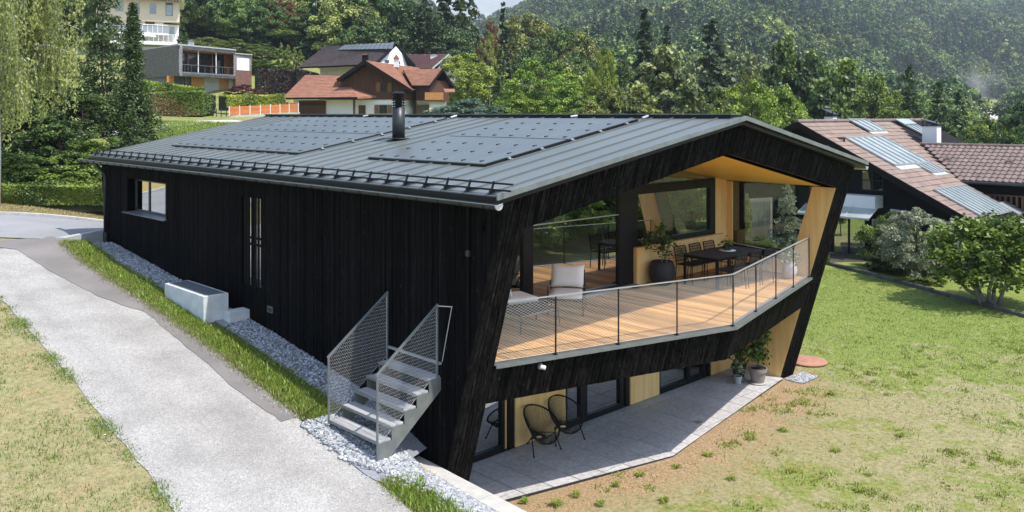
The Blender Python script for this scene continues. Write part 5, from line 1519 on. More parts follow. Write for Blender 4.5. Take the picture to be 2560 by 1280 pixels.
# ---- red roofed chalet
ch = thingW('chalet', 'chalet with red tile roofs, brown boarded gable and white lower walls beyond the metal ridge', 'house', (W(930, 300, 88)[0], 88, 3.2))
def prism_v(mb, pts, z0, z1):
    mb.slab([(p[0], p[1], z0) for p in pts], (0, 0, z1 - z0)); return mb
def fp(px, Y): return ((px - 1280) / FPX * Y, Y)
def zpy(py, Y): return CAM_H + (286 - py) / FPX * Y
zf = zpy(249, 86)
mb = MB(); prism_v(mb, [fp(840, 86), fp(1010, 86), fp(1042, 91), fp(900, 96)], 2.6, zf); mb.build('lower_wall', M['render'], ch)
mb = MB(); mb.slab([W(818, 249, 85.9), W(1012, 249, 85.9), W(1012, 219, 85.9), W(912, 158, 85.9), W(838, 205, 85.9)], (3.2, 8, 0)); mb.build('boarded_gable', M['brownwood'], ch)
mb = MB(); prism_v(mb, [fp(1010, 85.9), fp(1041, 88.5), fp(1041, 93), fp(1000, 93)], zf, zpy(222, 88)); mb.build('boarded_side', M['brownwood'], ch)
for k in range(24):    # cover strips of the gable boards
    x = 848 + k * 7; zt = 158 + max(0, (912 - x)) * .64 + max(0, x - 912) * .61
    mb = MB(); p = W(x, 249, 85.85); q_ = W(x, zt + 3, 85.85); mb.bar(p, q_, .05, .05); mb.build('gable_board', M['brownwood'], ch)
rA, rB = W(912, 151.5, 84.6), W(1047, 170, 95); eA, eB = W(1030, 226, 84.6), W(1053, 224, 90)
rf = MB(); rf.slab([rA, eA, eB, rB], (0, 0, -.16)); rf.slab([rA, W(843, 199, 84.6), W(960, 200, 96), rB][::-1], (0, 0, -.16)); crf = rf.build('roof', M['darkwood'], ch)
tiles_np('roof_tiles', eA, eB, rB, rA, 26, 30, .03, M['redtile'], crf)
for q_ in (eA, W(843, 199, 84.6)):
    mb = MB(); mb.bar(np.array(rA) + (0, -.06, -.10), np.array(q_) + (0, -.06, -.10), .08, .32); mb.build('rake_board', M['darkwood'], crf)
# cross gable
a_, b_q, c_, d_q = W(1007, 174, 89), W(1106, 172, 89), W(1074, 214, 85.5), W(1030, 214, 85.5)
rf = MB(); rf.slab([a_, b_q, c_, d_q], (0, 0, -.15)); rf.slab([b_q, a_, W(1080, 222, 94), W(1136, 220, 93)], (0, 0, -.15)); cr2 = rf.build('roof', M['darkwood'], ch, label='roof of the small cross gable with the balcony')
tiles_np('roof_tiles', d_q, c_, b_q, a_, 15, 22, .03, M['redtile'], cr2)
for q_ in (c_, W(1136, 220, 93)):
    mb = MB(); mb.bar(np.array(b_q) + (.03, -.06, -.08), np.array(q_) + (.03, -.06, -.08), .08, .26); mb.build('rake_board', M['darkwood'], cr2)
mb = MB(); prism_v(mb, [fp(1040, 87), fp(1074, 87), fp(1122, 92), fp(1080, 98)], zf - .1, zpy(200, 88)); mb.build('boarded_wall', M['brownwood'], ch)
mb = MB(); prism_v(mb, [fp(1042, 88), fp(1074, 88), fp(1110, 92), fp(1080, 98)], 2.6, zf - .1); mb.build('lower_wall', M['render'], ch)
bal = MB()
for k in range(9):
    x = 1062 + k * 5.2; bal = MB(); bal.hexa([W(x, 250, 85.4), W(x + 4.9, 250, 85.4), W(x + 4.9, 250, 85.5), W(x, 250, 85.5), W(x, 231, 85.4), W(x + 4.9, 231, 85.4), W(x + 4.9, 231, 85.5), W(x, 231, 85.5)])
    bal.build('balcony_board', M['larchwall'], ch)
mb = MB(); mb.hexa([W(1040, 252, 85.5), W(1110, 252, 85.5), W(1110, 252, 87.5), W(1040, 252, 87.5), W(1040, 250, 85.5), W(1110, 250, 85.5), W(1110, 250, 87.5), W(1040, 250, 87.5)]); mb.build('balcony_floor', M['brownwood'], ch)
mb = MB(); mb.slab([W(1108, 222, 90), W(1136, 222, 90), W(1138, 229, 89), W(1112, 229, 89)], (0, 0, -.08)); mb.build('porch_roof', M['redtile'], ch)
def window(parent, x0, x1, y0, y1, Y, shut=None, frame='brownwood', pane='winglass', mull=True, d=.05):
    mb = MB(); t = (x1 - x0) * .07
    def bx(a, b, c, e, Yo=0): mb.hexa([W(a, e, Y - d + Yo), W(b, e, Y - d + Yo), W(b, e, Y + .05), W(a, e, Y + .05), W(a, c, Y - d + Yo), W(b, c, Y - d + Yo), W(b, c, Y + .05), W(a, c, Y + .05)])
    bx(x0, x1, y0, y0 + t); bx(x0, x1, y1 - t, y1); bx(x0, x0 + t, y0, y1); bx(x1 - t, x1, y0, y1)
    if mull: bx((x0 + x1) / 2 - t / 2, (x0 + x1) / 2 + t / 2, y0, y1)
    w = mb.build('window', M[frame], parent)
    mb = MB(); bx(x0 + t, x1 - t, y0 + t, y1 - t, .03); mb.build('pane', M[pane], w)
    if shut:
        for s0, s1 in ((x0 - shut, x0 - 1), (x1 + 1, x1 + shut)):
            mb = MB(); bx(s0, s1, y0, y1, -.03); mb.build('shutter', M['shutter'], parent)
    return w
window(ch, 951, 968, 206, 229, 85.85, shut=11); window(ch, 948, 968, 262, 284, 85.98, shut=12)
window(ch, 1050, 1064, 262, 290, 87.9, shut=9)
mb = MB(); mb.hexa([W(1013, 292, 86.1), W(1033, 292, 88.8), W(1033, 292, 88.9), W(1013, 292, 86.2), W(1013, 267, 86.1), W(1033, 267, 88.8), W(1033, 267, 88.9), W(1013, 267, 86.2)]); mb.build('white_board', M['white'], ch)
# garage wing
g0, g1, g2, g3 = W(707, 245, 83), W(893, 243, 83), W(862, 197, 90), W(764, 188, 90)
rf = MB(); rf.slab([g0, g1, g2, g3], (0, 0, -.15)); rf.slab([g1, W(942, 241, 86), g2], (0, 0, -.15)); rf.slab([g3, W(850, 188, 90), W(862, 197, 90)], (0, 0, -.15)); gr_ = rf.build('roof', M['redtile'], ch, label='broad hipped tile roof over the garage')
tiles_np('roof_tiles', g0, g1, W(862, 190, 90), g3, 15, 38, .03, M['redtile'], gr_)
tiles_np('roof_tiles', g1, W(942, 241, 86), W(864, 196.5, 90), W(862, 196, 90), 13, 10, .03, M['redtile'], gr_)
mb = MB(); mb.bar(W(707, 247, 82.9), W(893, 245, 82.9), .14, .16); mb.build('gutter', M['darkwood'], gr_)
mb = MB(); prism_v(mb, [fp(734, 84.5), fp(884, 84.5), fp(930, 90), fp(790, 92)], 2.4, zpy(249, 84)); mb.build('garage_wall', M['render'], ch)
mb = MB(); mb.hexa([W(747, 300, 84.4), W(815, 300, 84.4), W(815, 300, 84.6), W(747, 300, 84.6), W(747, 252, 84.4), W(815, 252, 84.4), W(815, 252, 84.6), W(747, 252, 84.6)]); mb.build('garage_door', M['brownwood'], ch)
mb = MB(); mb.hexa([W(747, 261, 84.34), W(815, 261, 84.34), W(815, 261, 84.5), W(747, 261, 84.5), W(747, 259.5, 84.34), W(815, 259.5, 84.34), W(815, 259.5, 84.5), W(747, 259.5, 84.5)]); mb.build('door_lintel', M['darkwood'], ch)
mb = MB(); mb.hexa([W(890, 300, 85.9), W(914, 300, 85.9), W(914, 300, 86.1), W(890, 300, 86.1), W(890, 263, 85.9), W(914, 263, 85.9), W(914, 263, 86.1), W(890, 263, 86.1)]); mb.build('door', M['brownwood'], ch)
mb = MB(); mb.bar(W(885.5, 300, 83.6), W(885.5, 246, 83.6), .2); mb.build('porch_post', M['brownwood'], ch)
def chimney(parent, x0, x1, y0, y1, Y, mt='render', cap=None, capm='redtile'):
    mb = MB(); d = (x1 - x0) / FPX * Y
    mb.hexa([W(x0, y1, Y), W(x1, y1, Y), np.array(W(x1, y1, Y)) + (0, d, 0), np.array(W(x0, y1, Y)) + (0, d, 0), W(x0, y0, Y), W(x1, y0, Y), np.array(W(x1, y0, Y)) + (0, d, 0), np.array(W(x0, y0, Y)) + (0, d, 0)])
    c = mb.build('chimney', M[mt], parent)
    mb = MB(); a = np.array(W(x0 - 2, y0 - 1, Y - .1)); b = np.array(W(x1 + 2, y0 - 1, Y - .1)); h = (cap or 5) / FPX * Y
    m1 = (a + b) / 2 + (0, 0, h)
    mb.slab([a, b, m1], (0, d + .3, 0)); mb.build('chimney_cap', M[capm], c)
    return c
chimney(crf, 905, 919, 138, 160, 88, 'darkwood', 3); chimney(crf, 984, 996, 148, 168, 89, 'render', 11)

# ---- grey roofed house with solar panels
gh = thingW('grey_roof_house', 'white house with weathered brown roof and a large solar array behind the chalet', 'house', (W(890, 240, 112)[0], 112, 4.0))
r0, r1 = W(812, 116, 118), W(990, 109, 112); e0_, e1_ = W(746, 168, 108), W(936, 160, 103.5)
rf = MB(); rf.slab([e0_, e1_, r1, r0], (0, 0, -.18)); rf.slab([r1, W(1038, 163, 108), W(900, 160, 124), r0], (0, 0, -.18)); grf = rf.build('roof', M['darkwood'], gh)
tiles_np('roof_tiles', e0_, e1_, r1, r0, 34, 44, .03, M['oldtile'], grf)
for q_ in (e1_, W(1038, 163, 108)):
    mb = MB(); mb.bar(np.array(r1) + (0, -.08, -.1), np.array(q_) + (0, -.08, -.1), .08, .3); mb.build('rake_board', M['darkwood'], grf)
mb = MB(); prism_v(mb, [fp(800, 111), fp(938, 106), fp(1030, 110), fp(930, 122)], 4.0, zpy(164, 109)); mb.build('wall', M['render'], gh)
mb = MB(); mb.slab([W(940, 165, 106.5), W(1030, 165, 110.5), W(990, 116, 110.5)], (-1.5, 6, 0)); mb.build('gable_wall', M['render'], gh)
for i in range(12):
    for j in range(2):
        if j == 1 and i < 0: continue
        def S(u, v):
            base = np.array(W(846, 130, 113.5)) * (1 - u) * (1 - v) + np.array(W(982, 128, 107)) * u * (1 - v) + np.array(W(862, 118, 117)) * (1 - u) * v + np.array(W(986, 112, 111.3)) * u * v
            return base + np.array([0, -.25, .25])
        a0, a1, b0, b1 = i / 12 + .004, (i + 1) / 12 - .004, j / 2 + .01, (j + 1) / 2 - .01
        mb = MB(); mb.slab([S(a0, b0), S(a1, b0), S(a1, b1), S(a0, b1)], (0, 0, .05)); mb.build('solar_panel', M['solar'], grf)
window(gh, 963, 973, 150, 158, 107.9, mull=False); window(gh, 995, 1001, 153, 160, 109.2, mull=False)
# ---- third house
th_ = thingW('pink_roof_house', 'pale grey house with faded red roof and arched gable window right of the chalet', 'house', (W(1110, 250, 118)[0], 118, 3.6))
r0, r1 = W(1020, 137, 126), W(1122, 135.5, 118); e0_, e1_ = W(1046, 171, 118), W(1081, 171, 113)
rf = MB(); rf.slab([W(1000, 172, 122), e1_, r1, W(1010, 137, 128)], (0, 0, -.18)); rf.slab([r1, W(1163, 183, 116), W(1100, 180, 130), W(1010, 137, 128)], (0, 0, -.18)); trf = rf.build('roof', M['darkwood'], th_)
tiles_np('roof_tiles', W(1000, 172, 122), e1_, r1, W(1010, 137, 128), 20, 26, .03, M['pinktile'], trf)
for q_ in (e1_, W(1163, 183, 116)):
    mb = MB(); mb.bar(np.array(r1) + (0, -.08, -.05), np.array(q_) + (0, -.08, -.05), .08, .2); mb.build('rake_board', M['concrete'], trf)
mb = MB(); prism_v(mb, [fp(1080, 115), fp(1146, 117), fp(1120, 128), fp(1060, 126)], 3.0, zpy(176, 115)); mb.build('wall', M['concrete'], th_)
mb = MB(); mb.slab([W(1084, 178, 115.2), W(1146, 178, 117.3), W(1122, 143, 116.3)], (-1, 6, 0)); mb.build('gable_wall', M['concrete'], th_)
window(th_, 1100, 1107, 156, 172, 114.9, frame='concrete', mull=False); window(th_, 1108.5, 1115, 154, 172, 115.2, frame='concrete', mull=False)
mb = MB(); mb.slab([W(1108, 182, 113.6), W(1130, 186, 114.6), W(1130, 186, 116), W(1108, 182, 116)], (0, 0, .15)); mb.build('balcony_slab', M['render'], th_)
chimney(trf, 1076, 1094, 138, 150, 119, 'render', 2, 'concrete')

# ---- slate house
sh = thingW('shingle_house', 'flat roofed modern house clad in grey shingles with a timber lined loggia', 'house', (W(500, 235, 100)[0], 100, 5.5))
def Q(x, y, Y): return np.array(W(x, y, Y))
zt = zpy(113, 96); zb = zpy(189, 96)
LY = lambda x: 96 + (x - 447) * (8.0 / 141)      # depth along the front
LZ = lambda x: 96 + (447 - x) * (9.0 / 100)      # depth along the left side
mb = MB(); prism_v(mb, [fp(447, 96), fp(346, LZ(346)), (fp(346, LZ(346))[0] + .3, LZ(346) + .1), (fp(447, 96)[0] + .3, 96.25)], zb, zt)
def fbx(x0, x1, z0, z1, d=.3, o=0.0):
    mb.hexa([(*fp(x0, LY(x0) + o), z0), (*fp(x1, LY(x1) + o), z0), (*fp(x1, LY(x1) + o + d), z0), (*fp(x0, LY(x0) + o + d), z0),
             (*fp(x0, LY(x0) + o), z1), (*fp(x1, LY(x1) + o), z1), (*fp(x1, LY(x1) + o + d), z1), (*fp(x0, LY(x0) + o + d), z1)])
zo0, zo1 = zpy(180.5, 96), zpy(122, 96)
fbx(447, 453, zb, zt, 4); fbx(453, 584, zb, zo0, 4); fbx(453, 584, zo1, zt, .3); fbx(584, 589, zb, zt, 4)
fbx(589, 629, zpy(146, 106), zt - .35, 5, .8)
shw = mb.build('shingle_wall', M['slate'], sh)
mb = MB(); fbx(589, 629, 4.5, zpy(176, 106), 5, .8); mb.build('brown_shingle_wall', M['brick'], sh)
def fq(x, z, o=-.01): return np.array([*fp(x, LY(x) + o), z])
tiles_np('shingles', np.array([*fp(346, LZ(346) - .02), zb]), np.array([*fp(447, 95.98), zb]), np.array([*fp(447, 95.98), zt]), np.array([*fp(346, LZ(346) - .02), zt]), 26, 30, .02, M['slate'], shw, lift=.03, hint=(-.5, -1, 0))
tiles_np('shingles', fq(447, zb), fq(588, zb), fq(588, zo0), fq(447, zo0), 4, 34, .02, M['slate'], shw, lift=.02, hint=(0, -1, 0))
tiles_np('shingles', fq(447, zo1), fq(588, zo1), fq(588, zt), fq(447, zt), 4, 34, .02, M['slate'], shw, lift=.02, hint=(0, -1, 0))
mb = MB(); fbx(592, 623, zpy(176, 106), zpy(146, 106), .2, .75); mb.build('white_blind', M['white'], sh)
mb = MB(); fbx(623, 629, zpy(176, 106), zpy(146, 106), 4, .8); fbx(589, 592, zpy(176, 106), zpy(146, 106), 4, .8); mb.build('shingle_wall', M['slate'], sh)
mb = MB(); prism_v(mb, [fp(445, 95.8), fp(344, LZ(346) - .2), fp(360, 112), fp(590, 112), fp(590, LY(590) - .2)], zt, zt + .14); mb.build('roof_edge', M['concrete'], sh)
mb = MB(); mb.hexa([(*fp(588, LY(589) + .6), zt - .35), (*fp(631, LY(629) + .6), zt - .35), (*fp(631, LY(629) + 6), zt - .35), (*fp(588, LY(589) + 6), zt - .35), (*fp(588, LY(589) + .6), zt - .24), (*fp(631, LY(629) + .6), zt - .24), (*fp(631, LY(629) + 6), zt - .24), (*fp(588, LY(589) + 6), zt - .24)]); mb.build('roof_edge', M['concrete'], sh)
# loggia: honey coloured lining, glass behind, posts, rail
mb = MB(); fbx(453, 584, zo1 - .02, zo1 + .02, 3.6, .3); fbx(560, 584, zo0, zo1, .1, 3.4); fbx(582.6, 584, zo0, zo1, 3.2, .3); mb.build('loggia_lining', M['larchwall'], sh)
mb = MB(); fbx(453, 560, zo0, zo1 - .02, .1, 3.5); mb.build('loggia_glass', M['winglass'], sh)
for x in (469, 493, 530): mb = MB(); fbx(x, x + 2, zo0, zo1 - .02, .1, 3.35); mb.build('loggia_mullion', M['larchwall'], sh)
for x in (512, 540): mb = MB(); fbx(x, x + 11, zo0 + .3, zo1 - .7, .05, 3.42); mb.build('loggia_curtain', M['paleglass'], sh)
for x in (495, 539.5): mb = MB(); fbx(x, x + 1.8, zo0, zo1, .12, .1); mb.build('loggia_post', M['render'], sh)
mb = MB(); fbx(453, 584, zpy(160.5, 96), zpy(159.5, 96), .05, .1); fbx(453, 584, zo0, zo0 + .08, .12, -.02); lr = mb.build('loggia_railing', M['greymetal'], sh)
for x in (462, 478, 512, 527, 556, 570): mb = MB(); fbx(x, x + .7, zo0, zpy(160, 96), .04, .1); mb.build('railing_post', M['greymetal'], lr)
mb = MB(); mb.slab([(*fp(394, LZ(394) - .06), zpy(150, LZ(394))), (*fp(440, LZ(440) - .06), zpy(150.5, LZ(440))), (*fp(440, LZ(440) - .06), zpy(137, LZ(440))), (*fp(394, LZ(394) - .06), zpy(137.5, LZ(394)))], (.1, .1, 0)); mb.build('strip_window', M['winglass'], sh)
mb = MB(); mb.slab([(*fp(394, LZ(394) - .09), zpy(150, LZ(394))), (*fp(407, LZ(407) - .09), zpy(150, LZ(407))), (*fp(407, LZ(407) - .09), zpy(138, LZ(407))), (*fp(394, LZ(394) - .09), zpy(138, LZ(394)))], (.1, .1, 0)); mb.build('window_reveal', M['larchwall'], sh)
chimney(sh, 470, 481, 103, 112, 101, 'concrete', 1, 'concrete')
# recessed lower storey
for x0, x1, m_, nm in ((417, 436, 'larchwall', 'timber_panel'), (436, 464, 'winglass', 'glass_door'), (464, 466, 'larchwall', 'door_post'), (466, 478, 'winglass', 'glass_door'), (478, 510, 'larchwall', 'timber_panel'), (510, 548, 'concrete', 'grey_gate'), (548, 572, 'larchwall', 'timber_panel'), (572, 589, 'render', 'white_wall')):
    mb = MB(); fbx(x0, x1 - .2, 4.2, zb, .2, 2.2 + (.1 if 'glass' in nm else 0)); mb.build(nm, M[m_], sh)
mb = MB(); prism_v(mb, [fp(417, LZ(417) + 1.2), fp(346, LZ(346)), fp(350, LZ(346) + 3), fp(417, LZ(417) + 3)], 4.2, zb); mb.build('lower_shingle_wall', M['slate'], sh)

# ---- cream apartment block
cb = thingW('apartment_block', 'cream and white apartment block at the top left above the shingled house', 'building', (W(370, 110, 125)[0], 125, 13.5))
CY = lambda x: 125 - (450 - x) * .025
mb = MB()
def cbx(x0, x1, y0, y1, d=.4, o=0.0):
    z0, z1 = zpy(y1, 125), zpy(y0, 125)
    mb.hexa([(*fp(x0, CY(x0) + o), z0), (*fp(x1, CY(x1) + o), z0), (*fp(x1, CY(x1) + o + d), z0), (*fp(x0, CY(x0) + o + d), z0),
             (*fp(x0, CY(x0) + o), z1), (*fp(x1, CY(x1) + o), z1), (*fp(x1, CY(x1) + o + d), z1), (*fp(x0, CY(x0) + o + d), z1)])
cbx(240, 449, -22, 56, 10); mb.build('upper_wall', M['beige'], cb)
mb = MB(); cbx(240, 409, 56, 125, 10, 1.2); cbx(409, 447, 60, 125, 8, 1.5); mb.build('lower_wall', M['render'], cb)
mb = MB(); cbx(232, 460, -6, 2, 12, -1.4); mb.build('roof_overhang', M['render'], cb)
for k in range(30): mb = MB(); cbx(236 + k * 7.4, 238 + k * 7.4, 2, 5, 1.3, -1.3); mb.build('roof_rafter', M['brownwood'], cb)
for x0, x1 in ((289, 310), (331, 351), (373, 392), (414, 432)):
    y_ = 5 + (x0 - 289) * .03; mb = MB(); cbx(x0, x1, y_, y_ + 32, .1, -.04); w_ = mb.build('window', M['darkmetal'], cb)
    mb = MB(); cbx(x0 + 1.2, x1 - 1.2, y_ + 5, y_ + 31, .05, -.08); mb.build('pane', M['paleglass'], w_)
mb = MB(); cbx(363, 386, 54, 67, .1, 1.1); mb.build('shutter', M['brownwood'], cb)
mb = MB(); cbx(424, 436, 66, 85, .1, 1.4); mb.build('door', M['paleglass'], cb)
mb = MB(); cbx(256, 422, 88, 91, 2.8, -1.6); mb.build('balcony_slab', M['render'], cb)
for k in range(12):
    x = 270 + k * 12.4
    mb = MB(); cbx(x + .5, x + 11.8, 69, 86, .04, -1.62); mb.build('balcony_pane', M['paleglass'], cb)
    mb = MB(); cbx(x - .4, x + .4, 68, 89, .06, -1.68); mb.build('balcony_post', M['white'], cb)
mb = MB(); cbx(270, 419, 67, 68.4, .08, -1.68); mb.build('balcony_rail', M['white'], cb)
mb = MB(); cbx(240, 455, 112, 120, 4, -4.5); mb.build('terrace_slab', M['render'], cb)
mb = MB(); cbx(285, 446, 94, 95, .05, -4.3)
for k in range(14): cbx(286 + k * 12.2, 287 + k * 12.2, 94, 112, .05, -4.3)
mb.build('terrace_railing', M['white'], cb)
for i, (x, w_, y) in enumerate(((370, 21, 80), (330, 24, 85))):
    t = thingW('parasol', ['smaller white parasol, the right one on the terrace of the cream block', 'white parasol half hidden by the slim dark spruce on the terrace of the cream block'][i], 'parasol', W(x, 112, 119.5), group='white parasols on the terrace')
    mb = MB(); c = np.array(W(x, y - 1, 119.5)); r_c = w_ / FPX * 119.5; vs = [tuple(c)]; n = 8
    for k in range(n): vs.append(tuple(c + np.array([r_c * math.cos(k * .785), r_c * math.sin(k * .785), -.62])))
    for k in range(n): vs.append(tuple(c + np.array([r_c * math.cos(k * .785), r_c * math.sin(k * .785), -.74])))
    mb.add(vs, [(0, 1 + k, 1 + (k + 1) % n) for k in range(n)] + [(1 + k, 9 + k, 9 + (k + 1) % n, 1 + (k + 1) % n) for k in range(n)]); mb.build('canopy', M['parasol'], t)
    mb = MB(); mb.bar(W(x, 112, 119.5), c, .05); mb.build('pole', M['greymetal'], t)

# ---- houses glimpsed between the trees
s1 = thingW('conservatory_house', 'small pale house with a hipped grey roof of solar panes between the middle trees', 'house', (W(1292, 215, 140)[0], 140, 4))
mb = MB(); prism_v(mb, [fp(1272, 140), fp(1400, 140), fp(1400, 148), fp(1272, 148)], 2.0, zpy(181, 140)); mb.build('wall', M['beige'], s1)
mb = MB(); mb.slab([W(1268, 181, 139.5), W(1406, 181, 139.5), W(1406, 179, 139.5), W(1268, 179, 139.5)], (0, 9, 0)); mb.build('eave_band', M['white'], s1)
mb = MB(); A, B_, C_, D_ = W(1268, 179, 139.5), W(1310, 179, 139.5), W(1296, 161, 143), W(1284, 161, 143)
mb.add([A, B_, C_, D_, W(1268, 181, 149), W(1310, 181, 149)], [(0, 1, 2, 3), (1, 5, 2), (0, 3, 4), (3, 2, 5, 4)]); mb.build('roof', M['oldtile'], s1)
for k in range(5):
    u0, u1 = .1 + k * .16, .24 + k * .16
    def S(u, v): return (np.array(A) * (1 - u) + np.array(B_) * u) * (1 - v) + (np.array(D_) * (1 - u) + np.array(C_) * u) * v + np.array([0, -.12, .08])
    mb = MB(); mb.slab([S(u0, .12), S(u1, .12), S(u1, .85), S(u0, .85)], (0, -.05, .05)); mb.build('solar_panel', M['collector'], s1)
mb = MB(); mb.slab([W(1372, 186, 138), W(1420, 186, 138), W(1414, 178, 141), W(1376, 177, 141)], (0, 0, .15)); mb.build('roof', M['pinktile'], s1, label='low pinkish roof of the right wing')
s2 = thingW('white_gable_house', 'white gabled house with a dark roof peeping out below the slender tree', 'house', (W(1470, 240, 120)[0], 120, 3))
mb = MB(); mb.slab([W(1434, 242, 120), W(1540, 242, 120), W(1540, 225, 120), W(1490, 203, 120), W(1434, 227, 120)], (0, 8, 0)); mb.build('wall', M['render'], s2)
mb = MB(); mb.slab([W(1428, 229, 119.4), W(1490, 201, 119.4), W(1490, 205, 119.4), W(1428, 233, 119.4)], (0, 9, 0)); mb.slab([W(1490, 201, 119.4), W(1550, 227, 119.4), W(1550, 231, 119.4), W(1490, 205, 119.4)], (0, 9, 0)); mb.build('roof', M['darkwood'], s2)
window(s2, 1446, 1457, 228, 233, 119.95, mull=False)

# ---- neighbour's chalet on the right, in house coordinates
nh = thingH('neighbour_chalet', 'large dark timber chalet with pale brown tile roof and glass collectors on the right', 'house', 45, 18, -3)
AR, ZR, SL = 22.0, 3.73, .52
def zN(a): return ZR - SL * (AR - a)
def nslab(parent, name, m_, pts, h0, h1, **kw):      # pts (b,a) on the front slope
    mb = MB(); mb.hexa([(b, a, zN(a) + h0) for b, a in pts] + [(b, a, zN(a) + h1) for b, a in pts]); return mb.build(name, M[m_], parent, **kw)
rf = MB()
rf.hexa([(41.25, 13.3, zN(13.3) - .2), (47.35, 13.3, zN(13.3) - .2), (47.35, 16.4, zN(16.4) - .2), (41.25, 16.4, zN(16.4) - .2), (41.25, 13.3, zN(13.3)), (47.35, 13.3, zN(13.3)), (47.35, 16.4, zN(16.4)), (41.25, 16.4, zN(16.4))])
rf.hexa([(41.25, 16.4, zN(16.4) - .2), (57.4, 16.4, zN(16.4) - .2), (57.4, 22, zN(22) - .2), (41.25, 22, zN(22) - .2), (41.25, 16.4, zN(16.4)), (57.4, 16.4, zN(16.4)), (57.4, 22, zN(22)), (41.25, 22, zN(22))])
rf.hexa([(41.25, 22, ZR - .2), (57.4, 22, ZR - .2), (57.4, 30.5, ZR - .2 - 4.42), (41.25, 30.5, ZR - .2 - 4.42), (41.25, 22, ZR), (57.4, 22, ZR), (57.4, 30.5, ZR - 4.42), (41.25, 30.5, ZR - 4.42)])
nrf = rf.build('roof', M['darkwood'], nh)
# tiles on the main slope: nearest ones as objects, the rest joined
tm = MB(); tw, tl = .42, .40
for (cu, cz) in (): pass
def tile_mesh(tw, tl, cols):
    mb = MB(); k = len(cols); vs = []
    for cu, cz in cols: vs += [(cu * tw, 0, cz + .035), (cu * tw, tl * 1.08, cz * .7 + .008)]
    for cu, cz in cols: vs.append((cu * tw, 0, -.005))
    fs = []
    for i in range(k - 1): fs += [(2 * i, 2 * i + 2, 2 * i + 3, 2 * i + 1), (2 * k + i, 2 * k + i + 1, 2 * i + 2, 2 * i)]
    mb.add(vs, fs); return mb
flat_cols = [(0, .0), (.12, .018), (.5, .012), (.88, .018), (.97, .0)]
ang = math.atan(SL)
me_t = bpy.data.meshes.new('roof_tile'); t_ = tile_mesh(tw, tl, flat_cols); me_t.from_pydata(t_.v, [], t_.f); me_t.materials.append(M['neightile'])
def blocked(b, a):
    if b > 47.1 and a < 16.5 + (b - 47.3) * 1.0: return True
    for (b0, b1, a0, a1) in ((43.0, 47.3, 17.75, 20.25), (42.9, 46.3, 13.6, 15.72), (47.0, 49.1, 20.8, 22.1), (52.2, 54.8, 20.3, 21.8), (45.4, 47.3, 16.95, 17.7)):
        if b0 - .3 < b < b1 - .05 and a0 - .3 < a < a1 - .1: return True
    return False
cells = [(41.28 + i * tw, 13.32 + j * tl * math.cos(ang)) for j in range(25) for i in range(38)]
cells = [c for c in cells if c[0] + tw < 57.4 and not blocked(*c) and c[1] < 21.8]
cells.sort(key=lambda c: math.hypot(c[0], c[1]))
rest = MB()
for k, (b, a) in enumerate(cells):
    if k < 300:
        o = bpy.data.objects.new('roof_tile', me_t); col.objects.link(o); o.parent = nrf
        o.location = (b - OFF[nh.name][0], a - OFF[nh.name][1], zN(a) + .01 - OFF[nh.name][2]); o.rotation_euler = (ang, 0, r_.uniform(-.006, .006))
    else:
        ca, sa = math.cos(ang), math.sin(ang)
        rest.add([(b + x, a + y * ca - z * sa, zN(a) + .01 + y * sa + z * ca) for x, y, z in t_.v], t_.f)
rest.build('roof_tiles', M['neightile'], nrf, kind='stuff')
mb = MB()
for k in range(38): mb = MB(); b = 41.25 + k * .425; mb.tube([(b, 22, ZR + .02), (b + .44, 22, ZR + .035)], [.10, .115], 8); mb.build('ridge_tile', M['wingtile'], nrf)
# glass collectors with white ribs
def collector(b0, b1, a0, a1, n, name='collector'):
    o = nslab(nrf, name, 'collector', [(b0, a0), (b1, a0), (b1, a1), (b0, a1)], .05, .10)
    mb = MB()
    for i in range(n + 1):
        b = b0 + (b1 - b0) * i / n; mb.bar((b, a0, zN(a0) + .13), (b, a1, zN(a1) + .13), .07, .07)
    for a in (a0, a1): mb.bar((b0 - .03, a, zN(a) + .12), (b1 + .03, a, zN(a) + .12), .09, .08)
    mb.build('collector_rib', M['zinc'], nrf); return o
collector(42.95, 47.25, 17.77, 20.26, 6); collector(42.5, 46.28, 13.62, 15.73, 8); collector(45.42, 47.2, 16.95, 17.70, 4, 'skylight')
collector(47.0, 49.08, 20.80, 22.0, 3, 'skylight'); collector(53.0, 54.7, 20.1, 21.6, 3, 'skylight')
nslab(nrf, 'skylight_shade', 'collector', [(52.8, 21.3), (54.7, 21.3), (54.7, 21.8), (52.8, 21.8)], .16, .22)
for b0, b1, a0, a1 in ((42.95, 46.6, 17.45, 17.74), (45.4, 47.2, 16.75, 16.93), (46.9, 49.1, 20.6, 20.78)): nslab(nrf, 'flashing', 'concrete', [(b0, a0), (b1, a0), (b1, a1), (b0, a1)], .05, .08)
# rake boards and eave
for s, (a0, a1) in enumerate(((13.2, 22), (22, 30.6))):
    z0 = zN(13.2) if s == 0 else ZR; z1 = ZR if s == 0 else ZR - 4.47
    mb = MB(); mb.bar((41.22, a0, z0 - .12), (41.22, a1, z1 - .12), .06, .30); mb.build('rake_board', M['darkwood'], nrf)
mb = MB(); mb.box(42.35, 47.4, 13.10, 13.28, zN(13.2) - .16, zN(13.2) - .02); mb.build('gutter', M['zinc'], nrf)
nslab(nrf, 'eave_sheet', 'zinc', [(41.3, 13.25), (42.45, 13.25), (42.45, 13.7), (41.3, 13.7)], .05, .09); nslab(nrf, 'eave_sheet', 'zinc', [(46.35, 13.3), (47.6, 13.3), (47.6, 14.2), (46.35, 14.2)], .10, .16)
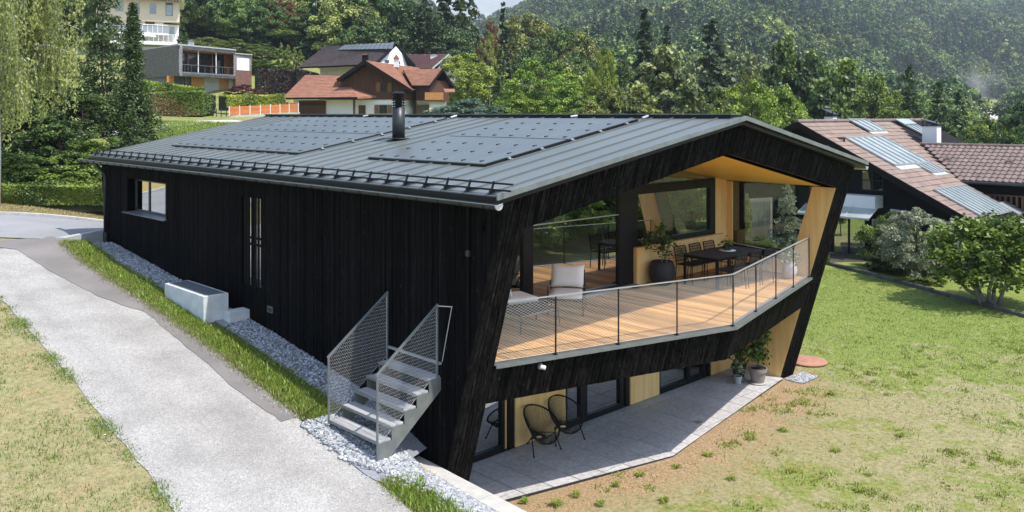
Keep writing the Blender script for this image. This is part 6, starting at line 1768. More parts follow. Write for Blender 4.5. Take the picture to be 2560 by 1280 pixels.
# chimneys
def nchim(b0, b1, a0, a1, z1, slope=True):
    mb = MB(); mb.box(b0, b1, a0, a1, zN(a0) - .3, z1); c = mb.build('chimney', M['render'], nrf)
    mb = MB(); am = (a0 + a1) / 2
    mb.hexa([(b0 - .04, a0 - .08, z1 + .10), (b1 + .04, a0 - .08, z1 + .10), (b1 + .04, a1 + .06, z1 + .36), (b0 - .04, a1 + .06, z1 + .36), (b0 - .04, a0 - .08, z1 + .14), (b1 + .04, a0 - .08, z1 + .14), (b1 + .04, a1 + .06, z1 + .40), (b0 - .04, a1 + .06, z1 + .40)])
    mb.build('chimney_cap', M['darkmetal'], c)
    mb = MB(); mb.box(b0 - .05, b1 + .05, a0 - .05, a1 + .05, z1, z1 + .04)
    for b in (b0, b1 - .05):
        for a in (a0, a1 - .05): mb.box(b, b + .05, a, a + .05, z1 + .04, z1 + .3)
    mb.build('cap_frame', M['blackmetal'], c)
nchim(51.4, 52.05, 18.9, 19.7, 3.45); nchim(46.0, 46.5, 22.4, 22.9, 4.0)
# wing with the ribbed roof
BW0, BW1, ZW0, ZW1 = 47.15, 50.35, .75, 2.42
wr_ = MB(); wr_.hexa([(BW0, 8.5, ZW0 - .15), (BW1, 8.5, ZW1 - .15), (BW1, 19.4, ZW1 - .15), (BW0, 16.3, ZW0 - .15), (BW0, 8.5, ZW0), (BW1, 8.5, ZW1), (BW1, 19.4, ZW1), (BW0, 16.3, ZW0)])
wr_.hexa([(BW1, 8.5, ZW1 - .15), (BW1 + 3.2, 8.5, ZW0 - .15), (BW1 + 3.2, 16.3, ZW0 - .15), (BW1, 19.4, ZW1 - .15), (BW1, 8.5, ZW1), (BW1 + 3.2, 8.5, ZW0), (BW1 + 3.2, 16.3, ZW0), (BW1, 19.4, ZW1)])
wro = wr_.build('wing_roof', M['darkwood'], nh)
me_w = bpy.data.meshes.new('wing_tile')
ribs = [(0, .0), (.18, .045), (.4, .055), (.62, .03), (.97, .0)]
slw = math.atan2(ZW1 - ZW0, BW1 - BW0); Ls = math.hypot(ZW1 - ZW0, BW1 - BW0)
tw2, tl2 = .30, Ls / 10
t2 = tile_mesh(tw2, tl2, ribs); me_w.from_pydata(t2.v, [], t2.f); me_w.materials.append(M['wingtile'])
Rw = Matrix(((0, math.cos(slw), -math.sin(slw)), (-1, 0, 0), (0, math.sin(slw), math.cos(slw))))   # local x -> -a, local y -> up the slope (b)
wc = []
for j in range(10):
    y = j * tl2
    for i in range(40):
        a = 19.4 - i * tw2; b = BW0 + y * math.cos(slw); z = ZW0 + y * math.sin(slw)
        if a > 16.4 + (b - BW0) * .97 or a < 9.0: continue
        wc.append((b, a, z))
wc.sort(key=lambda c: math.hypot(c[0], c[1]))
rest = MB()
for k, (b, a, z) in enumerate(wc):
    if k < 290:
        o = bpy.data.objects.new('wing_tile', me_w); col.objects.link(o); o.parent = wro
        o.location = (b - OFF[nh.name][0], a - OFF[nh.name][1], z + .01 - OFF[nh.name][2]); o.rotation_euler = Rw.to_euler()
    else: rest.add([tuple(Rw @ Vector(v) + Vector((b, a, z + .01))) for v in t2.v], t2.f)
if rest.v: rest.build('wing_tiles', M['wingtile'], wro, kind='stuff')
for k in range(26): mb = MB(); a = 19.4 - k * .42; mb.tube([(BW1, a, ZW1 + .05), (BW1, a - .44, ZW1 + .03)], [.09, .105], 8); mb.build('ridge_tile', M['wingtile'], wro)
for a in (17.6, 14.6, 11.6):
    mb = MB(); mb.tube([(48.9, a, 1.72), (48.9, a - .28, 1.72)], [.10, .10], 8); mb.build('vent_tile', M['wingtile'], wro)
mb = MB(); mb.tube([(BW0 - .08, 8.5, ZW0 - .06), (BW0 - .08, 16.4, ZW0 - .06)], .07, 8); mb.build('gutter', M['darkmetal'], wro)
mb = MB(); mb.box(48.2, 53, 9, 16.5, -3.2, .75); mb.build('wing_wall', M['darkwood'], nh)
mb = MB(); mb.box(47.3, 48.2, 9, 15.5, -.75, -.62); mb.build('wing_balcony', M['darkwood'], nh)
mb = MB(); mb.box(47.3, 47.36, 9, 15.5, .08, .14)
for k in range(26): mb.box(47.31, 47.34, 9.1 + k * .25, 9.2 + k * .25, -.62, .08)
mb.build('balcony_railing', M['brownwood'], nh)
# walls and windows of the gable side (b = 42.4)
GB = 42.4
mb = MB(); mb.slab([(GB, 14.3, -3.3), (GB, 29.6, -3.3), (GB, 29.6, zN(14.4) - .1), (GB, 22, ZR - .25), (GB, 14.3, zN(14.3) - .22)], (14.8, 0, 0)); mb.build('gable_wall', M['darkwood'], nh)
def nwin(a0, a1, z0, z1, name='window', curt=True, fr='blackmetal', b=GB, mull=1, cross=True):
    mb = MB(); t = .06
    mb.box(b - .08, b, a0, a1, z0, z0 + t); mb.box(b - .08, b, a0, a1, z1 - t, z1)
    for i in range(mull + 2):
        a = a0 + (a1 - a0 - t) * i / (mull + 1); mb.box(b - .08, b, a, a + t * (1.6 if 0 < i < mull + 1 else 1), z0 + t, z1 - t)
    if cross: mb.box(b - .07, b, a0, a1, (z0 + z1) / 2, (z0 + z1) / 2 + .04)
    w = mb.build(name, M[fr], nh)
    mb = MB(); mb.box(b - .05, b - .04, a0 + t, a1 - t, z0 + t, z1 - t); mb.build('pane', M['glass'], w)
    if curt:
        V = []; n = 60
        for i in range(n + 1):
            a = a0 + (a1 - a0) * i / n; V += [(b - .012 + .008 * math.sin(i * 1.1), a, z0), (b - .012 + .008 * math.sin(i * 1.1), a, z1)]
        c = MB(); c.add(V, [(2 * i, 2 * i + 2, 2 * i + 3, 2 * i + 1) for i in range(n)]); c.build('net_curtain', M['netcurt'], w)
    return w
M['netcurt'] = mat('net_curtain', (.34, .35, .27), (.20, .22, .17), sc=4, stretch=(8, 8, .6), rough=.9)
nwin(18.05, 19.15, .36, 1.38); nwin(20.0, 21.0, 2.3, 2.95, cross=False)
mb = MB(); mb.box(41.5, GB, 18.1, 21.2, -.42, .16); mb.build('balcony_parapet', M['render'], nh)
mb = MB(); mb.hexa([(40.6, 18.0, -.82), (41.5, 18.0, -.44), (41.5, 21.6, -.44), (40.6, 21.6, -.82), (40.6, 18.0, -.79), (41.5, 18.0, -.41), (41.5, 21.6, -.41), (40.6, 21.6, -.79)]); mb.build('glass_canopy', M['collector'], nh)
mb = MB()
for a in (18.0, 19.2, 20.4, 21.6): mb.bar((40.58, a, -.79), (41.5, a, -.40), .05, .05)
mb.bar((40.58, 18.0, -.84), (40.58, 21.6, -.84), .06, .08); mb.build('canopy_frame', M['concrete'], nh)
nwin(18.9, 20.6, -2.9, -1.0, cross=False, b=GB - .02); nwin(17.2, 18.6, -2.9, -1.0, 'window', False, 'concrete', GB - .02, 0, False)
nwin(13.9, 15.2, -2.65, -1.05, b=41.7, fr='concrete', mull=0, cross=False)
mb = MB(); mb.box(41.7, 46.5, 13.85, 15.25, -2.8, -2.66); mb.box(41.72, 46.5, 13.9, 15.2, -.98, -.88); mb.box(41.9, 46.5, 14.0, 15.2, -3.3, -2.8); mb.build('bay_wall', M['darkwood'], nh)
mb = MB(); mb.bar((41.5, 13.7, -.82), (41.5, 17.2, -.66), .16, .12); mb.bar((41.6, 15.5, -.52), (41.6, 17.4, -.42), .12, .10); mb.build('bay_cornice', M['concrete'], nh)
mb = MB(); mb.tube([(42.3, 13.4, -.95), (42.3, 13.7, -1.25), (42.35, 13.85, -2.9)], .05, 8); mb.build('downpipe', M['zinc'], nh)
# white awning beside the chalet
aw = thingH('white_awning', 'white flat awning at the right edge below the collector roof', 'awning', 44, 11.5, -2.9)
mb = MB(); mb.hexa([(42.0, 10.6, -1.05), (47.2, 9.2, -1.05), (47.2, 13.1, -.92), (42.2, 13.1, -.92), (42.0, 10.6, -1.0), (47.2, 9.2, -1.0), (47.2, 13.1, -.87), (42.2, 13.1, -.87)]); mb.build('canopy', M['parasol'], aw)
for b, a in ((42.4, 10.9), (46.8, 9.6), (46.8, 12.9), (42.5, 12.9)): mb = MB(); mb.bar((b, a, -2.95), (b, a, -1.03), .06); mb.build('pole', M['greymetal'], aw)
# kerb wall between the lawn and the neighbour's garden
kb = thingW('garden_kerb', 'long low dark stone kerb along the foot of the neighbour garden', 'kerb', (16, 35, -2.95))
P0 = np.array([13.9, 43.0]); P1 = np.array([20.5, 18.9]); n = 24
for i in range(n):
    a_s = P0 + (P1 - P0) * i / n; b_s = P0 + (P1 - P0) * (i + .985) / n; z = -2.95
    dr = (P1 - P0) / np.linalg.norm(P1 - P0); nn = np.array([-dr[1], dr[0]]) * .11
    zt = -2.70 + .02 * (i % 3)
    mb = MB(); mb.hexa([(*(a_s - nn), z - .2), (*(b_s - nn), z - .2), (*(b_s + nn), z - .2), (*(a_s + nn), z - .2), (*(a_s - nn), zt), (*(b_s - nn), zt), (*(b_s + nn), zt), (*(a_s + nn), zt)])
    mb.build('kerb_stone', M['kerbdark'] if 'kerbdark' in M else M.setdefault('kerbdark', mat('mossy_kerb', (.13, .125, .11), (.07, .07, .06), sc=3, rough=.95, rnd=.3)), kb)
nn3 = np.array([dr[1] * -1, dr[0]])
# dark garden soil of the neighbour
V = []; 
for i in range(30):
    p = P0 + (P1 - P0) * i / 29
    for w_ in (0.05, 9.0):
        q_ = p + nn3 * w_ * (1 if nn3[0] > 0 else -1); V.append((q_[0], q_[1], -2.84))
np_mesh('garden_soil', V, [(2 * i, 2 * i + 1, 2 * i + 3, 2 * i + 2) for i in range(29)], mat('garden_soil', (.035, .028, .02), (.07, .055, .035), sc=5, rough=1), kind='structure')

# ---- fences, path, lamp, car
of = thingW('orange_fence', 'orange board fence in white posts on a low concrete wall left of the chalet', 'fence', (W(650, 300, 72)[0], 72, 3.4))
xs = [573, 599, 625, 651, 676, 700, 723, 746]
FY = lambda x: 69 + (x - 573) * .05
for i in range(7):
    x0, x1 = xs[i] + 1, xs[i + 1]; t0 = 267 - (x0 - 573) * .045; t1 = 267 - (x1 - 573) * .045; b0 = t0 + 22 - (x0 - 573) * .01; b1 = t1 + 22 - (x1 - 573) * .01
    for k in range(3):
        f0, f1 = k / 3, (k + .94) / 3
        mb = MB(); y = lambda t, b, f: t + (b - t) * f
        mb.slab([W(x0, y(t0, b0, f1), FY(x0)), W(x1, y(t1, b1, f1), FY(x1)), W(x1, y(t1, b1, f0), FY(x1)), W(x0, y(t0, b0, f0), FY(x0))], (0, .05, 0)); mb.build('fence_board', M['orange'], of)
for x in xs:
    t = 265 - (x - 573) * .045; mb = MB(); mb.bar(W(x, t, FY(x) - .05), W(x, t + 25, FY(x) - .05), .055); mb.build('post', M['white'], of)
mb = MB(); mb.slab([W(573, 320, 69.1), W(748, 320, FY(748) + .1), W(748, 280.5, FY(748) + .1), W(573, 289, 69.1)], (0, .25, 0)); mb.build('base_wall', M['slabstone'], of)
gf = thingW('wire_gate', 'small wire gate with thin grey posts left of the orange fence', 'gate', (W(550, 292, 68)[0], 68, 3.6))
for x in (532, 541, 553, 566): mb = MB(); mb.bar(W(x, 292, 68), W(x, 271, 68), .05); mb.build('post', M['darkmetal'], gf)
mb = MB(); mb.bar(W(532, 272, 68), W(566, 274, 68), .03); mb.bar(W(532, 282, 68), W(566, 283, 68), .02); mb.build('rail', M['darkmetal'], gf)
# pale lane on the slope
def lane_y(px): return float(np.interp(px, [300, 350, 420, 500, 580, 640], [52, 53, 57, 60, 62, 60]))
V = []
pxs = np.linspace(250, 650, 40)
for px in pxs:
    y0 = lane_y(px); 
    for dy in (0, 3.2): x = (px - 1280) / FPX * (y0 + dy); V.append((x, y0 + dy, gz(x, y0 + dy) + .04))
np_mesh('lane', V, [(2 * i, 2 * i + 2, 2 * i + 3, 2 * i + 1) for i in range(39)], mat('lane_gravel', (.52, .50, .47), (.45, .43, .40), sc=1, rough=.95), kind='structure')
sl_ = thingW('street_lamp', 'thin grey street lamp standing among the bushes right of the chalet', 'street lamp', W(1224, 300, 88))
mb = MB(); mb.tube([W(1224, 300, 88), W(1224, 217, 88)], [.07, .045], 8); mb.build('pole', M['greymetal'], sl_)
mb = MB(); mb.hexa([W(1221, 218, 87.8), W(1231, 216, 87.8), W(1231, 216, 88.2), W(1221, 218, 88.2), W(1221, 215, 87.8), W(1231, 214, 87.8), W(1231, 214, 88.2), W(1221, 215, 88.2)]); mb.build('lamp_head', M['zinc'], sl_)
car = thingL('parked_car', 'white parked car half hidden behind the metal roof ridge', 'car', tuple(W(1261, 296, 100)), R(8))
mb = MB(); mb.hexa([(-.85, -2.1, .3), (.85, -2.1, .3), (.85, 2.1, .3), (-.85, 2.1, .3), (-.82, -2.05, .85), (.82, -2.05, .85), (.82, 2.05, .85), (-.82, 2.05, .85)]); mb.build('body', M['car'], car, bevel=.1)
mb = MB(); mb.hexa([(-.78, -1.3, .85), (.78, -1.3, .85), (.78, 1.7, .85), (-.78, 1.7, .85), (-.6, -.7, 1.38), (.6, -.7, 1.38), (.6, 1.3, 1.38), (-.6, 1.3, 1.38)]); cab = mb.build('cabin', M['car'], car, bevel=.05)
mb = MB(); mb.hexa([(-.68, -1.28, .9), (.68, -1.28, .9), (.68, -1.22, .9), (-.68, -1.22, .9), (-.54, -.78, 1.32), (.54, -.78, 1.32), (.54, -.7, 1.32), (-.54, -.7, 1.32)]); mb.build('windscreen', M['winglass'], cab)
for x in (-.8, .8):
    for y in (-1.3, 1.3): mb = MB(); mb.tube([(x - .1, y, .31), (x + .1, y, .31)], .31, 14); mb.build('wheel', M['blackmetal'], car)
# panel fence seen through the side glass
pf = thingW('panel_fence', 'pale vertical board fence seen through the side glass of the balcony', 'fence', (W(1890, 600, 46)[0], 46, -2.9))
for k in range(16):
    x = 1848 + k * 5.2; mb = MB(); mb.slab([W(x, 600, 46 - k * .1), W(x + 5, 600, 46 - k * .1), W(x + 5, 499 - k * .3, 46 - k * .1), W(x, 497 - k * .3, 46 - k * .1)], (0, .04, 0)); mb.build('fence_board', M['greyboard'] if 'greyboard' in M else M.setdefault('greyboard', mat('grey_boards', (.33, .30, .24), (.25, .23, .18), sc=2, stretch=(6, 6, .5), rough=.85, rnd=.1)), pf)

# ------------------------------------------------------------------ VEGETATION
VG = np.random.default_rng(21)
def crown_broad(seed, nblob=90, per=110, leaf=.045, w=.5, lobes=.17, low=.12, power=1.0, inner=.25, taper=0.0):
    """unit crown: height 1, radius w; leaf clumps over an uneven volume; returns V, F, tint"""
    r = np.random.default_rng(seed); Cs = []; Ts = []; Out = []
    k = 0
    while k < nblob:
        u = r.normal(size=3); u /= np.linalg.norm(u)
        rad = r.uniform(.35, 1.0) ** .5
        z = low + (1 - low) * (.5 + .5 * u[2] * rad * .92)
        prof = math.sin(math.pi * min(max((z - low) / (1 - low), 0.04), .97) ** (.75 + taper * .6)) ** .65
        if taper: prof *= (1 - taper * (z - low) / (1 - low))
        ph = math.atan2(u[1], u[0]); bump = 1 + .22 * math.sin(3 * ph + seed) + .12 * math.sin(5 * ph + 2 * seed)
        c = np.array([u[0] * rad * w * prof * bump, u[1] * rad * w * prof * bump, z])
        br = lobes * r.uniform(.55, 1.15) * (1.1 - .4 * z)
        n = int(per * r.uniform(.6, 1.3))
        d = r.normal(size=(n, 3)); d /= np.linalg.norm(d, axis=1, keepdims=True); d[:, 2] = np.where(d[:, 2] < -.25, -d[:, 2], d[:, 2])
        rr = br * r.uniform(.5, 1.05, n)[:, None]
        Cs.append(c + d * rr * np.array([1, 1, .72])); Out.append(d * .9)
        Ts.append(np.clip(r.uniform(.1, .75) + r.normal(size=n) * .16, 0, 1)); k += 1
    C = np.concatenate(Cs); T = np.concatenate(Ts)
    V, F = leafcard(C, leaf, r, .15, 1.35, np.concatenate(Out))
    return V, F, T
def crown_conifer(seed, levels=26, per=9, w=.22, leaf=.03, droop=.35, base=.04, dens=26, pw=.85, irregular=.15, hang=0.0):
    r = np.random.default_rng(seed); Cs = []; Ts = []
    for l in range(levels):
        z = base + (1 - base) * (l + r.uniform(0, .6)) / levels
        R_ = w * (1 - (z - base) / (1 - base)) ** pw * (1 + irregular * r.normal()) + .012
        for k in range(max(3, int(per * (1.05 - z * .5)))):
            ph = r.uniform(0, 6.28); L_ = R_ * r.uniform(.65, 1.12); n = max(4, int(dens * (L_ / w) + 3))
            t = r.uniform(.12, 1, n) ** .75
            lat = r.normal(size=n) * L_ * .13 * (1.15 - t * .6)
            zz = z - droop * L_ * t ** 1.5 + .10 * L_ * np.maximum(t - .75, 0) + r.normal(size=n) * .008 - hang * np.abs(r.normal(size=n)) * L_ * .5
            Cs.append(np.c_[np.cos(ph) * t * L_ - np.sin(ph) * lat, np.sin(ph) * t * L_ + np.cos(ph) * lat, zz])
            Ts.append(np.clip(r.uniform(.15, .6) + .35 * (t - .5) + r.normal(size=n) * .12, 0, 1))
    C = np.concatenate(Cs); T = np.concatenate(Ts)
    V, F = leafcard(C, leaf, r, .6, 1.9)
    return V, F, T
def mesh_of(name, VFT, m):
    V, F, T = VFT
    me = bpy.data.meshes.new(name); n = len(F)
    me.vertices.add(len(V)); me.vertices.foreach_set('co', np.asarray(V, np.float32).ravel())
    me.loops.add(n * 4); me.loops.foreach_set('vertex_index', F.astype(np.int32).ravel())
    me.polygons.add(n); me.polygons.foreach_set('loop_start', np.arange(0, n * 4, 4, dtype=np.int32)); me.polygons.foreach_set('loop_total', np.full(n, 4, np.int32))
    at = me.attributes.new('tint', 'FLOAT', 'FACE'); at.data.foreach_set('value', T.astype(np.float32))
    me.materials.append(m); me.update(); return me
def trunk_mesh(name, seed, m, r0=.022, limbs=9, top=.8, spread=.28, start=.25):
    r = random.Random(seed); mb = MB()
    pts = [(0, 0, -.03)] + [(r.uniform(-.012, .012), r.uniform(-.012, .012), top * k / 5) for k in range(1, 6)]
    mb.tube(pts, [r0 * 1.25] + [r0 * (1 - .16 * k) for k in range(1, 6)], 7)
    for k in range(limbs):
        z = start + (top - start) * (k + .5) / limbs; t = k * 2.4 + r.uniform(-.4, .4); L_ = spread * r.uniform(.6, 1.1) * (1.15 - z)
        mb.tube([(0, 0, z), (L_ * .5 * math.cos(t), L_ * .5 * math.sin(t), z + L_ * .35), (L_ * math.cos(t + .2), L_ * math.sin(t + .2), z + L_ * .6)], [r0 * .42, r0 * .25, r0 * .10], 5)
    me = bpy.data.meshes.new(name); me.from_pydata(mb.v, [], mb.f); me.materials.append(m); return me
BR = [crown_broad(s, 125, 190, .0215, .46 + .04 * (s % 3), .12) for s in (1, 2, 3, 4)]
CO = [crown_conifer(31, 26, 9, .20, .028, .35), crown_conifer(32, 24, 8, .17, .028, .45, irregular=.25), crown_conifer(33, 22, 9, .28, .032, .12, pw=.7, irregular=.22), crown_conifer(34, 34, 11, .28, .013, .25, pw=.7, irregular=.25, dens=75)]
TH_ = crown_broad(9, 70, 90, .035, .20, .09, .02, taper=.35)
PI_ = crown_broad(15, 60, 130, .045, .40, .14, .10, taper=.25)
TRK = [trunk_mesh('trunk', s, M['bark']) for s in (1, 2)]
TRC = trunk_mesh('trunk', 5, M['bark'], .016, 4, .93, .10, .2)
meshes = {}
def crown_mesh(kind, i, mk):
    key = (kind, i, mk)
    if key not in meshes:
        src = {'b': BR, 'c': CO, 't': [TH_], 'p': [PI_]}[kind][i]
        meshes[key] = mesh_of('crown', src, M[mk])
    return meshes[key]
def tree(kind, i, mk, px, top, wpx, Y, label, cat='tree', name=None, group=None, ground_z=None, sink=0.0, rz=None):
    x = (px - 1280) / FPX * Y; z0 = gz(x, Y) if ground_z is None else ground_z
    zt = CAM_H + (286 - top) / FPX * Y; h = max(zt - z0, 1.0); w = wpx / FPX * Y
    base_w = {'b': [1.08, 1.12, 1.0, 1.05], 'c': [.40, .34, .54, .54], 't': [.42], 'p': [.82]}[kind][i]
    t = bpy.data.objects.new(name or {'b': 'leafy_tree', 'c': 'spruce_tree', 't': 'thuja', 'p': 'pine_tree'}[kind], None); col.objects.link(t)
    t.location = (x, Y, z0 - sink); t.rotation_euler = (0, 0, VG.uniform(0, 6.28) if rz is None else rz)
    s = w / base_w * (1.5 if kind == 'b' else 1.2); t.scale = (s, s, h)
    tag(t, label, cat, group)
    c = bpy.data.objects.new('crown', crown_mesh(kind, i, mk)); col.objects.link(c); c.parent = t
    k = bpy.data.objects.new('trunk', TRC if kind in 'ct' else TRK[i % 2]); col.objects.link(k); k.parent = t
    if kind in 'ct': k.scale = (.6, .6, .95)
    return t

# row of things: kind, archetype, leaf, px, top, width px, distance, label
TREES = [
 # slope above the houses on the left
 ('b', 0, 'l_mid', 478, -15, 105, 158, 'leafy tree at the right edge of the cream apartment block'),
 ('b', 1, 'l_bright', 535, 5, 120, 162, 'light green leafy tree second right of the cream block'),
 ('b', 2, 'l_mid', 590, -40, 130, 166, 'mid green tree above the grassy slope, left of the brownish tree'),
 ('b', 3, 'l_dark', 655, -35, 120, 158, 'dark tree just left of the brownish tree on the slope'),
 ('b', 0, 'l_autumn', 700, -5, 95, 148, 'brownish leaved tree standing over the golden thuja row'),
 ('b', 1, 'l_mid', 640, 60, 90, 150, 'rounded tree on the slope below the dark and brownish trees'),
 ('b', 2, 'l_dark', 768, 15, 120, 146, 'dark green tree right above the ridge of the grey roofed house, left end'),
 ('b', 3, 'l_mid', 815, -50, 130, 158, 'tall leafy tree behind the left half of the grey roofed house'),
 ('b', 0, 'l_bright', 850, 20, 90, 143, 'fresh green tree in front of the tall trees above the solar array'),
 ('b', 1, 'l_dark', 880, -45, 110, 152, 'dark crowned tree above the middle of the solar array'),
 ('b', 2, 'l_olive', 925, -30, 110, 150, 'olive green tree above the right end of the solar array'),
 ('b', 3, 'l_mid', 960, 45, 90, 140, 'mid green tree just behind the gable of the grey roofed house'),
 ('c', 0, 'l_conif2', 990, -60, 110, 150, 'soft green spruce left of the large drooping spruce'),
 ('c', 3, 'l_conif', 1063, -5, 150, 136, 'large dark spruce with sweeping limbs behind the pink roofed house'),
 ('c', 0, 'l_conif', 1110, -70, 105, 150, 'tall dark spruce right of the large sweeping spruce'),
 ('c', 1, 'l_conif2', 1152, -95, 100, 155, 'tall feathery spruce at the right end of the left wood'),
 ('c', 0, 'l_conif2', 1180, -60, 70, 160, 'narrow spruce at the edge of the gap with the far mountain'),
 ('t', 0, 'l_thuja', 703, 100, 20, 113, 'golden thuja column, leftmost of the row above the purple hedge'),
 ('t', 0, 'l_thuja', 720, 106, 19, 113, 'golden thuja column, second from the left of the row'),
 ('t', 0, 'l_thuja', 736, 112, 19, 113, 'golden thuja column, third from the left of the row'),
 ('t', 0, 'l_thuja', 751, 118, 19, 113, 'golden thuja column, rightmost of the row beside the grey roof'),
 ('b', 1, 'l_dark', 655, 105, 85, 122, 'dark round bush tree right of the shingled house'),
 ('b', 3, 'l_mid', 660, 148, 80, 117, 'low green bush at the right wall of the shingled house'),
 ('t', 0, 'l_dark', 452, 74, 17, 118, 'small dark thuja left of the flat roof chimney'),
 ('t', 0, 'l_dark', 465, 76, 17, 118, 'small dark thuja next to the flat roof chimney'),
 ('b', 0, 'l_olive', 520, 90, 90, 122, 'olive shrub behind the flat roof of the shingled house, middle'),
 ('b', 2, 'l_dark', 590, 96, 90, 124, 'dark shrub behind the right end of the flat roof'),
 # middle
 ('b', 1, 'l_bright', 1165, 120, 130, 112, 'bright yellow green feathery tree right of the pink roofed house'),
 ('b', 2, 'l_autumn', 1228, 42, 62, 135, 'russet crowned tree below the far mountain gap'),
 ('c', 1, 'l_conif', 1258, 4, 66, 128, 'slim black green spruce pointing into the mountain gap'),
 ('b', 3, 'l_olive', 1222, 72, 48, 116, 'yellowish olive tree in front of the russet tree'),
 ('b', 0, 'l_olive', 1318, 22, 140, 150, 'broad olive tree right of the slim dark spruce'),
 ('b', 1, 'l_mid', 1400, 48, 130, 146, 'rounded green tree in the middle of the olive trees'),
 ('b', 2, 'l_olive', 1460, 70, 115, 142, 'olive tree at the right end of the rounded group'),
 ('b', 3, 'l_dark', 1345, 90, 120, 132, 'dark shaded tree behind the small conservatory house'),
 ('b', 0, 'l_dark', 1440, 120, 110, 130, 'dark tree behind the white gabled house'),
 ('c', 1, 'l_conif2', 1252, 112, 60, 98, 'silvery young spruce beside the street lamp'),
 ('t', 0, 'l_dark', 1262, 190, 14, 94, 'dark thuja column beneath the silvery young spruce'),
 ('t', 0, 'l_thuja', 1252, 195, 13, 94, 'golden green thuja column beneath the silvery young spruce'),
 ('b', 1, 'l_bright', 1350, 128, 150, 86, 'bright green maple in front of the small conservatory house'),
 ('b', 2, 'l_bright', 1420, 205, 110, 80, 'bright low crown right below the bright maple'),
 ('b', 3, 'l_bright', 1300, 232, 110, 78, 'yellow green bush above the ridge, right of the parked car'),
 ('b', 1, 'l_bright', 1506, 95, 62, 82, 'slender bright tree with a thin visible trunk in the middle'),
 ('b', 0, 'l_olive', 1530, 205, 90, 80, 'light olive bush right of the slender bright tree'),
 ('b', 2, 'l_olive', 1480, 245, 90, 76, 'low olive bush under the slender bright tree'),
 ('b', 3, 'l_dark', 1560, 145, 90, 104, 'dark rounded tree left of the tall dark spruce'),
 ('c', 0, 'l_conif', 1610, 18, 112, 116, 'tall dark spruce in the middle of the picture'),
 ('c', 0, 'l_conif', 1667, 62, 84, 118, 'smaller dark spruce right of the tall dark spruce'),
 ('p', 0, 'l_pine', 1662, 118, 170, 84, 'big pale green pine above the roof ridge'),
 ('p', 0, 'l_olive', 1600, 215, 110, 80, 'olive bushy pine left below the big pale pine'),
 ('c', 2, 'l_conif', 1782, 42, 140, 108, 'broad nearly black conifer right of the pale pine'),
 ('b', 1, 'l_olive', 1860, 150, 90, 100, 'light olive tree between the black conifer and the pines'),
 ('b', 2, 'l_olive', 1800, 210, 110, 72, 'light olive tree with pale branches, left part above the ridge tip'),
 ('b', 0, 'l_bright', 1880, 188, 150, 68, 'large light green tree above the tip of the metal gable'),
 ('b', 3, 'l_bright', 1960, 205, 120, 64, 'large light green tree left of the neighbour ridge'),
 ('p', 0, 'l_dark', 1960, 96, 130, 100, 'dark bushy pine left of the twin pines'),
 ('p', 0, 'l_dark', 2035, 128, 120, 98, 'dark bushy pine, the middle one of the right hand pines'),
 ('p', 0, 'l_mid', 2120, 150, 140, 96, 'dark green pine with upswept branches above the neighbour ridge'),
 ('p', 0, 'l_dark', 2060, 200, 130, 84, 'dark low pine right behind the neighbour chimney at the ridge'),
 ('b', 2, 'l_mid', 2190, 178, 110, 90, 'green tree between the upswept pine and the larch'),
 ('c', 2, 'l_conif2', 2274, 158, 90, 96, 'soft green larch above the far ridge end of the neighbour roof'),
 ('c', 2, 'l_conif2', 2345, 200, 90, 92, 'soft green larch right of the taller larch'),
 ('c', 2, 'l_conif2', 2400, 218, 80, 90, 'soft green larch above the white chimney'),
 ('b', 3, 'l_mid', 2465, 285, 100, 74, 'round leafy tree right of the white chimney'),
 ('b', 1, 'l_dark', 2550, 240, 120, 66, 'dark leafy tree at the right edge above the wing roof'),
 ('b', 0, 'l_dark', 2500, 330, 110, 68, 'low dark tree behind the wing roof ridge'),
 ('b', 2, 'l_mid', 2230, 260, 120, 82, 'low green tree behind the neighbour ridge'),
 # street side on the left
 ('c', 3, 'l_conif2', 256, -150, 150, 56, 'wide cedar like conifer behind the slim dark spruce'),
 ('c', 3, 'l_conif', 60, -120, 300, 58, 'dark conifer mass behind the weeping birch'),
 ('b', 1, 'l_dark', 30, 140, 150, 47, 'tall dark tree behind the weeping birch, left'),
 ('b', 2, 'l_dark', 120, 175, 140, 46, 'tall dark tree behind the weeping birch, middle'),
 ('b', 3, 'l_dark', 205, 215, 120, 45, 'dark tree behind the ends of the birch strands'),
 ('c', 3, 'l_conif2', 330, 262, 110, 42, 'small fresh green conifer at the foot of the slim spruce'),
]
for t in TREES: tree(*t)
GRP = 'forest edge trees on the hillside behind the left wood'

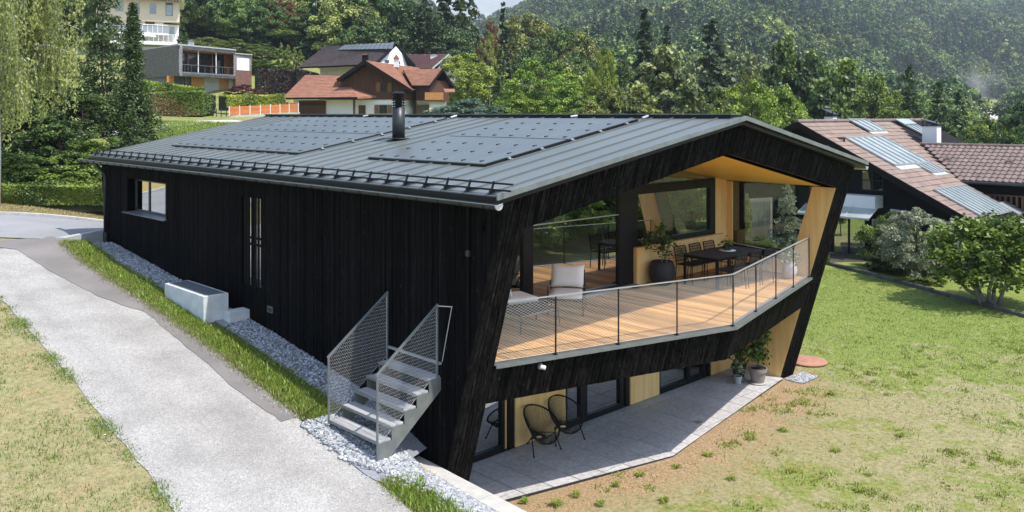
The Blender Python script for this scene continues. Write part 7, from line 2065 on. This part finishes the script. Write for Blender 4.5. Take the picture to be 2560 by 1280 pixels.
# shrubs: kind, archetype, leaf, px, top, w, Y, bottom z offset
SHR = [
 ('b', 0, 'l_dark', 40, 232, 190, 43, 'dark layered yew under the weeping birch, left edge'),
 ('b', 1, 'l_dark', 150, 262, 190, 42, 'dark layered yew under the weeping birch, middle'),
 ('b', 2, 'l_mid', 225, 318, 170, 40, 'green layered shrub left of the roof corner'),
 ('b', 3, 'l_mid', 90, 362, 200, 38.5, 'low green layered shrub at the foot of the birch'),
 ('b', 0, 'l_mid', -10, 345, 170, 38, 'green shrub at the very left edge below the birch'),
 ('b', 2, 'l_mid', 190, 395, 160, 37.5, 'low spreading shrub before the roof corner'),
 ('b', 1, 'l_mid', 262, 392, 110, 38, 'pale green shrub behind the gutter end'),
 ('b', 2, 'l_blue', 1165, 228, 165, 74, 'blue green willow shrub above the ridge right of the chalet'),
 ('b', 1, 'l_red', 608, 194, 78, 90, 'dark red leaved shrub in front of the shingled house'),
 ('b', 0, 'l_silver', 2292, 480, 128, 36, 'silvery grey leaved shrub in front of the neighbour gable'),
 ('b', 1, 'l_mid', 2222, 486, 100, 38.5, 'green twiggy shrub left of the silvery shrub'),
 ('b', 2, 'l_dark', 2262, 570, 150, 38.8, 'dark shrub mass under the silvery shrub'),
 ('b', 3, 'l_mid', 2325, 640, 60, 35.5, 'small green shrub at the foot of the silvery shrub'),
]
for s in SHR:
    big = s[3] > 2100 and s[3] < 2400
    tree(*s, cat='shrub', name='shrub', ground_z=(-2.9 if big else None), sink=.5)
# fig tree with pale forked stems at the right edge
fg = thingL('fig_tree', 'broad leaved fig tree with pale forked stems at the right edge of the lawn', 'tree', tuple(W(2475, 700, 31.5)[:2]) + (-2.9,), 0)
fg.scale = (1.22, 1.22, 1.12)
mb = MB()
for k, (dx, dy) in enumerate(((-.75, 0), (-.35, .3), (.1, -.1), (.6, .2), (1.1, 0), (-1.2, .2))):
    mb.tube([(-.25 + .12 * k, 0, 0), (dx * .45 - .1, dy * .5, .6), (dx, dy, 1.3), (dx * 1.3, dy * 1.3, 2.1)], [.07, .055, .04, .02], 7)
mb.build('trunk', M['greybark'], fg, smooth=True)
r = np.random.default_rng(77); Cs = []; Ts = []
for k in range(190):
    th = r.uniform(0, 6.28); rr = 1.75 * math.sqrt(r.random()); z = .85 + 1.95 * r.random() ** .8; rr *= math.sin(math.pi * min(.96, (z - .55) / 2.5)) ** .5
    c = np.array([rr * math.cos(th) + .1, rr * math.sin(th), z]); n = 55
    Cs.append(c + r.normal(size=(n, 3)) * np.array([.16, .16, .12])); Ts.append(np.clip(r.uniform(.1, .8) + r.normal(size=n) * .15, 0, 1))
C = np.concatenate(Cs); V, F = leafcard(C, .12, r, .5, 1.3); np_mesh('crown', V, F, M['l_mid'], fg, {'tint': ('FACE', np.concatenate(Ts))})
# blue white cypress and bushes seen through the side glass
tree('c', 3, 'l_silver', 1968, 458, 95, 40, 'pale blue green cypress seen through the side glass of the balcony', ground_z=-2.9)
tree('b', 2, 'l_olive', 1845, 440, 50, 42, 'yellowish slender shrub at the left of the side glass', cat='shrub', name='shrub', ground_z=-2.9)
tree('b', 1, 'l_dark', 1890, 560, 110, 39, 'dark low bush before the pale board fence in the side glass', cat='shrub', name='shrub', ground_z=-2.9, sink=.4)
tree('b', 3, 'l_dark', 2015, 560, 70, 38, 'dark low bush right of the pale cypress', cat='shrub', name='shrub', ground_z=-2.9, sink=.4)
for px, w_, mk, lb in ((1655, 60, 'l_bright', 'bright shrub behind the room, seen through the parapet window, left'), (1700, 80, 'l_mid', 'green shrub behind the room, seen through the middle of the parapet window'), (1748, 70, 'l_dark', 'dark green shrub behind the room, seen through the right of the parapet window')):
    tree('b', 1, mk, px, 452, w_, 31.0, lb, cat='shrub', name='shrub', ground_z=-2.87, sink=.4)
# garden in front of the house, mirrored in the terrace glass
for i, (x, y, h_, w_, mk, lb) in enumerate(((23.2, 17.2, 4.2, 4.5, 'l_mid', 'nearest garden tree beyond the right frame edge, mirrored in the terrace glass'), (26.6, 19.0, 4.6, 4.5, 'l_bright', 'second garden tree beyond the right frame edge, mirrored in the glass'), (30.0, 20.2, 5.5, 5, 'l_dark', 'dark garden tree beyond the right frame edge, mirrored in the glass'), (34, 21, 5, 5, 'l_mid', 'fourth garden tree beyond the right frame edge, mirrored in the glass'), (38, 23, 6, 6, 'l_dark', 'farthest garden tree beyond the right frame edge, mirrored in the glass'), (20.5, 14.0, 3.4, 4.2, 'l_dark', 'low garden tree closest to the camera beyond the right frame edge'), (31.5, 25.0, 5.5, 5, 'l_bright', 'bright garden tree in the far row beyond the right frame edge'), (36.5, 27.5, 6, 5.5, 'l_mid', 'green garden tree in the far row beyond the right frame edge'))):
    t = bpy.data.objects.new('leafy_tree', None); col.objects.link(t); t.location = (x, y, -3.9); t.scale = (w_ * 1.3, w_ * 1.3, h_ + 1.2); tag(t, lb, 'tree')
    c = bpy.data.objects.new('crown', crown_mesh('b', i % 4, mk)); col.objects.link(c); c.parent = t
    k = bpy.data.objects.new('trunk', TRK[0]); col.objects.link(k); k.parent = t

# slim drooping spruce
def spire():
    r = np.random.default_rng(3); Cs = []; Ts = []; H_ = 10.3
    for l in range(150):
        z = H_ * (l + r.random()) / 150; f = z / H_
        R_ = np.interp(f, [0, .25, .45, .6, .8, .93, 1], [2.1, 1.9, 1.15, .62, .50, .34, .10]) * (1 + .2 * r.normal())
        for k in range(5):
            ph = r.uniform(0, 6.28); L_ = abs(R_) * r.uniform(.5, 1.1); n = int(12 + 30 * L_)
            t = r.uniform(.05, 1, n); lat = r.normal(size=n) * .10
            dr = -.75 * L_ * t ** 1.3 - np.abs(r.normal(size=n)) * .22
            Cs.append(np.c_[np.cos(ph) * t * L_ - np.sin(ph) * lat, np.sin(ph) * t * L_ + np.cos(ph) * lat, z + dr]); Ts.append(np.clip(r.uniform(.1, .6) + .4 * (t - .4) + r.normal(size=n) * .1, 0, 1))
    C = np.concatenate(Cs); C[:, 2] = np.maximum(C[:, 2], .05)
    V, F = leafcard(C, .085, r, .1, 2.2); return V, F, np.concatenate(Ts)
Y = 46.0; x = (333 - 1280) / FPX * Y; z0 = gz(x, Y)
sp_ = thingL('slim_spruce', 'slim dark drooping spruce standing before the shingled house', 'tree', (x, Y, z0))
sp_.scale = (1, 1, (CAM_H + (286 - 4) / FPX * Y - z0) / 10.3)
V, F, T = spire(); o = bpy.data.objects.new('crown', mesh_of('crown', (V, F, T), M['l_conif2'])); col.objects.link(o); o.parent = sp_
mb = MB(); mb.tube([(0, 0, 0), (0, 0, 10.1)], [.16, .02], 7); mb.build('trunk', M['bark'], sp_)

# weeping birch
def birch():
    r = np.random.default_rng(8)
    mb = MB(); tw = MB(); anchors = []
    trunk = [(0, 0, -.2), (.05, 0, 3), (-.05, .1, 6), (.1, 0, 9), (.0, 0, 12)]
    mb.tube(trunk, [.24, .20, .16, .11, .05], 9)
    for k in range(26):
        z = 4.6 + 7.2 * k / 26; ph = r.uniform(-1.35, 1.35) if k % 4 else r.uniform(1.8, 4.4); L_ = r.uniform(2.0, 4.0) * (1.15 - .045 * (z - 4))
        d = np.array([math.cos(ph), math.sin(ph) * .8, 0]); pts = []
        for t in np.linspace(0, 1, 7): pts.append(np.array([0, 0, z]) + d * L_ * t + np.array([0, 0, 1.25 * math.sin(t * 2.2) * L_ * .35 - .1 * t]) + r.normal(size=3) * .05 * t)
        mb.tube(pts, list(np.linspace(.055, .012, 7)), 5)
        for t in np.linspace(.15, 1, 22):
            i = min(5, int(t * 6)); f = t * 6 - i; anchors.append(pts[i] * (1 - f) + pts[i + 1] * f)
    Cs = []; Ts = []
    for a in anchors:
        for s in range(3):
            o = a + r.normal(size=3) * np.array([.22, .22, .08]); Ln = min(r.uniform(.7, 2.9) * (1.35 if r.random() < .15 else 1), o[2] - 1.6)
            if Ln < .3: continue
            n = int(Ln * 15); t = r.random(n); q_ = r.normal() * .12; q2 = r.normal() * .12
            P = np.c_[o[0] + q_ * np.sin(t * 2) + r.normal(size=n) * .06, o[1] + q2 * np.sin(t * 2) + r.normal(size=n) * .06, o[2] - t * Ln]
            Cs.append(P); Ts.append(np.clip(r.uniform(.2, .9) + r.normal(size=n) * .14, 0, 1))
            if s == 0: tw.tube([o, o + np.array([q_ * .9, q2 * .9, -Ln * .8])], .003, 3)
    C = np.concatenate(Cs)
    n = len(C); nrm = r.normal(size=(n, 3)); nrm[:, 2] *= .4; nrm /= np.linalg.norm(nrm, axis=1, keepdims=True)
    tt = np.tile(np.array([0, 0, -1.0]), (n, 1)) + r.normal(size=(n, 3)) * .35; tt -= (tt * nrm).sum(1, keepdims=True) * nrm; tt /= np.linalg.norm(tt, axis=1, keepdims=True); uu = np.cross(nrm, tt)
    s = .066 * r.uniform(.7, 1.3, n)[:, None]
    V = np.stack([C - tt * s, C + uu * s * .55, C + tt * s, C - uu * s * .55], 1).reshape(-1, 3)
    return mb, tw, V, np.arange(len(V)).reshape(-1, 4), np.concatenate(Ts)
Y = 34.5; x = (-14 - 1280) / FPX * Y
bt = thingL('weeping_birch', 'weeping birch with long hanging yellow green strands at the left edge', 'tree', (x, Y, gz(x, Y)))
mb, tw, V, F, T = birch()
mb.build('trunk', M['birchbark'], bt, smooth=True); tw.build('twigs', M['birchbark'], bt)
o = bpy.data.objects.new('crown', mesh_of('crown', (V, F, T), M['l_birch'])); col.objects.link(o); o.parent = bt
print('birch leaves', len(F))

# hedges
def hedge(name, label, x0, x1, Y0, Y1, top0, top1, bot0, bot1, depth, mk, leaf=.11, n=5000, mk2=None, wob=.08, cat='hedge'):
    p0, p1 = W(x0, bot0, Y0), W(x1, bot1, Y1); h0 = (bot0 - top0) / FPX * Y0; h1 = (bot1 - top1) / FPX * Y1
    t = thingW(name, label, cat, (p0 + p1) / 2)
    d = p1 - p0; d[2] = 0; L_ = np.linalg.norm(d); d /= L_; nn = np.array([-d[1], d[0], 0])
    if nn[1] < 0: nn = -nn
    r = np.random.default_rng(int(x0) + n)
    u = r.random(n); f = r.random(n)
    side = f < .6
    v = np.where(side, r.random(n), 1.0); w_ = np.where(side, 0.0, r.random(n))
    H_ = h0 + (h1 - h0) * u; wb = wob * np.sin(u * L_ * 1.3) * np.cos(v * 3 + u * L_ * .7)
    C = p0 + (p1 - p0) * u[:, None] + nn * (w_ * depth + wb + np.abs(r.normal(size=n)) * .05)[:, None]; C[:, 2] += H_ * v + np.where(side, 0, wb + r.normal(size=n) * .05)
    V, F = leafcard(C, leaf, r, .3, 1.3, (-nn * 1.0)[None] * side[:, None])
    T = np.clip(.5 + .35 * np.sin(u * L_ * 2.1) + r.normal(size=n) * .2, 0, 1)
    off = np.array(OFF[t.name])
    if mk2:
        dry = (np.sin(u * L_ * .9 + 1) + r.normal(size=n) * .35 + (.62 - v) * 2.2) > .45
        for sel, mm in ((~dry, mk), (dry, mk2)):
            k = np.repeat(sel, 4); Vs = V[k]; np_mesh('leaves', Vs - off, np.arange(len(Vs)).reshape(-1, 4), M[mm], t, {'tint': ('FACE', T[sel])})
    else: np_mesh('leaves', V - off, F, M[mk], t, {'tint': ('FACE', T)})
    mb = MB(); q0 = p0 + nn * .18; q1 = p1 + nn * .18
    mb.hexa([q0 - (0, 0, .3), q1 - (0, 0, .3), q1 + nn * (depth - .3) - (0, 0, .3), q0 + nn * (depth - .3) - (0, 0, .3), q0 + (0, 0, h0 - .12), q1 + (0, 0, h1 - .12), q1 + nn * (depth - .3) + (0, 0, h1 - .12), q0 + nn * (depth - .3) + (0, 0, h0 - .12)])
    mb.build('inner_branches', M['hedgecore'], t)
    return t
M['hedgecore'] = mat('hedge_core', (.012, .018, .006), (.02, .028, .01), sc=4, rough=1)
hedge('thuja_hedge', 'clipped thuja hedge half browned above the pale lane', 368, 508, 67, 68, 232, 228, 293, 287, 1.6, 'l_thuja', .13, 9000, 'l_drythuja')
hedge('thuja_hedge', 'dark shaded hedge block right of the browned hedge', 508, 540, 68.5, 71, 232, 240, 286, 282, 1.2, 'l_dark', .13, 2200)
hedge('beech_hedge', 'bright clipped hedge rising in front of the shingled house', 348, 512, 76, 78, 200, 222, 238, 248, 1.4, 'l_bright', .14, 6500)
hedge('beech_hedge', 'bright clipped hedge above the orange fence', 566, 715, 73, 77, 239, 238, 268, 266, 1.5, 'l_bright', .13, 6500)
hedge('purple_hedge', 'purple brown beech hedge left of the grey roofed house', 648, 742, 98, 100, 172, 176, 240, 240, 2.5, 'l_purple', .2, 6000)
hedge('purple_hedge', 'purple brown beech shrubs against the white wall of the grey roofed house', 742, 798, 99, 100, 170, 186, 215, 215, 2.0, 'l_purple', .2, 2500)
hedge('ground_cover', 'low green ground cover bank behind the golden verge', -60, 262, 34.6, 35.2, 462, 466, 512, 512, 4.0, 'l_mid', .085, 16000, wob=.16, cat='ground cover')
# grass on the slope and golden verge
r = np.random.default_rng(4)
n = 16000; Yg = r.uniform(44, 62, n); px = r.uniform(330, 700, n); Xg = (px - 1280) / FPX * Yg
blades('slope_grass', np.c_[Xg, Yg, ground(Xg, Yg)], r.uniform(.06, .2, n), M['grass'], 4, .14, .02, 14, 1.0, label='rough grass on the slope below the lane')
n = 9000; Xg = r.uniform(-22, -9, n); Yg = r.uniform(30.4, 35, n)
blades('verge_straw', np.c_[Xg, Yg, ground(Xg, Yg)], r.uniform(.03, .07, n), M['drygrass'], 4, .10, .012, 15, 1.2, label='golden dry grass verge behind the street kerb')

# ------------------------------------------------------------------ THE FAR FOREST: one mass, instanced low trees
def gn_forest(name, pts, kinds, rots, scl, sclz, sources, **kw):
    me = bpy.data.meshes.new(name); me.vertices.add(len(pts)); me.vertices.foreach_set('co', np.asarray(pts, np.float32).ravel())
    for an, arr, ty in (('kind', kinds, 'INT'), ('rz', rots, 'FLOAT'), ('sx', scl, 'FLOAT'), ('sz', sclz, 'FLOAT')):
        at = me.attributes.new(an, ty, 'POINT'); at.data.foreach_set('value', np.asarray(arr, np.int32 if ty == 'INT' else np.float32))
    o = bpy.data.objects.new(name, me); col.objects.link(o)
    ng = bpy.data.node_groups.new(name, 'GeometryNodeTree')
    ng.interface.new_socket('Geometry', in_out='INPUT', socket_type='NodeSocketGeometry'); ng.interface.new_socket('Geometry', in_out='OUTPUT', socket_type='NodeSocketGeometry')
    N = ng.nodes; Lk = ng.links; gi = N.new('NodeGroupInput'); go = N.new('NodeGroupOutput'); jn = N.new('GeometryNodeJoinGeometry')
    def attr(nm, ty):
        a = N.new('GeometryNodeInputNamedAttribute'); a.data_type = ty; a.inputs[0].default_value = nm; return a.outputs[0]
    kd = attr('kind', 'INT'); rz = attr('rz', 'FLOAT'); sx = attr('sx', 'FLOAT'); sz = attr('sz', 'FLOAT')
    cr = N.new('ShaderNodeCombineXYZ'); Lk.new(rz, cr.inputs[2]); cs = N.new('ShaderNodeCombineXYZ'); Lk.new(sx, cs.inputs[0]); Lk.new(sx, cs.inputs[1]); Lk.new(sz, cs.inputs[2])
    for i, src in enumerate(sources):
        io = N.new('GeometryNodeInstanceOnPoints'); oi = N.new('GeometryNodeObjectInfo'); oi.inputs[0].default_value = src; oi.inputs[1].default_value = True
        cp = N.new('FunctionNodeCompare'); cp.data_type = 'INT'; cp.operation = 'EQUAL'; Lk.new(kd, cp.inputs[2]); cp.inputs[3].default_value = i
        Lk.new(gi.outputs[0], io.inputs['Points']); Lk.new(cp.outputs[0], io.inputs['Selection']); Lk.new(oi.outputs['Geometry'], io.inputs['Instance'])
        Lk.new(cr.outputs[0], io.inputs['Rotation']); Lk.new(cs.outputs[0], io.inputs['Scale']); Lk.new(io.outputs[0], jn.inputs[0])
    Lk.new(jn.outputs[0], go.inputs[0])
    m = o.modifiers.new('forest', 'NODES'); m.node_group = ng
    tag(o, kind='stuff', **kw); return o
srcs = []
for i, vft in enumerate((crown_broad(41, 42, 60, .060, .46, .17), crown_broad(42, 38, 64, .060, .42, .18), crown_conifer(43, 16, 8, .24, .045, .3, dens=16), crown_conifer(44, 18, 7, .19, .042, .3, dens=15), crown_broad(45, 44, 56, .058, .5, .16))):
    ob = bpy.data.objects.new('far_tree_%d' % i, mesh_of('far_tree', vft, M['l_hillc'] if i in (2, 3) else M['l_hill'])); srcs.append(ob)
near_srcs = []
for i, (vft, mk) in enumerate(((BR[0], 'l_hill'), (BR[1], 'l_hill'), (CO[0], 'l_hillc'), (CO[1], 'l_hillc'), (BR[2], 'l_hill'))):
    near_srcs.append(bpy.data.objects.new('wood_tree_%d' % i, mesh_of('wood_tree', vft, M[mk])))
r = np.random.default_rng(91)
def field(n, r0, r1, Y0, Y1, hmin, hmax, mixc_=.42, pw=1.0):
    Yp = np.sqrt(r.uniform(Y0 ** 2, Y1 ** 2, n)); rr = r.uniform(r0, r1, n); Xp = rr * Yp
    z = ground(Xp, Yp); h = r.uniform(hmin, hmax, n)
    cz = np.sin(Xp * .018 + 1) * np.cos(Yp * .013 + Xp * .01) + .45 * r.normal(size=n)
    kd = np.where(cz > .25 - mixc_ + .3, r.integers(2, 4, n), r.choice([0, 1, 4], n))
    w = np.where((kd == 2) | (kd == 3), h * r.uniform(.85, 1.1, n), h * r.uniform(.6, .95, n))
    return np.c_[Xp, Yp, z - .3], kd, r.uniform(0, 6.28, n), w, h
def join(*fs): return [np.concatenate([f[i] for f in fs]) for i in range(5)]
f = join(field(3600, -.06, .66, 235, 620, 8, 20), field(4200, -.12, .70, 620, 1150, 10, 24))
keep = ~((np.abs(f[0][:, 0] / f[0][:, 1] - .547) < .030) & (f[0][:, 1] > 230) & (f[0][:, 1] < 575))
f = [x[keep] for x in f]
gn_forest('hill_forest', *f, srcs, label='mixed forest covering the far hillside')
f = join(field(2300, -.62, -.05, 140, 420, 9, 17))
gn_forest('slope_forest', *f, near_srcs, label='dense wood on the slope behind the houses on the left')
f = join(field(520, -.02, .62, 118, 240, 7, 13, .3))
keep = ~(np.abs(f[0][:, 0] / f[0][:, 1] - .545) < .03)
f = [x[keep] for x in f]
gn_forest('valley_trees', *f, near_srcs, label='valley wood between the gardens and the far hill')
# far mountain beyond the gap; distance haze is painted into its pale colour
n = 60; V = []; F = []
xs_ = np.linspace(-900, 900, n)
for j, (yy, base) in enumerate(((2300, -50), (2600, None))):
    for i, x_ in enumerate(xs_):
        V.append((x_, yy, base if base is not None else 380 + 110 * math.sin(x_ * .004 + 1) + 40 * math.sin(x_ * .017) + 22 * math.sin(x_ * .043)))
F = [(i, i + 1, n + i + 1, n + i) for i in range(n - 1)]
np_mesh('far_mountain', V, F, mat('far_mountain', (.35, .38, .38), (.5, .5, .5), sc=.01, rough=1), kind='structure', smooth=True)
# bare quarry floor in the valley
V = []
for i in range(14):
    for rr in (.515, .575): Yq = 400 + i * 12; V.append((rr * Yq, Yq, gz(rr * Yq, Yq) + .6))
np_mesh('quarry_floor', V, [(2 * i, 2 * i + 1, 2 * i + 3, 2 * i + 2) for i in range(13)], mat('quarry_gravel', (.62, .58, .52), (.48, .45, .40), sc=.08, rough=1), kind='structure')

# ------------------------------------------------------------------ HAZE and dust
def volume_mat(name, dens, colr, nz=None):
    m = bpy.data.materials.new(name); m.use_nodes = True; nt = m.node_tree
    for n_ in list(nt.nodes): nt.nodes.remove(n_)
    out = nt.nodes.new('ShaderNodeOutputMaterial'); v = nt.nodes.new('ShaderNodeVolumePrincipled')
    v.inputs['Color'].default_value = colr + (1,); v.inputs['Density'].default_value = dens; v.inputs['Anisotropy'].default_value = .25
    nt.links.new(v.outputs[0], out.inputs['Volume']); return m
mb = MB(); mb.box(-1600, 1900, -500, 3900, -25, 560)
hz = mb.build('haze', volume_mat('haze_air', .00024, (.78, .88, .97)), None, kind='stuff')
dp = W(2445, 190, 560)
def puff(c, r3):
    mb = MB(); n = 14; mb.lathe([(math.sin(math.pi * k / n) * r3[0] + .01, -math.cos(math.pi * k / n) * r3[2]) for k in range(n + 1)], tuple(c), 20)
    return mb

def dust_mat():
    m = bpy.data.materials.new('dust'); m.use_nodes = True; nt = m.node_tree
    for n_ in list(nt.nodes): nt.nodes.remove(n_)
    out = nt.nodes.new('ShaderNodeOutputMaterial'); v = nt.nodes.new('ShaderNodeVolumePrincipled')
    nz = noise(nt, coords(nt, (1, 1, .7)), .075, 5, .65)
    tc = nt.nodes.new('ShaderNodeTexCoord'); ln = nt.nodes.new('ShaderNodeVectorMath'); ln.operation = 'LENGTH'; nt.links.new(tc.outputs['Object'], ln.inputs[0])
    fo = nt.nodes.new('ShaderNodeMapRange'); fo.inputs[1].default_value = .25; fo.inputs[2].default_value = 1.0; fo.inputs[3].default_value = 1; fo.inputs[4].default_value = 0; nt.links.new(ln.outputs['Value'], fo.inputs[0])
    mr = nt.nodes.new('ShaderNodeMapRange'); mr.inputs[1].default_value = .47; mr.inputs[2].default_value = .72; mr.inputs[3].default_value = 0; mr.inputs[4].default_value = .09
    nt.links.new(nz, mr.inputs[0]); nt.links.new(math_(nt, 'MULTIPLY', mr.outputs[0], fo.outputs[0]), v.inputs['Density']); v.inputs['Color'].default_value = (.85, .85, .84, 1)
    nt.links.new(v.outputs[0], out.inputs['Volume']); return m
dm = dust_mat()
for c, r3 in (((2452, 215, 500), (13, 10, 17)),):
    o = puff((0, 0, 0), (1, 1, 1)).build('dust_cloud', dm, None, kind='stuff', label='pale dust rising from the quarry in the valley')
    o.location = tuple(W(*c)); o.scale = (r3[0] * 1.25, r3[1] * 1.2, r3[2] * 1.35)
